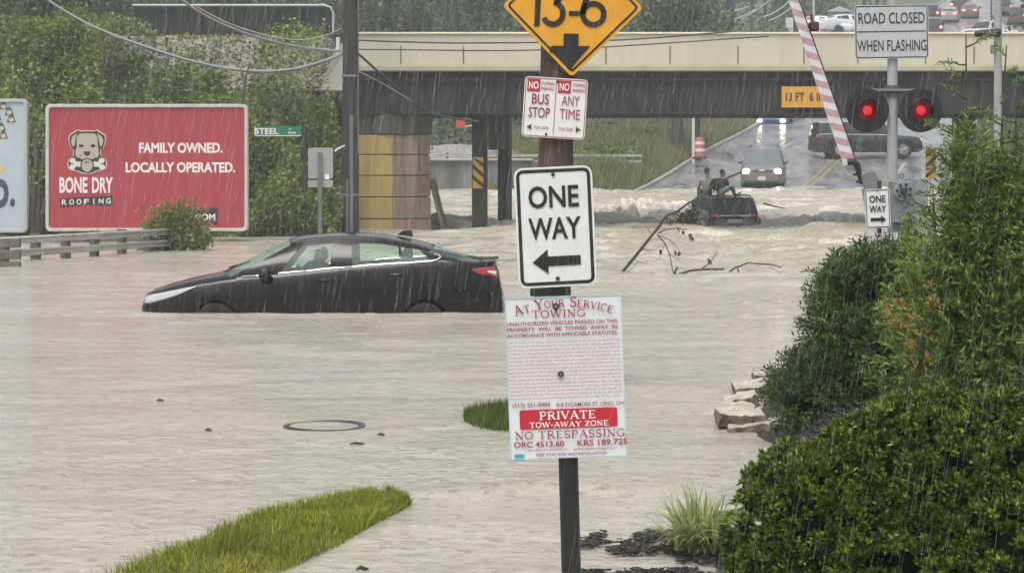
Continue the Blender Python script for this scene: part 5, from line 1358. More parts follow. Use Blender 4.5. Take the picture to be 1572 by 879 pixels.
mb = MB(); c = P(524, 226, YU - .25); mb.tube([(c.x + .1, YU - .26, c.z + .05), (c.x - .12, YU - .3, c.z - .06), (c.x - .17, YU - .3, c.z - .12)], [.02, .03, .035], 8); mb.build('bracket', MATS['white_pvc'], t, smooth=40)

def street_pole(name, label, px, D, ztop, r, m):
    b = P(px, 300, D); t = thing(name, label, 'post', (b.x, D, -.1)); MB().tube([(b.x, D, -.8), (b.x, D, ztop)], r, 10).build('upright', m, t, smooth=40); return t
c = P(427, 201.5, 55.0); s5 = 55.0 / F
street_pole('street_sign_post', 'thin dark post right of the green street name sign', 467, 55.05, c.z + .12, .045, M('post_brown', (.03, .028, .022), .6))
t = sign('street_sign', 'green street name sign reading STEEL with small suffix beside the red billboard', 'street sign', c, 74 * s5, 15.5 * s5, 0, 0, .02, M('sign_green', (.012, .16, .085), .4))
mb = MB(); text(mb, 'STEEL', -.30, -.0, .155, .62, .02); text(mb, 'ST', .32, .05, .05, .07, .01); text(mb, '4500', .36, -.04, .06, .22, .01); mb.build('lettering', MATS['ink_white'], t, local=True)
mb = MB(); mb.box((.0, -.004, -.118), (1.2, .002, .02)); mb.build('underline', MATS['ink_white'], t, local=True)
mb = MB(); mb.box((-.615, -.004, 0), (.05, .003, .24)); mb.build('edge_mark', M('edge_yellow', (.5, .42, .1), .5), t, local=True)
mb = MB(); mb.box((.66, 0, .02), (.12, .04, .06)); mb.build('clamp', BOLT, t, local=True)
c = P(492, 255, 54.5); s5 = 54.5 / F
t = thing('traffic_sign', 'blank grey back of a tall traffic sign left of the dark utility pole', 'sign', (c.x, 54.5, c.z))
MB().prism(rrect(38 * s5, 47 * s5, .04, cz=.08), 0, .01).build('panel', M('aluminium', (.30, .315, .31), .5, var=.08, vscale=5), t, local=True)
MB().prism(rrect(38 * s5, 11 * s5, .03, cz=-.46), 0, .01).build('lower_panel', MATS['aluminium'], t, local=True)
MB().box((.17, -.006, -.28), (.12, .006, .13)).build('sticker', MATS['ink_white'], t, local=True)
MB().box((-.01, -.06, -1.0), (.10, .09, 2.7)).build('post', M('post_grey', (.12, .13, .125), .5), t, local=True)

def cable(label, pts, D, r, m, sag_n=24, name='utility_cable'):
    """smooth cable through photo points, each with its own distance"""
    pw_ = [P(*p[:2], p[2] if len(p) > 2 else D) for p in pts]
    out = []
    for i in range(len(pw_) - 1):
        p0, p1, p2, p3 = pw_[max(0, i - 1)], pw_[i], pw_[i + 1], pw_[min(len(pw_) - 1, i + 2)]
        for k in range(8):
            q = k / 8; out.append(.5 * ((2 * p1) + (p2 - p0) * q + (2 * p0 - 5 * p1 + 4 * p2 - p3) * q * q + (3 * p1 - p0 - 3 * p2 + p3) * q ** 3))
    out.append(pw_[-1]); c0 = out[len(out) // 2]
    o = MB().tube(out, r, 6).build(name, m, smooth=60)
    return tag(o, label, 'cable')
cg = M('cable_grey', (.21, .21, .205), .5); cdk = M('cable_black', (.02, .02, .021), .5)
cable('thick pale cable sagging from the top left corner to the dark pole', [(40, -25), (75, 2), (130, 35), (200, 64), (290, 93), (370, 108), (440, 108), (495, 95), (526, 82)], 57, .05, cg)
cable('upper pale cable dipping past the girder wall to the dark pole', [(262, -16), (295, 12), (340, 37), (390, 56), (440, 69), (490, 76), (526, 79)], 57.2, .045, cg)
cable('thin loop of cable just above the upper pale cable', [(300, 10), (350, 36), (410, 55), (460, 62), (500, 55), (524, 44)], 57.1, .025, cg)
cable('thin black cable running across the cream parapet from the dark pole', [(550, 62), (600, 64), (680, 66), (760, 66), (850, 65), (980, 60), (1130, 48)], 58.5, .022, cdk)
cable('lower thin black cable crossing the cream parapet', [(550, 76), (650, 77), (780, 78), (900, 74), (1000, 68), (1180, 56)], 58.4, .018, cdk)
cable('black service cable dropping from the dark pole towards the bridge pier', [(549, 82, 57.8), (590, 118, 58.5), (640, 160, 59.2), (680, 178, 59.5), (735, 187, 59.6)], 58, .035, cdk)
cable('second thinner service cable dropping beside the first', [(551, 110, 57.8), (590, 130, 58.5), (640, 160, 59.2)], 58, .02, cg)
# ------------------------------------------------------------------ vegetation
LF_KUDZU = leaf_mat('vine_leaf', [(0, (.03, .05, .015)), (.35, (.095, .15, .03)), (.68, (.22, .285, .055)), (1, (.40, .42, .10))], .45, .3)
LF_FAR = leaf_mat('far_leaf', [(0, (.04, .065, .04)), (.5, (.10, .145, .075)), (1, (.21, .26, .125))], .6, .25)  # lightened so the leaf colour carries some of the distance haze
LF_YEW = leaf_mat('yew_needle', [(0, (.010, .022, .007)), (.35, (.028, .055, .010)), (.6, (.11, .17, .018)), (1, (.28, .33, .035))], .45, .2, 11)
LF_CON = leaf_mat('conifer_leaf', [(0, (.03, .065, .015)), (.35, (.10, .175, .033)), (.7, (.24, .33, .065)), (1, (.42, .49, .14))], .45, .3)
LF_DARK = leaf_mat('dark_shrub_leaf', [(0, (.02, .042, .012)), (.5, (.06, .11, .024)), (1, (.14, .205, .05))], .45, .25)
LF_GRASS = leaf_mat('grass_blade', [(0, (.08, .11, .015)), (.4, (.20, .235, .025)), (.75, (.33, .345, .04)), (1, (.46, .43, .08))], .5, .35)
LF_WEED = leaf_mat('weed_blade', [(0, (.08, .11, .035)), (.4, (.17, .20, .07)), (.75, (.28, .27, .12)), (1, (.36, .28, .15))], .6, .3)
LF_VAR = leaf_mat('striped_blade', [(0, (.12, .17, .05)), (.4, (.26, .33, .10)), (.75, (.48, .50, .24)), (1, (.62, .60, .36))], .45, .35)
LF_BUSH = leaf_mat('yellow_bush_leaf', [(0, (.06, .09, .02)), (.4, (.14, .19, .03)), (.8, (.25, .27, .05)), (1, (.33, .24, .08))], .5, .35)
LF_BRN = leaf_mat('brown_leaf', [(0, (.20, .10, .03)), (.5, (.36, .20, .06)), (1, (.46, .30, .12))], .6, .25)
BARK = M('bark', (.035, .028, .022), .85, var=.4, vscale=10, bump=.6, bscale=30)
BARKG = M('grey_bark', (.05, .045, .04), .85, var=.35, vscale=8)

# vines over the embankment
n = 190000
x = RNG.uniform(-25, -4.7, n); y = 55.2 + 7.3 * RNG.random(n) ** .85
th_ = np.clip((fbm(x * .5, y * .55, 77, 4) - .38) * 7, 0.03, 2.1)
z0 = np.maximum(ground_z(x, y), -.1); u = RNG.random(n) ** .5
z = z0 + th_ * u * .9 + .05; y = y - th_ * u * .65
bare = (x > -12.5 + 6 * (fbm(x * .5, y * .3, 5) - .4)) & (z > 4.95 - .14 * (x + 12) + 2.2 * (fbm(x * .9, y * .9, 55) - .5))
keep = (~bare | (RNG.random(n) < .18)) & (z < 5.75 + .8 * fbm(x * .8, y, 3))
P3 = np.stack([x, y, z], -1)[keep]
d = np.tile(np.array([[0, -.5, -.1]]), (len(P3), 1))
v, f = leaves(P3, d, .13, .095, .85)
tag(np_mesh('embankment_vines', v, f, LF_KUDZU), 'dense green and yellow vines covering the railway embankment', 'vines', kind='stuff')
# a few bare stems among the vines
def stems(name, label, lines, r0, cat='dead tree'):
    b = lines[0][0]; t = thing(name, label, cat, b)
    mb = MB()
    for ln in lines: mb.tube(ln, [r0 * (1 - .7 * i / max(1, len(ln) - 1)) for i in range(len(ln))], 6)
    mb.build('trunk', BARKG, t, smooth=50)
stems('dead_tree', 'bare dark leaning stems between the two billboards', [[P(58, 365, 54), P(62, 290, 54.3), P(70, 220, 54.5), P(76, 175, 54.8)], [P(50, 362, 54), P(56, 250, 54.5), P(52, 190, 55)], [P(66, 330, 54), P(84, 250, 54.5)]], .09)
stems('dead_tree', 'thin bare dark stem standing in the vines right of the red billboard top', [[P(372, 160, 55.5), P(376, 125, 55.8), P(384, 95, 56)], [P(376, 128, 55.8), P(369, 105, 56)]], .05)

def cloud(ells, n, power=.35, rough=.25, seed=1):
    """points in the outer shell of a union of ellipsoids, with outward directions; lumpy outline"""
    vol = np.array([e[3] * e[4] * e[5] for e in ells]) ** .67; cnt = (n * vol / vol.sum()).astype(int)
    pts, dirs = [], []
    for e, c in zip(ells, cnt):
        d = sphere_dirs(c); rr = RNG.random((c, 1)) ** power
        lump = 1 + rough * 2 * (fbm(d[:, :1] * 2.3 + e[0] * 3 + seed, d[:, 1:2] * 2.3 + d[:, 2:] * 2.1 + seed, seed) - .5)
        pts.append(np.array(e[:3]) + d * np.array(e[3:6]) * rr * lump); dirs.append(unit(d / np.array(e[3:6])))
    return np.concatenate(pts), np.concatenate(dirs)

def tree(name, label, x, y, h, cr, n, ls, mat, group=None, zbase=None, squash=.8, trunk_r=None, crown0=.35):
    zb = float(ground_z(x, y)) if zbase is None else zbase
    t = thing(name, label, 'tree', (x, y, zb), 0, group)
    mb = MB(); tr_ = trunk_r or h * .018
    mb.tube([(x + random.gauss(0, .02) * h * .2 * k, y, zb - .2 + h * .85 * k) for k in (0, .25, .5, .75, 1)], [tr_ * 1.2, tr_, tr_ * .8, tr_ * .5, tr_ * .15], 8)
    ells = []
    for k in range(9):
        a = random.uniform(0, 6.28); q = random.uniform(.0, .75) ** .8; zz = zb + h * random.uniform(crown0 + .08, .86); w_ = cr * (1 - .55 * abs((zz - zb) / h - .55))
        cx_, cy_ = x + math.cos(a) * q * w_, y + math.sin(a) * q * w_; r = cr * random.uniform(.38, .62)
        ells.append((cx_, cy_, zz, r, r, r * squash))
        mb.tube([(x, y, zb + h * crown0 * .8), ((x + cx_) / 2, (y + cy_) / 2, (zb + h * crown0 + zz) / 2), (cx_, cy_, zz)], [tr_ * .5, tr_ * .3, tr_ * .1], 5)
    ells.append((x, y, zb + h * .84, cr * .45, cr * .45, h * .16))
    mb.build('trunk', BARKG, t, smooth=50)
    p, d = cloud(ells, n, .5, .5, random.randint(1, 90)); v, f = leaves(p, d, ls, ls * .6, .9)
    np_mesh('crown', v, f, mat, t)
    return t
# far wood: one mass, many crowns
parts = []
trunks = MB()
k = 0
while k < 170:
    y = random.uniform(108, 235) if k > 60 else random.uniform(108, 140); x = random.uniform(-.32, .26) * y
    if x > float(xroad(y)) - HW - (7 if y < 165 else 5): continue
    if 24 < x < 50 and y < 165: continue
    zb = float(ground_z(x, y)); h = random.uniform(8.5, 14); cr = random.uniform(2.0, 3.6)
    trunks.tube([(x, y, zb - .3), (x + random.gauss(0, .3), y, zb + h * .5), (x + random.gauss(0, .4), y, zb + h * .9)], [.22, .16, .04], 6)
    ells = [(x + random.gauss(0, cr * .4), y + random.gauss(0, cr * .4), zb + h * random.uniform(.3, .88), cr * random.uniform(.4, .6), cr * .5, cr * random.uniform(.35, .6)) for _ in range(7)]
    p, d = cloud(ells, 1000, .5, .6, k); parts.append(leaves(p, d, .42, .27, .9)); k += 1
v, f = cat_geo(parts)
tag(np_mesh('far_wood', v, f, LF_FAR), 'misty green wood covering the hillside behind the bridge', 'wood', kind='stuff')
tag(trunks.build('far_wood_trunks', BARKG), 'bare trunks within the misty hillside wood', 'wood', kind='stuff')
# understorey on the slope so that no bare earth shows
n = 60000
y = RNG.uniform(95, 240, n); x = RNG.uniform(-.33, .24, n) * y
k_ = x < xroad(y) - HW - 2.2; x, y = x[k_], y[k_]
z = ground_z(x, y) + RNG.random(len(x)) ** 2 * 1.8 * fbm(x * .3, y * .3, 7)
v, f = leaves(np.stack([x, y, z], -1), np.tile([[0, -.2, .6]], (len(x), 1)), .34, .22, .9)
tag(np_mesh('undergrowth', v, f, leaf_mat('undergrowth_leaf', [(0, (.025, .042, .018)), (.5, (.055, .085, .03)), (1, (.11, .14, .05))], .6, .25)), 'low green undergrowth on the hillside behind the bridge', 'undergrowth', kind='stuff')
# right bank beyond the road
n = 9000
y = RNG.uniform(74, 130, n); x = xroad(y) + HW + .8 + RNG.random(n) * 14
z = ground_z(x, y) + RNG.random(n) ** 1.5 * 2.2
v, f = leaves(np.stack([x, y, z], -1), np.tile([[0, -.2, .6]], (n, 1)), .3, .2, .9)
tag(np_mesh('bank_growth', v, f, MATS['undergrowth_leaf']), 'green growth on the right bank of the rising road', 'undergrowth', kind='stuff')
tree('leafy_tree', 'dark bushy tree behind the track at the top left corner', P(70, 40, 80).x, 80, 9.0, 4.2, 16000, .20, LF_FAR, zbase=2.6)
tree('leafy_tree', 'second dark bushy tree behind the track left of the girder wall', P(165, 40, 84).x, 84, 7.8, 3.2, 9000, .20, LF_FAR, zbase=2.4)
p, d = cloud([(P(185, 40, 70.5).x, 70.6, 6.05, 1.1, .7, .75), (P(160, 40, 70.5).x - .3, 70.8, 6.1, .8, .6, .9), (P(150, 40, 70.5).x - 1.0, 71.2, 6.5, .9, .6, .9)], 4200, .4, .4)
t = thing('leafy_bush', 'light green bush against the left end of the girder wall', 'bush', (P(180, 40, 70.5).x, 70.6, 5.6)); v, f = leaves(p, d, .16, .10, .8); np_mesh('foliage', v, f, LF_KUDZU, t)
MB().tube([(P(180, 40, 70.5).x, 70.6, 5.4), (P(180, 40, 70.5).x, 70.6, 6.3)], [.05, .02], 6).build('stem', BARKG, t)

# tall weeds between flood and pavement, left of the rising road
n = 42000
y = RNG.uniform(85.5, 112, n); x = xroad(y) - HW - .3 - RNG.random(n) ** 1.1 * 9.5
k_ = (x > -1.0) ; x, y = x[k_], y[k_]; n = len(x)
hh = .25 + 1.15 * fbm(x * .5, y * .5, 61)
p = np.stack([x, y, ground_z(x, y)], -1); d = unit(np.stack([RNG.normal(0, .3, n), RNG.normal(0, .3, n), np.ones(n)], -1))
L = hh[:, None] * RNG.uniform(.6, 1.2, (n, 1)); sdv = unit(np.cross(d, sphere_dirs(n))); W = .022
v = np.empty((n, 4, 3)); v[:, 0] = p - sdv * W; v[:, 1] = p + sdv * W; tip = p + d * L + np.stack([RNG.normal(0, .12, n), RNG.normal(0, .12, n), np.zeros(n)], -1); v[:, 2] = tip + sdv * .006; v[:, 3] = tip - sdv * .006
tag(np_mesh('tall_weeds', v.reshape(-1, 3), np.arange(4 * n).reshape(n, 4), LF_WEED), 'tall pale green weeds on the bank left of the rising road', 'weeds', kind='stuff')
p, d = cloud([(P(930, 220, 93).x, 93, 2.2, 1.6, 1, .7), (P(905, 225, 92).x, 92, 1.9, 1, .8, .6), (P(965, 225, 95).x, 95, 2.5, 1.2, .8, .5)], 6000, .4, .4)
t = thing('leafy_bush', 'bright green bush among the weeds just right of the wood pole', 'bush', (P(925, 250, 93).x, 93, 1.4)); v, f = leaves(p, d, .16, .10, .8); np_mesh('foliage', v, f, LF_KUDZU, t)

# yellow green bush before the red billboard
bc = P(270, 348, 46.8)
p, d = cloud([(bc.x, 46.8, bc.z, .66, .5, .52), (bc.x - .25, 46.7, bc.z - .28, .5, .45, .4), (bc.x + .32, 46.7, bc.z - .25, .46, .4, .42), (bc.x, 46.7, .2, .72, .5, .45)], 5200, .35, .45)
t = thing('leafy_bush', 'yellow green bush with reddish shoots in front of the red billboard', 'bush', (bc.x, 46.8, -.1)); v, f = leaves(p, d, .12, .055, .6); np_mesh('foliage', v, f, LF_BUSH, t)
mb = MB(); tips = []
for k in range(26):
    a = random.uniform(-1.25, 1.25); L = random.uniform(.65, 1.0); p1 = Vector((bc.x + math.sin(a) * L * 1.0, 46.7 + random.uniform(-.3, .2), .25 + math.cos(a) * L * 1.05)); mb.tube([(bc.x, 46.8, -.1), (bc.x + math.sin(a) * .4, 46.75, .45), p1], [.012, .009, .004], 5); tips.append(p1)
mb.build('stem', M('red_stem', (.16, .06, .035), .7), t)
tp_ = np.repeat(np.array([tuple(q) for q in tips]), 9, 0) + RNG.normal(0, .04, (len(tips) * 9, 3)); v, f = leaves(tp_, np.tile([[0, 0, 1.]], (len(tp_), 1)), .10, .035, .8); np_mesh('shoot_tips', v, f, LF_BRN, t)

# grass blades
def blades(name, label, p, hmin, hmax, wd, mat, lean=.35, kind='stuff', parent=None):
    n = len(p); H_ = RNG.uniform(hmin, hmax, (n, 1)); a = RNG.uniform(0, 6.28, n); sd = np.stack([np.cos(a), np.sin(a), 0 * a], -1); b = RNG.uniform(0, 6.28, n); ln = np.stack([np.cos(b), np.sin(b), 0 * b], -1) * np.abs(RNG.normal(0, lean, (n, 1))) * H_
    up = np.array([[0, 0, 1.]]); v = np.empty((n, 6, 3))
    v[:, 0] = p - sd * wd; v[:, 1] = p + sd * wd; m_ = p + up * H_ * .55 + ln * .35; v[:, 2] = m_ + sd * wd * .8; v[:, 3] = m_ - sd * wd * .8
    e = p + up * H_ * .95 + ln; v[:, 4] = e + sd * wd * .12; v[:, 5] = e - sd * wd * .12
    i = np.arange(n)[:, None] * 6; f = np.concatenate([i + np.array([[0, 1, 2, 3]]), i + np.array([[3, 2, 4, 5]])], 0)
    o = np_mesh(name, v.reshape(-1, 3), f, mat, parent)
    if parent is None: tag(o, label, 'grass', kind=kind)
    return o
uu_, vv2 = RNG.random(26000), RNG.random(26000)
pts = np.array([verge_xy(a, b) for a, b in zip(uu_, vv2)])
den = fbm(pts[:, 0] * 5, pts[:, 1] * 5, 12); k_ = den > .24; pts = pts[k_]
edge = np.minimum(uu_, 1 - uu_)[k_]
gh = fbm(pts[:, 0] * 3, pts[:, 1] * 3, 19)
vp = np.concatenate([pts, (.03 * np.minimum(1, edge * 5))[:, None]], 1)
lush = gh > .52
root = thing('verge_turf', 'bright green grass strip emerging from the flood at lower left', 'grass', (float(pts[:, 0].mean()), float(pts[:, 1].mean()), 0)); root['kind'] = 'stuff'
blades('grass', None, vp[~lush], .02, .055, .0026, LF_GRASS, .75, parent=root); blades('tall_grass', None, vp[lush], .025, .095, .0026, LF_GRASS, .65, parent=root)
# small tuft patch at the wood pole
n = 5200
a = RNG.uniform(0, 6.28, n); r = np.sqrt(RNG.random(n)); px_ = .02 + .40 * r * np.cos(a); py_ = 15.55 + .75 * r * np.sin(a)
px_ = px_ * (1 + .25 * (fbm(py_ * 3, py_ * 0, 4) - .5))
mb = MB(); mb.grid(lambda u, v: (.02 + .46 * v * math.cos(6.2832 * u), 15.55 + .85 * v * math.sin(6.2832 * u), .05 * (1 - v * v) - .03), 32, 8); tag(mb.build('grass_mound', MATS['soil'], smooth=60), kind='structure')
blades('pole_grass', 'small patch of wet green grass half under water behind the towing notice', np.stack([px_, py_, .02 * (1 - r ** 2)], -1), .03, .10, .003, leaf_mat('dark_grass_blade', [(0, (.03, .05, .012)), (.5, (.08, .12, .02)), (1, (.16, .20, .035))], .5, .3), .5)

def shoots(p, d, nn, L, W, spread=.75, core=.3):
    """each point carries a little tuft of nn needles fanning about its direction"""
    m = len(p); c = np.repeat(p, nn, 0); dd_ = np.repeat(d, nn, 0)
    k = RNG.random((m * nn, 1)) * core * L; c = c + dd_ * k
    return leaves(c, dd_, L, W, spread)

# clipped yew in the near right corner
yd = 8.75
sy = F / yd
def ye(px, py, rx, ry, dy, D=yd): c = P(px, py, D); return (c.x, D + dy, c.z, rx / sy, (rx + ry) / 2 / sy, ry / sy)
ells = [ye(1290, 812, 165, 118, 0), ye(1420, 790, 185, 165, .1), ye(1570, 770, 190, 160, .15), ye(1240, 880, 115, 105, -.05), ye(1690, 800, 220, 200, .2), ye(1400, 910, 210, 150, -.1), ye(1560, 910, 220, 180, -.15), ye(1345, 735, 105, 75, .2), ye(1480, 690, 125, 75, .3), ye(1235, 760, 85, 70, .1)]
t = thing('yew_bush', 'large rounded dark green yew bush filling the lower right corner', 'bush', (P(1430, 900, yd).x, yd, 0))
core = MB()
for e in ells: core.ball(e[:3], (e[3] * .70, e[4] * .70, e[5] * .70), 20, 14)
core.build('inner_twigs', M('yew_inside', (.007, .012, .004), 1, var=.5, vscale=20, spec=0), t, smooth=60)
cp, cdr = cloud(ells, 9500, .06, .14, 3)
k_ = cdr[:, 1] < .45; cp, cdr = cp[k_], cdr[k_]; cin = np.zeros(len(cp), bool)
for e in ells: cin |= (((cp - np.array(e[:3])) / (np.array(e[3:6]) * .80)) ** 2).sum(1) < 1
cp, cdr = cp[~cin], cdr[~cin]
nc = RNG.integers(6, 13, len(cp)); p = np.repeat(cp, nc, 0); d = np.repeat(cdr, nc, 0); off_ = sphere_dirs(len(p)) * .027 * RNG.random((len(p), 1)) ** .5; p = p + off_; d = unit(d * .8 + off_ * 22)
inside = np.zeros(len(p), bool)
for e in ells: inside |= (((p - np.array(e[:3])) / (np.array(e[3:6]) * .78)) ** 2).sum(1) < 1
p, d = p[~inside], d[~inside]
d = unit(d + np.array([[0, 0, .45]]) + RNG.normal(0, .22, d.shape))
v, f = shoots(p, d, 9, .027, .0115, .65, .6)
np_mesh('foliage', v, f, LF_YEW, t)

# conifer behind it: several stems with loose sprays
def sprays(p, d, nl, L, leafL, leafW, droop=.1):
    """flat twig sprays: leaves set in rows along a short curved twig"""
    m = len(p); q = np.linspace(.1, 1, nl)[None, :, None]
    s = unit(np.cross(d, RNG.normal(0, 1, d.shape)))
    tw = p[:, None] + d[:, None] * q * L - np.array([0, 0, 1.])[None, None] * (q ** 2) * L * droop
    sg = np.where(np.arange(nl) % 2, 1, -1)[None, :, None]
    dirs = unit((d[:, None] * .75 + s[:, None] * sg * .8).reshape(-1, 3))
    return leaves(tw.reshape(-1, 3), dirs, leafL, leafW, .25)
cd_ = 13.0
s13 = F / cd_
def ce(px, py, rx, ry, dy=0, D=cd_): c = P(px, py, D); k = F / D; return (c.x, D + dy, c.z, rx / k, max(rx, 40) / k, ry / k)
t = thing('conifer', 'tall loose young conifer with feathery green sprays at the right edge', 'conifer', (P(1480, 640, cd_).x, cd_, .2))
ells = [ce(1450, 560, 80, 70), ce(1500, 520, 90, 90), ce(1432, 480, 60, 70), ce(1545, 450, 80, 120), ce(1480, 400, 75, 95), ce(1468, 385, 38, 70), ce(1525, 335, 58, 70), ce(1482, 290, 38, 70), ce(1580, 275, 40, 65), ce(1490, 245, 24, 42), ce(1600, 400, 80, 150), ce(1590, 560, 90, 90)]
p, d = cloud(ells, 3900, .45, .5, 5); d = unit(d + np.array([[0, 0, .7]]))
v, f = sprays(p, d, 14, .15, .050, .0115, .3)
mb = MB(); top = []
for (bx, lean, tx, ty) in ((1470, 0, 1483, 55), (1500, 0, 1545, 70), (1455, 0, 1462, 170), (1540, 0, 1560, 150), (1440, 0, 1432, 290)):
    a, b = P(bx, 640, cd_), P(tx, ty, cd_ + random.uniform(-.2, .2)); mid = (a + b) / 2 + Vector((.03, 0, 0)); mb.tube([a, mid, b], [.018, .012, .004], 6)
    for q in np.linspace(.5, .97, 11):
        c = a.lerp(b, q) + Vector((.03 * 4 * q * (1 - q), 0, 0)); an = random.uniform(0, 6.28); L = .34 * (1.1 - q) + .06; e = c + Vector((math.cos(an) * L, math.sin(an) * L * .6, L * random.uniform(.15, .7))); mb.tube([c, (c + e) / 2 + Vector((0, 0, -.01)), e], [.007, .005, .002], 5); top += [(c.lerp(e, w_), e - c) for w_ in (.35, .55, .75, .95)]
mb.build('stem', M('conifer_twig', (.06, .045, .03), .8), t, smooth=50)
p2 = np.array([tuple(q[0]) for q in top]); d2 = unit(np.array([tuple(q[1]) for q in top])); v2, f2 = sprays(p2, d2, 11, .10, .036, .009, .3)
V_, F_ = cat_geo([(v, f), (v2, f2)]); np_mesh('foliage', V_, F_, LF_CON, t)
cB = [tuple(list(q[:4]) + [.06] + [q[5]]) for q in (ce(1358, 472, 18, 13, -.50), ce(1412, 440, 9, 6, -.5), ce(1392, 520, 10, 20, -.45))]
p, d = cloud(cB, 46, .5, .4, 9); v, f = sprays(p, d, 10, .06, .030, .009, .5); np_mesh('brown_sprays', v, f, LF_BRN, t)

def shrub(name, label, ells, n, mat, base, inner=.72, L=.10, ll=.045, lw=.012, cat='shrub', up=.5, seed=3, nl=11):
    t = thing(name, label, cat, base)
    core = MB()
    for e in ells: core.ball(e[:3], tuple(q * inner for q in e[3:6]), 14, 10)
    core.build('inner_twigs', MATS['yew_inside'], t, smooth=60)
    p, d = cloud(ells, n, .22, .4, seed); d = unit(d + np.array([[0, 0, up]])); v, f = sprays(p, d, nl, L, ll, lw, .25); np_mesh('foliage', v, f, mat, t)
    return t
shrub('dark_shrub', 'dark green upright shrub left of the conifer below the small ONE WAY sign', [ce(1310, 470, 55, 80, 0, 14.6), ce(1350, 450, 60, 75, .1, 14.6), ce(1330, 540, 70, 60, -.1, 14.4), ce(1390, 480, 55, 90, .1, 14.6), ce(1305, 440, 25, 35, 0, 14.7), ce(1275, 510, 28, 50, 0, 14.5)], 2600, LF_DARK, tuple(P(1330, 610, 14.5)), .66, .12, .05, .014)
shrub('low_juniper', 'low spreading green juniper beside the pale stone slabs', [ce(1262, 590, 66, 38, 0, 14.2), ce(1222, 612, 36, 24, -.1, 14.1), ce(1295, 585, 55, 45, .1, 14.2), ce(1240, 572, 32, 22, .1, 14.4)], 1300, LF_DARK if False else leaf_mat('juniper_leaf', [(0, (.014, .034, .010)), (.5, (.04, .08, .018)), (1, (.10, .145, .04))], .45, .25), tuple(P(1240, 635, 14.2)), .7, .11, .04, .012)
# dark wet mulch heap between slabs and yew
n = 2600
c = P(1235, 640, 13.6); x = c.x + .12 + np.abs(RNG.normal(0, .33, n)) - .22; y = 13.75 + RNG.normal(0, .3, n); k_ = x > bed_edge(y) + .1; x, y = x[k_], y[k_]; z = .04 + .20 * sstep(.1, .5, x - bed_edge(y)) + .05 * RNG.random(len(x))
v, f = chips(np.stack([x, y, z], -1), .022, .009, .006)
CHIP = leaf_mat('bark_chip', [(0, (.012, .0115, .010)), (.6, (.028, .026, .023)), (1, (.065, .057, .048))], .35, 0)
tag(np_mesh('mulch_heap', v, f, CHIP), 'dark wet mulch lying between the stone slabs and the yew bush', 'mulch', kind='stuff')
n = 4200
x = RNG.uniform(.28, 1.25, n); y = RNG.uniform(9.2, 10.75, n)
k_ = (fbm(x * 5.5, y * 5.5, 33) + .20 * (x - bed_edge(y)) > .52) & (x > bed_edge(y) - .18); x, y = x[k_], y[k_]
v, f = chips(np.stack([x, y, .012 + .012 * RNG.random(len(x))], -1), .028, .0038, .003)
tag(np_mesh('floating_mulch', v, f, CHIP), 'black bark mulch floating at the water edge below the striped grass plant', 'mulch', kind='stuff')

# striped ornamental grass
gc = P(1080, 830, 10.0)
t = thing('ornamental_grass', 'clump of arching yellow and green striped grass beside the yew bush', 'plant', (gc.x, 10.15, .02))
n = 320; vs, qs = [], []
for k in range(n):
    a = random.uniform(0, 6.28); L = random.uniform(.24, .44); ou = random.uniform(.1, 1.0) ** .7; bx, by_ = gc.x + random.gauss(0, .05), 10.15 + random.gauss(0, .05); sd = Vector((-math.sin(a), math.cos(a), 0)); base = len(vs); w_ = random.uniform(.0035, .007)
    for j in range(6):
        q = j / 5; pz = L * q * (1.0 - .30 * ou - .42 * ou * q * q); pr = L * ou * 1.05 * q ** 1.15; c = Vector((bx + math.cos(a) * pr, by_ + math.sin(a) * pr, .02 + pz)); ww = w_ * (1 - q ** 2.2) + .0006
        vs += [tuple(c - sd * ww), tuple(c + sd * ww)]
    qs += [(base + 2 * j, base + 2 * j + 1, base + 2 * j + 3, base + 2 * j + 2) for j in range(5)]
np_mesh('blades', np.array(vs), np.array(qs), LF_VAR, t)
mb = MB()
for k in range(6): c = Vector((gc.x + random.uniform(-.02, .10), 10.05 + random.gauss(0, .02), .06 + random.random() * .06)); mb.ball(tuple(c), (.016, .014, .012), 8, 6)
mb.build('dry_seed_heads', M('dry_brown', (.045, .025, .015), .8), t, smooth=60)

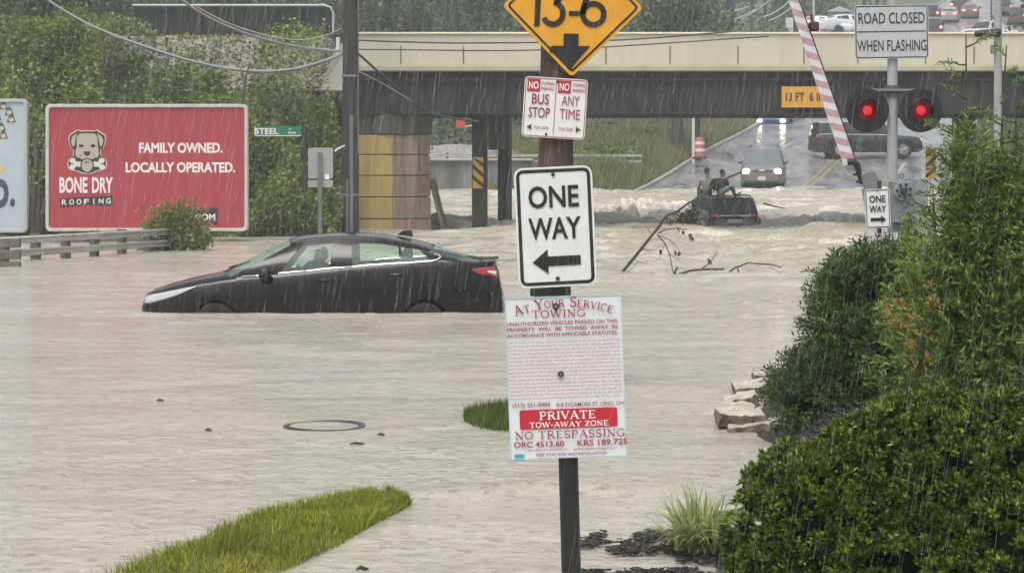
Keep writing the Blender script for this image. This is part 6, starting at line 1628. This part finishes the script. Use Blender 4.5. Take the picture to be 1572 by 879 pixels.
# stone slabs round the bed
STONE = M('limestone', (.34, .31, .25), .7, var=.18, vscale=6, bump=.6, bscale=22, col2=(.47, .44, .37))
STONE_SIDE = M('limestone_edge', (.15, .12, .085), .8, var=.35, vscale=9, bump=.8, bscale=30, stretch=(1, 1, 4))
def slab(label, pts, D, z0, z1, depth, jag=.010):
    """rough slab: photo outline of its front edge gives the plan; broken edges"""
    (xa, ya), (xb, yb2) = pts; a, b = P(xa, ya, D), P(xb, yb2, D)
    bm = bmesh.new(); n = 9; ring = []
    plan = [(a.x + (b.x - a.x) * k / n, D + random.gauss(0, .02)) for k in range(n + 1)] + [(b.x + .02 - (b.x - a.x) * k / n, D + depth + random.gauss(0, .04)) for k in range(n + 1)]
    tilt = (b.z - a.z) / (b.x - a.x + 1e-6)
    lo = [bm.verts.new((x + random.gauss(0, jag), y + random.gauss(0, jag), z0)) for x, y in plan]
    mi = [bm.verts.new((x + random.gauss(0, jag), y + random.gauss(0, jag), (z0 + z1) / 2 + tilt * (x - a.x))) for x, y in plan]
    hi = [bm.verts.new((x + random.gauss(0, jag * .6), y + random.gauss(0, jag * .6), z1 + tilt * (x - a.x) + random.gauss(0, .006))) for x, y in plan]
    m = len(plan)
    for i in range(m):
        j = (i + 1) % m; bm.faces.new((lo[i], lo[j], mi[j], mi[i])); bm.faces.new((mi[i], mi[j], hi[j], hi[i]))
    bm.faces.new(hi); bm.faces.new(lo[::-1]); bmesh.ops.recalc_face_normals(bm, faces=bm.faces)
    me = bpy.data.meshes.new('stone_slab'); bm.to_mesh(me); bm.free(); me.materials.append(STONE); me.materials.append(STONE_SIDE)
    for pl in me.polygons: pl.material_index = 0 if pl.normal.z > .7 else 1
    o = bpy.data.objects.new('stone_slab', me); COL.objects.link(o); md = o.modifiers.new('bevel', 'BEVEL'); md.width = .008; md.segments = 2; md.limit_method = 'ANGLE'
    return tag(o, label, 'stone slab', 'stone slabs edging the planting bed')
def zz(py, D): return H0 - (py - HY) * D / F
slab('lowest long stone slab, nearest the yew bush', [(1119, 658), (1212, 648)], 14.75, -.1, zz(657, 14.75), .35)
slab('thick broken stone slab with dark hollow at its left end', [(1103, 640), (1178, 642)], 14.95, zz(656, 14.95) + .0, zz(636, 14.95), .55, .012)
slab('flat pale stone slab lying on the thick broken slab', [(1103, 630), (1160, 628)], 15.3, zz(640, 15.3), zz(628, 15.3), .45, .012)
slab('narrow stone slab above the broken slab, touching the juniper', [(1112, 618), (1165, 606)], 16.2, zz(628, 16.2) - .05, zz(618, 16.2), .40)
slab('long stone slab in the middle of the stack by the juniper', [(1130, 598), (1190, 592)], 17.0, zz(612, 17) - .1, zz(597, 17), .55)
slab('upper thin stone slab, second from the far end', [(1157, 577), (1200, 574)], 18.3, zz(588, 18.3) - .1, zz(577, 18.3), .4)
slab('farthest thin stone slab at the top of the row', [(1160, 570), (1206, 566)], 19.0, zz(576, 19) - .1, zz(569, 19), .4)
slab('small stone slab half hidden in the dark shrub', [(1245, 535), (1262, 531)], 19.8, zz(545, 19.8) - .1, zz(533, 19.8), .3)

# ------------------------------------------------------------------ people on the drowned SUV's roof
SKIN = M('skin', (.42, .26, .19), .5); HAIR = M('hair', (.015, .012, .011), .6)
def skin_obj(name, nodes, edges, mat, parent, sub=2):
    me = bpy.data.meshes.new(name); off = root_loc(parent)
    names = list(nodes); me.from_pydata([tuple(Vector(nodes[k][:3]) - off) for k in names], [(names.index(a), names.index(b)) for a, b in edges], [])
    me.materials.append(mat); o = bpy.data.objects.new(name, me); COL.objects.link(o); o.parent = parent
    sk = o.modifiers.new('skin', 'SKIN'); sk.use_smooth_shade = True
    lay = me.skin_vertices[0] if me.skin_vertices else None
    for i, k in enumerate(names):
        r = nodes[k][3]; lay.data[i].radius = (r, r) if not hasattr(r, '__len__') else r; lay.data[i].use_root = (i == 0)
    sb = o.modifiers.new('sub', 'SUBSURF'); sb.levels = sb.render_levels = sub
    return o
def person(label, base, J, top_m, leg_m, shoe_m, hat_m=None, face=(0, 1)):
    """seated figure: J gives joint positions relative to base (x right, y away, z up)"""
    t = thing('person', label, 'person', base); B = Vector(base)
    g_ = lambda k: B + Vector(J[k])
    nodes = {}
    def nd(k, r): nodes[k] = (*g_(k), r)
    nd('pelvis', .135)
    nodes['waist'] = (*(g_('pelvis') * .5 + g_('chest') * .5), .12); nd('chest', .145); nd('neck', .055); nodes['skull'] = (*(g_('head') + Vector((0, 0, -.03))), .085)
    for s in 'lr':
        nd('sh' + s, .062); nd('el' + s, .046); nd('wr' + s, .030); nd('hip' + s, .095); nd('kn' + s, .062); nd('an' + s, .042)
    E = [('pelvis', 'waist'), ('waist', 'chest'), ('chest', 'neck'), ('neck', 'skull')]
    for s in 'lr':
        E += [('chest', 'sh' + s), ('sh' + s, 'el' + s), ('el' + s, 'wr' + s), ('pelvis', 'hip' + s), ('hip' + s, 'kn' + s), ('kn' + s, 'an' + s)]
        d = (g_('wr' + s) - g_('el' + s)).normalized(); side = d.cross(Vector((0, 0, 1)));
        side = side.normalized() if side.length > .1 else Vector((1, 0, 0))
        pm_ = g_('wr' + s) + d * .07; nodes['palm' + s] = (*pm_, .030); E.append(('wr' + s, 'palm' + s))
        for i, (o_, L) in enumerate(((-.032, .07), (-.011, .082), (.011, .078), (.032, .062))):
            m_ = pm_ + d * L * .55 + side * o_; nodes['f%d%s' % (i, s)] = (*m_, .009); nodes['t%d%s' % (i, s)] = (*(m_ + d * L * .4 + Vector((0, 0, -.022))), .007); E += [('palm' + s, 'f%d%s' % (i, s)), ('f%d%s' % (i, s), 't%d%s' % (i, s))]
        th1 = g_('wr' + s) + d * .03 + side * -.045; nodes['th' + s] = (*th1, .010); nodes['tt' + s] = (*(th1 + d * .04), .008); E += [('palm' + s, 'th' + s), ('th' + s, 'tt' + s)]
    body = skin_obj('body', nodes, E, SKIN, t)
    # head with face
    h = g_('head'); fx, fy = face; fl = math.hypot(fx, fy); fx, fy = fx / fl, fy / fl
    mb = MB(); mb.ball((h.x, h.y, h.z + .02), (.082, .094, .115), 16, 12); mb.ball((h.x + fx * .035, h.y + fy * .035, h.z - .055), (.055, .058, .055), 12, 8)
    mb.ball((h.x + fx * .10, h.y + fy * .10, h.z + .0), (.016, .018, .022), 8, 6)
    for s in (-1, 1): mb.ball((h.x - fy * s * .083, h.y + fx * s * .083, h.z), (.016, .020, .032), 8, 6)
    hd = mb.build('head', SKIN, t, smooth=70)
    mb = MB()
    for s in (-1, 1): mb.ball((h.x + fx * .085 - fy * s * .032, h.y + fy * .085 + fx * s * .032, h.z + .025), (.010, .010, .007), 8, 6)
    mb.ball((h.x + fx * .088, h.y + fy * .088, h.z - .055), (.022, .014, .006), 8, 6); mb.build('face_features', M('face_dark', (.10, .04, .035), .5), hd, smooth=70)
    mb = MB(); mb.ball((h.x - fx * .018, h.y - fy * .018, h.z + .055), (.092, .102, .098), 16, 10); mb.build('hair' if hat_m is None else 'cap', hat_m or HAIR, t, smooth=70)
    if hat_m: mb = MB(); mb.ball((h.x + fx * .12, h.y + fy * .12, h.z + .055), (.065, .065, .014), 12, 6); mb.build('cap_peak', hat_m, t, smooth=70)
    # clothes: slightly fuller surfaces over the same joints
    tn = {k: (*nodes[k][:3], r) for k, r in (('pelvis', .165), ('waist', .155), ('chest', .18))}
    tn['neck'] = (*((g_('neck') * .75 + g_('chest') * .25)), .085)
    te = [('pelvis', 'waist'), ('waist', 'chest'), ('chest', 'neck')]
    for s in 'lr':
        tn['sh' + s] = (*nodes['sh' + s][:3], .088); tn['el' + s] = (*nodes['el' + s][:3], .068); tn['cuff' + s] = (*(g_('el' + s) * .15 + g_('wr' + s) * .85), .050); te += [('chest', 'sh' + s), ('sh' + s, 'el' + s), ('el' + s, 'cuff' + s)]
    skin_obj('jacket', tn, te, top_m, t)
    ln = {'pelvis': (*nodes['pelvis'][:3], .15)}; le = []
    for s in 'lr':
        ln['hip' + s] = (*nodes['hip' + s][:3], .115); ln['kn' + s] = (*nodes['kn' + s][:3], .082); ln['hem' + s] = (*(g_('kn' + s) * .2 + g_('an' + s) * .8), .066); le += [('pelvis', 'hip' + s), ('hip' + s, 'kn' + s), ('kn' + s, 'hem' + s)]
    skin_obj('trousers', ln, le, leg_m, t)
    for s in 'lr':
        a = g_('an' + s); f = Vector((fx, fy, 0)); mb = MB(); mb.ball((a.x + fx * .06, a.y + fy * .06, a.z - .035), (.06 + .07 * abs(fx), .06 + .07 * abs(fy), .05), 12, 8); mb.ball((a.x, a.y, a.z), (.055, .055, .07), 10, 8); mb.build('shoe', shoe_m, t, smooth=70)
    return t
zr_ = .86
bA = P(1083, 300, 68.0); bB = P(1104, 300, 67.2)
JA = dict(pelvis=(0, 0, .13), chest=(.03, .0, .48), neck=(.04, .0, .66), head=(.055, .0, .82), shl=(-.15, 0, .57), shr=(.21, 0, .57), ell=(-.24, .02, .30), elr=(.27, .10, .36), wrl=(-.16, .16, .10), wrr=(.30, .30, .22),
          hipl=(-.09, .08, .12), hipr=(.10, .08, .12), knl=(-.16, .52, .22), knr=(.12, .52, .24), anl=(-.14, .72, -.14), anr=(.10, .74, -.12))
JA = {k: (v_[0], v_[1], v_[2]) for k, v_ in JA.items()}
person('person in pale grey jacket and dark cap sitting at the left of the SUV roof', (bA.x, 68.0, zr_ + .0), JA, M('grey_jacket', (.36, .36, .34), .8, var=.1, vscale=6), M('dark_trousers', (.03, .03, .035), .8), M('shoe_black', (.012, .012, .012), .6), M('cap_black', (.012, .012, .014), .7), (.7, .7))
JB = dict(pelvis=(-.02, 0, .14), chest=(.02, .02, .46), neck=(.07, .02, .62), head=(.12, .03, .75), shl=(-.19, 0, .52), shr=(.22, .03, .50), ell=(-.30, -.04, .24), elr=(.33, .12, .28), wrl=(-.36, -.08, .02), wrr=(.40, .26, .26),
          hipl=(.05, -.09, .13), hipr=(.05, .12, .13), knl=(.42, -.06, .36), knr=(.42, .20, .34), anl=(.50, -.06, .07), anr=(.52, .20, .07))
person('person in dark jacket and pale trousers hunched on the SUV roof, knees up', (bB.x, 67.2, zr_ + .02), JB, M('navy_jacket', (.018, .02, .026), .8, var=.2, vscale=6), M('pale_trousers', (.42, .40, .37), .8), M('brown_boot', (.06, .04, .03), .7), None, (1, .25))

# ------------------------------------------------------------------ drifting branches and debris
TWIG = M('wet_twig', (.022, .017, .014), .5, var=.4, vscale=20)
def branch(label, lines, D, leafpts=()):
    b = P(*lines[0][0][0][:2], D); t = thing('fallen_branch', label, 'branch', b); mb = MB()
    for pts, r0, r1 in lines:
        q = [P(p[0], p[1], p[2] if len(p) > 2 else D) + Vector((0, random.gauss(0, .02), 0)) for p in pts]
        mb.tube(q, [r0 + (r1 - r0) * i / (len(q) - 1) for i in range(len(q))], 7)
    mb.build('wood', TWIG, t, smooth=60)
    if leafpts:
        c = np.array([tuple(P(x, y, D)) for x, y in leafpts for _ in range(3)]); v, f = leaves(c + RNG.normal(0, .01, c.shape), np.tile([[0, 0, -1.]], (len(c), 1)), .11, .06, .35); np_mesh('dead_leaves', v, f, M('dead_leaf', (.05, .025, .018), .7), t)
branch('long bare fallen branch slanting up from the flood towards the SUV', [([(940, 434), (948, 426), (968, 402), (992, 372), (1010, 350), (1022, 332), (1040, 324), (1056, 312), (1075, 302), (1098, 282), (1120, 271), (1142, 262)], .032, .012),
    ([(1022, 332), (1030, 345)], .02, .01), ([(1010, 358), (1022, 352), (1040, 350), (1056, 352)], .014, .006), ([(1010, 362), (1020, 372), (1028, 390), (1032, 412), (1035, 425)], .012, .006), ([(1008, 360), (1024, 366), (1036, 375), (1044, 386)], .008, .004), ([(960, 420), (972, 410), (978, 402)], .008, .004), ([(968, 402), (964, 404)], .03, .02), ([(1098, 282), (1112, 276), (1132, 268), (1146, 260)], .01, .004), ([(1040, 324), (1048, 330), (1060, 335), (1072, 333)], .010, .004), ([(1031, 328), (1044, 338), (1050, 346)], .009, .004), ([(1056, 312), (1062, 322), (1066, 330)], .008, .003), ([(1000, 362), (996, 352), (990, 346)], .008, .003), ([(985, 382), (1000, 384), (1012, 380)], .007, .003), ([(972, 398), (986, 404), (1002, 406)], .007, .003), ([(948, 427), (970, 429), (990, 428)], .02, .008), ([(1022, 374), (1014, 386), (1012, 398)], .006, .003), ([(1028, 390), (1040, 398), (1048, 396)], .006, .003)], 37.5,
    [(1040, 354), (1049, 353), (1060, 362), (1037, 384), (1043, 386), (1013, 382), (1058, 358)])
branch('twisted twig lying flat on the flood, middle of three', [([(1034, 425), (1045, 420), (1060, 415), (1085, 413), (1112, 413)], .026, .016), ([(1074, 415), (1088, 404), (1098, 392), (1102, 383)], .012, .004), ([(1036, 426), (1036, 416), (1040, 410)], .02, .018)], 36.5, [(1088, 396)])
branch('thin arched twig on the flood nearest the dark shrub', [([(1114, 421), (1128, 411), (1148, 403), (1170, 405), (1184, 406), (1200, 410)], .018, .009), ([(1132, 412), (1135, 421), (1150, 421), (1168, 418)], .014, .009), ([(1180, 410), (1190, 414)], .008, .004)], 36.6)
branch('bare twigs sticking out behind the right side of the sunken SUV', [([(1120, 318), (1134, 303), (1146, 307), (1160, 310)], .03, .02), ([(1172, 312), (1190, 317), (1206, 320)], .026, .014), ([(1128, 303), (1138, 294)], .03, .015)], 64.5)
t = thing('leaf_debris', 'clump of dark leaves and twigs caught against the left of the sunken SUV', 'debris', P(1052, 345, 63.5))
cc_ = P(1052, 336, 63.5); p, d = cloud([(cc_.x, 63.5, .2, .32, .3, .30), (cc_.x + .3, 64.2, .3, .22, .3, .4), (cc_.x - .3, 63.4, .08, .3, .3, .14)], 700, .5, .5); v, f = leaves(p, d, .12, .06, .9); np_mesh('leaves', v, f, leaf_mat('debris_leaf', [(0, (.03, .028, .018)), (.6, (.09, .09, .045)), (1, (.19, .17, .09))], .6, .2), t)
mb = MB()
for k in range(9): a = random.uniform(0, 3.1); mb.tube([(cc_.x, 63.5, .05), (cc_.x + math.cos(a) * .5, 63.4, .05 + abs(math.sin(a)) * .5)], [.02, .006], 5)
mb.build('twigs', TWIG, t)
for (px, py, L, lab) in ((320, 663, .022, 'small dark chip floating left of the manhole ring'), (585, 670, .026, 'small dark chip floating right of the manhole ring'), (548, 684, .05, 'thin dark twig floating just below the manhole ring'), (246, 617, .03, 'dark chip floating alone far left of the manhole ring'), (556, 877, .03, 'small curled leaf at the bottom edge near the grass strip')):
    D = F * H0 / (py - HY); c = P(px, py, D); mb = MB(); mb.tube([(c.x - L, D, .012), (c.x - L * .2, D + .01, .02), (c.x + L * .6, D - .01, .016), (c.x + L, D + .01, .012)], [.004, .011, .009, .003], 6)
    tag(mb.build('floating_debris', TWIG, smooth=60), lab, 'debris', 'bits floating on the flood')
# manhole ring just breaking the surface
D = 15.1; c = P(498, 655, D); mb = MB(); N = 48
prof = [(.302, -.03), (.300, .004), (.292, .013), (.258, .011), (.246, .002), (.244, -.03)]
mb.add([(c.x + r * math.cos(2 * math.pi * k / N), D + r * math.sin(2 * math.pi * k / N), z + .004 * math.sin(4 * math.pi * k / N)) for r, z in prof for k in range(N)], [(j * N + k, j * N + (k + 1) % N, (j + 1) * N + (k + 1) % N, (j + 1) * N + k) for j in range(5) for k in range(N)])
t = thing('manhole_ring', 'dark oval manhole ring just breaking the surface of the calm flood', 'manhole', (c.x, D, 0)); mb.build('rim', M('cast_iron', (.018, .018, .02), .35, var=.3, vscale=20), t, smooth=60)

# ------------------------------------------------------------------ behind the bridge
RW = streak_mat('old_wall', (.10, .105, .10), (.22, .225, .22), 1.0, .75, (.4, .6), .1)
a, b = P(640, 300, 86.5), P(800, 300, 86.5)
mb = MB(); mb.box(((a.x + b.x) / 2 - 4, 86.8, 1.2), (b.x - a.x + 9, .5, 1.8)); t = thing('retaining_wall', 'grey stained retaining wall seen under the bridge beside the abutment', 'wall', ((a.x + b.x) / 2, 86.8, .3)); mb.build('face', RW, t, bevel=.03)
mb = MB(); mb.box(((a.x + b.x) / 2 - 4, 86.7, 2.13), (b.x - a.x + 9, .66, .09)); mb.build('coping', M('wall_cap', (.36, .36, .34), .6, var=.15, vscale=2), t, bevel=.02)
a, b = P(640, 240, 90), P(985, 240, 90)
t = thing('guard_rail', 'far guard rail on the bank seen under the bridge behind the wood pole', 'guard rail', ((a.x + b.x) / 2, 90, 1.5))
for z in (2.32, 2.06):
    mb = MB(); mb.box(((a.x + b.x) / 2, 90, z), (b.x - a.x, .06, .10)); mb.build('beam', MATS['rail_metal'], t)
for x in np.arange(a.x, b.x, 1.3): mb = MB(); mb.box((x, 90.08, 1.9), (.12, .12, 1.1)); mb.build('post', MATS['weathered_wood'], t)
mb = MB(); mb.grid(lambda u, v: (P(690, 220, 96).x - 4 + 9 * u, 94 + 4 * v, 2.0 + .9 * math.sin(math.pi * u) * math.sin(math.pi * v) ** .7 + .15 * float(fbm(u * 9, v * 9, 3)) - .1), 40, 16)
tag(mb.build('gravel_heap', M('gravel_grey', (.22, .21, .2), .9, var=.4, vscale=9, bump=1, bscale=20), smooth=70), 'grey gravel heap behind the far guard rail', 'gravel', kind='stuff')
c = P(707, 183, 80); t = thing('red_signal_board', 'small red board on pale brackets hanging under the bridge', 'board', tuple(c)); mb = MB(); mb.box((c.x, 80, c.z), (.34, .08, .72)); mb.build('board', M('board_red', (.55, .06, .05), .5), t, bevel=.02)
mb = MB(); mb.tube([(c.x, 80, c.z + .1), (c.x + .75, 80, c.z + .12)], .035, 6).tube([(c.x + .1, 80, c.z - .3), (c.x + .75, 80, c.z - .2)], .03, 6).tube([(c.x + .45, 80, c.z + .12), (c.x + .75, 80, c.z - .2)], .025, 6).tube([(c.x + .75, 80, 1.), (c.x + .75, 80, c.z + .3)], .05, 8); mb.build('bracket', MATS['pale_steel'], t, smooth=40)
# trunks, posts and cabinet on the bank
def back_pole(name, label, px, pyb, D, pyt, r, m, lean=0, cat='utility pole', zb=None):
    zb = float(ground_z((px - CX) * D / F, D)) if zb is None else zb; b = P(px, pyb, D); tt_ = P(px + lean, pyt, D); t = thing(name, label, cat, (b.x, D, zb)); mb = MB(); mb.tube([(b.x, D, zb - .2), ((b.x + tt_.x) / 2, D, (zb + tt_.z) / 2), (tt_.x, D, tt_.z)], [r * 1.1, r, r * .85], 10); mb.build('shaft' if cat != 'tree' else 'trunk', m, t, smooth=50); return t
tw_ = M('trunk_dark', (.030, .027, .025), .85, var=.3, vscale=6)
t = tree('roadside_tree', 'tree with dark slightly leaning trunk on the weedy bank under the bridge', P(1040, 240, 97).x, 97, 9, 2.6, 5000, .24, LF_FAR, trunk_r=.27, crown0=.55)
back_pole('utility_pole', 'stout dark pole with pinkish reflective wrap at the pavement edge', 1069, 240, 97, -60, .17, tw_)
c = P(1074, 226, 94.7); t = thing('traffic_barrel', 'pinkish orange traffic barrel leaning at the foot of the stout dark pole', 'barrel', (c.x, 94.7, 2.2)); mb = MB(); prof = [(.0, .25), (.25, .24), (.5, .22), (.8, .19), (.95, .17)]; zb_ = c.z - .5
mb.tube([(c.x, 94.6, zb_ + z) for z, r in prof], [r for z, r in prof], 16); mb.build('drum', M('barrel_orange', (.42, .15, .11), .5), t, smooth=40); mb = MB()
for z, r in ((.3, .245), (.62, .22)): mb.tube([(c.x, 94.6, zb_ + z), (c.x, 94.6, zb_ + z + .13)], [r, r - .008], 16)
mb.build('band', M('barrel_white', (.7, .62, .6), .4), t, smooth=40); mb = MB(); mb.tube([(c.x, 94.6, zb_ - .03), (c.x, 94.6, zb_ + .06)], [.34, .32], 16); mb.build('base', RUB, t, smooth=40)
back_pole('marker_post', 'slim white post left of the stout dark pole', 1064.5, 225, 96, 160, .075, MATS['white_pvc'], cat='post')
back_pole('roadside_tree', 'dark tree trunk beside the pavement behind the orange truck', 1121, 196, 118, -120, .22, tw_, cat='tree')
back_pole('marker_post', 'greenish post left of the leaning tree trunk', 1023, 240, 99, 150, .13, M('post_green', (.14, .16, .13), .7), cat='post')
c = P(968, 195, 112); t = thing('utility_cabinet', 'pale grey utility cabinet with white pipe on the far bank under the bridge', 'cabinet', (c.x, 112, 3.5)); mb = MB(); mb.box((c.x, 112, 4.0), (.9, .6, 1.3)); mb.build('housing', M('cabinet_grey', (.28, .29, .28), .6), t, bevel=.03); mb = MB(); mb.box((c.x, 112, 4.68), (1.0, .7, .06)); mb.build('lid', MATS['pale_steel'], t, bevel=.01); mb = MB(); mb.tube([(c.x + .35, 111.9, 4.0), (c.x + .35, 111.9, 5.8)], .10, 10); mb.build('pipe', MATS['white_pvc'], t, smooth=40)
# poles and guy wires above the parapet
wpole = M('old_pole', (.085, .08, .07), .85, var=.2, vscale=5)
for (px, D, r, lab) in ((1068, 132, .34, 'old pole above the parapet beside the dashed white gate arm'), (1120, 135, .26, 'old pole above the parapet midway to the striped gate arm'), (1037, 138, .20, 'thin pole above the parapet right of the orange diamond')):
    back_pole('utility_pole', lab, px, 60, D, -90, r, wpole)
def wires(label, lines, D, r, m):
    mb = MB()
    for a_, b_, sg in lines:
        A_, B_ = P(*a_, D), P(*b_, D); mb.tube([A_.lerp(B_, k / 10) - Vector((0, 0, sg * 4 * (k / 10) * (1 - k / 10))) for k in range(11)], r, 5)
    tag(mb.build('guy_wire', m, smooth=60), label, 'wire')
wires('pair of pale guy wires right of the orange diamond', [((985, 60), (1014, -10), 0), ((972, 55), (1004, -10), .1)], 128, .055, MATS['pale_steel'])
wires('pale sagging wires between the two old poles', [((1082, 14), (1150, 10), .25), ((1118, 38), (1180, 2), .15), ((1118, 32), (1160, 14), .1)], 131, .035, MATS['pale_steel'])
wires('pale sagging wires left of the striped gate arm', [((1172, 26), (1212, 2), .15), ((1180, 32), (1220, 6), .15)], 131, .04, MATS['pale_steel'])
a_, b_ = P(1052, 48, 126), P(1070, -8, 126); dv2 = b_ - a_; t = thing('crossing_arm', 'far white and dark dashed crossing arm slanting above the parapet', 'crossing arm', tuple(a_))
mb = MB(); mb.tube([a_, b_], .13, 8); ar_ = mb.build('arm', M('arm_dark', (.06, .06, .06), .6), t, smooth=40); mb = MB()
for k in (0, .42, .84): mb.tube([a_ + dv2 * k, a_ + dv2 * (k + .22)], .145, 8)
mb.build('stripe', MATS['arm_white'], ar_, smooth=40)
c = P(1205, 36, 140); t = thing('utility_box', 'small white box on a dark pole left of the striped gate arm', 'box', tuple(c)); mb = MB(); mb.box((c.x + .3, 140, c.z), (.5, .4, .7)); mb.build('box', MATS['white_pvc'], t, bevel=.04); mb = MB(); mb.tube([(c.x + .75, 140, 4), (c.x + .75, 140, c.z + 3)], .2, 8); mb.build('pole', tw_, t, smooth=40)
for (px, D, lab) in ((1249, 145, 'slim grey lamp pole above the parapet by the striped gate arm'), (1522, 190, 'slim dark pole on the far road left of the grey lamp post')):
    back_pole('lamp_pole', lab, px, 55, D, -60, .09, MATS['pale_steel'] if px < 1300 else tw_, cat='lamp post', zb=10)
c = P(1286, 36, 155); t = thing('shed', 'small pale shed beyond the parapet left of the road closed sign', 'shed', (c.x, 155, 10)); mb = MB(); mb.box((c.x, 155, c.z - .2), (1.6, 1.5, 2.0)); mb.build('wall', M('shed_grey', (.33, .35, .34), .7), t); mb = MB(); mb.prism([(c.x - 1.0, c.z + .8), (c.x + 1.0, c.z + .8), (c.x, c.z + 1.2)], 154, 156); mb.build('roof', MATS['pale_steel'], t)
# ballast and lip so the road climbs out of the frame: bank lamps with red signal
c = P(1544, 17, 225); t = thing('traffic_signal', 'far traffic signal glowing red at the top right', 'signal', (c.x, 225, 18)); mb = MB(); mb.box((c.x, 225, c.z), (.5, .4, 1.2)); mb.build('housing', BP, t); mb = MB(); mb.ball((c.x, 224.78, c.z + .2), (.2, .1, .2), 12, 8); mb.build('lens', REDLIT, t, smooth=60); mb = MB(); mb.tube([(c.x + .5, 225, 15), (c.x + .5, 225, c.z + 2)], .12, 8); mb.build('pole', tw_, t)

# ------------------------------------------------------------------ rain and wet air
n = 15000
D = 5 + 55 * RNG.random(n) ** 1.3
px = RNG.uniform(-250, 1820, n); py = RNG.uniform(-60, 930, n)
x = (px - CX) * D / F; z = H0 - (py - HY) * D / F
k_ = z > .15; x, z, D = x[k_], z[k_], D[k_]; n = len(x)
L = RNG.uniform(.10, .28, n) * (D / 22) ** .55; r = RNG.uniform(.0005, .0010, n) * (D / 12) ** .8
sl_ = .16 + RNG.normal(0, .03, n)
v = np.empty((n, 8, 3))   # slender falling drops: pointed top, fuller tail
for i, (hh, rr) in enumerate(((0, .25), (.75, 1.0))):
    for j in range(4):
        a = math.pi / 2 * j
        v[:, i * 4 + j, 0] = x + sl_ * L * (hh if i == 0 else 1) * -1 + r * rr * math.cos(a); v[:, i * 4 + j, 1] = D + r * rr * math.sin(a); v[:, i * 4 + j, 2] = z - L * (0 if i == 0 else 1)
i0 = np.arange(n)[:, None, None] * 8
q = np.array([(0, 1, 5, 4), (1, 2, 6, 5), (2, 3, 7, 6), (3, 0, 4, 7), (0, 3, 2, 1), (4, 5, 6, 7)])
rainm = bpy.data.materials.new('rain_water'); rainm.use_nodes = True
tt = rainm.node_tree; bs = tt.nodes['Principled BSDF']; bs.inputs['Base Color'].default_value = (.8, .82, .84, 1); bs.inputs['Roughness'].default_value = .2
trn = tt.nodes.new('ShaderNodeBsdfTransparent'); mxs = tt.nodes.new('ShaderNodeMixShader'); mxs.inputs[0].default_value = .17
tt.links.new(trn.outputs[0], mxs.inputs[1]); tt.links.new(bs.outputs[0], mxs.inputs[2]); tt.links.new(mxs.outputs[0], tt.nodes['Material Output'].inputs[0])
rain = np_mesh('rain', v.reshape(-1, 3), (i0 + q[None]).reshape(-1, 4), rainm)
tag(rain, 'falling raindrops all over the scene', 'rain', kind='stuff')

hz = MB(); hz.box((0, 100, 44), (1700 * 2, 1700 * 2, 96)); 
hm = bpy.data.materials.new('wet_air'); hm.use_nodes = True; ht = hm.node_tree; ht.nodes.remove(ht.nodes['Principled BSDF'])
pv = ht.nodes.new('ShaderNodeVolumePrincipled'); pv.inputs['Color'].default_value = (.86, .9, .9, 1); pv.inputs['Density'].default_value = .0012; pv.inputs['Anisotropy'].default_value = .2
ht.links.new(pv.outputs[0], ht.nodes['Material Output'].inputs['Volume'])
tag(hz.build('haze', hm), kind='stuff')
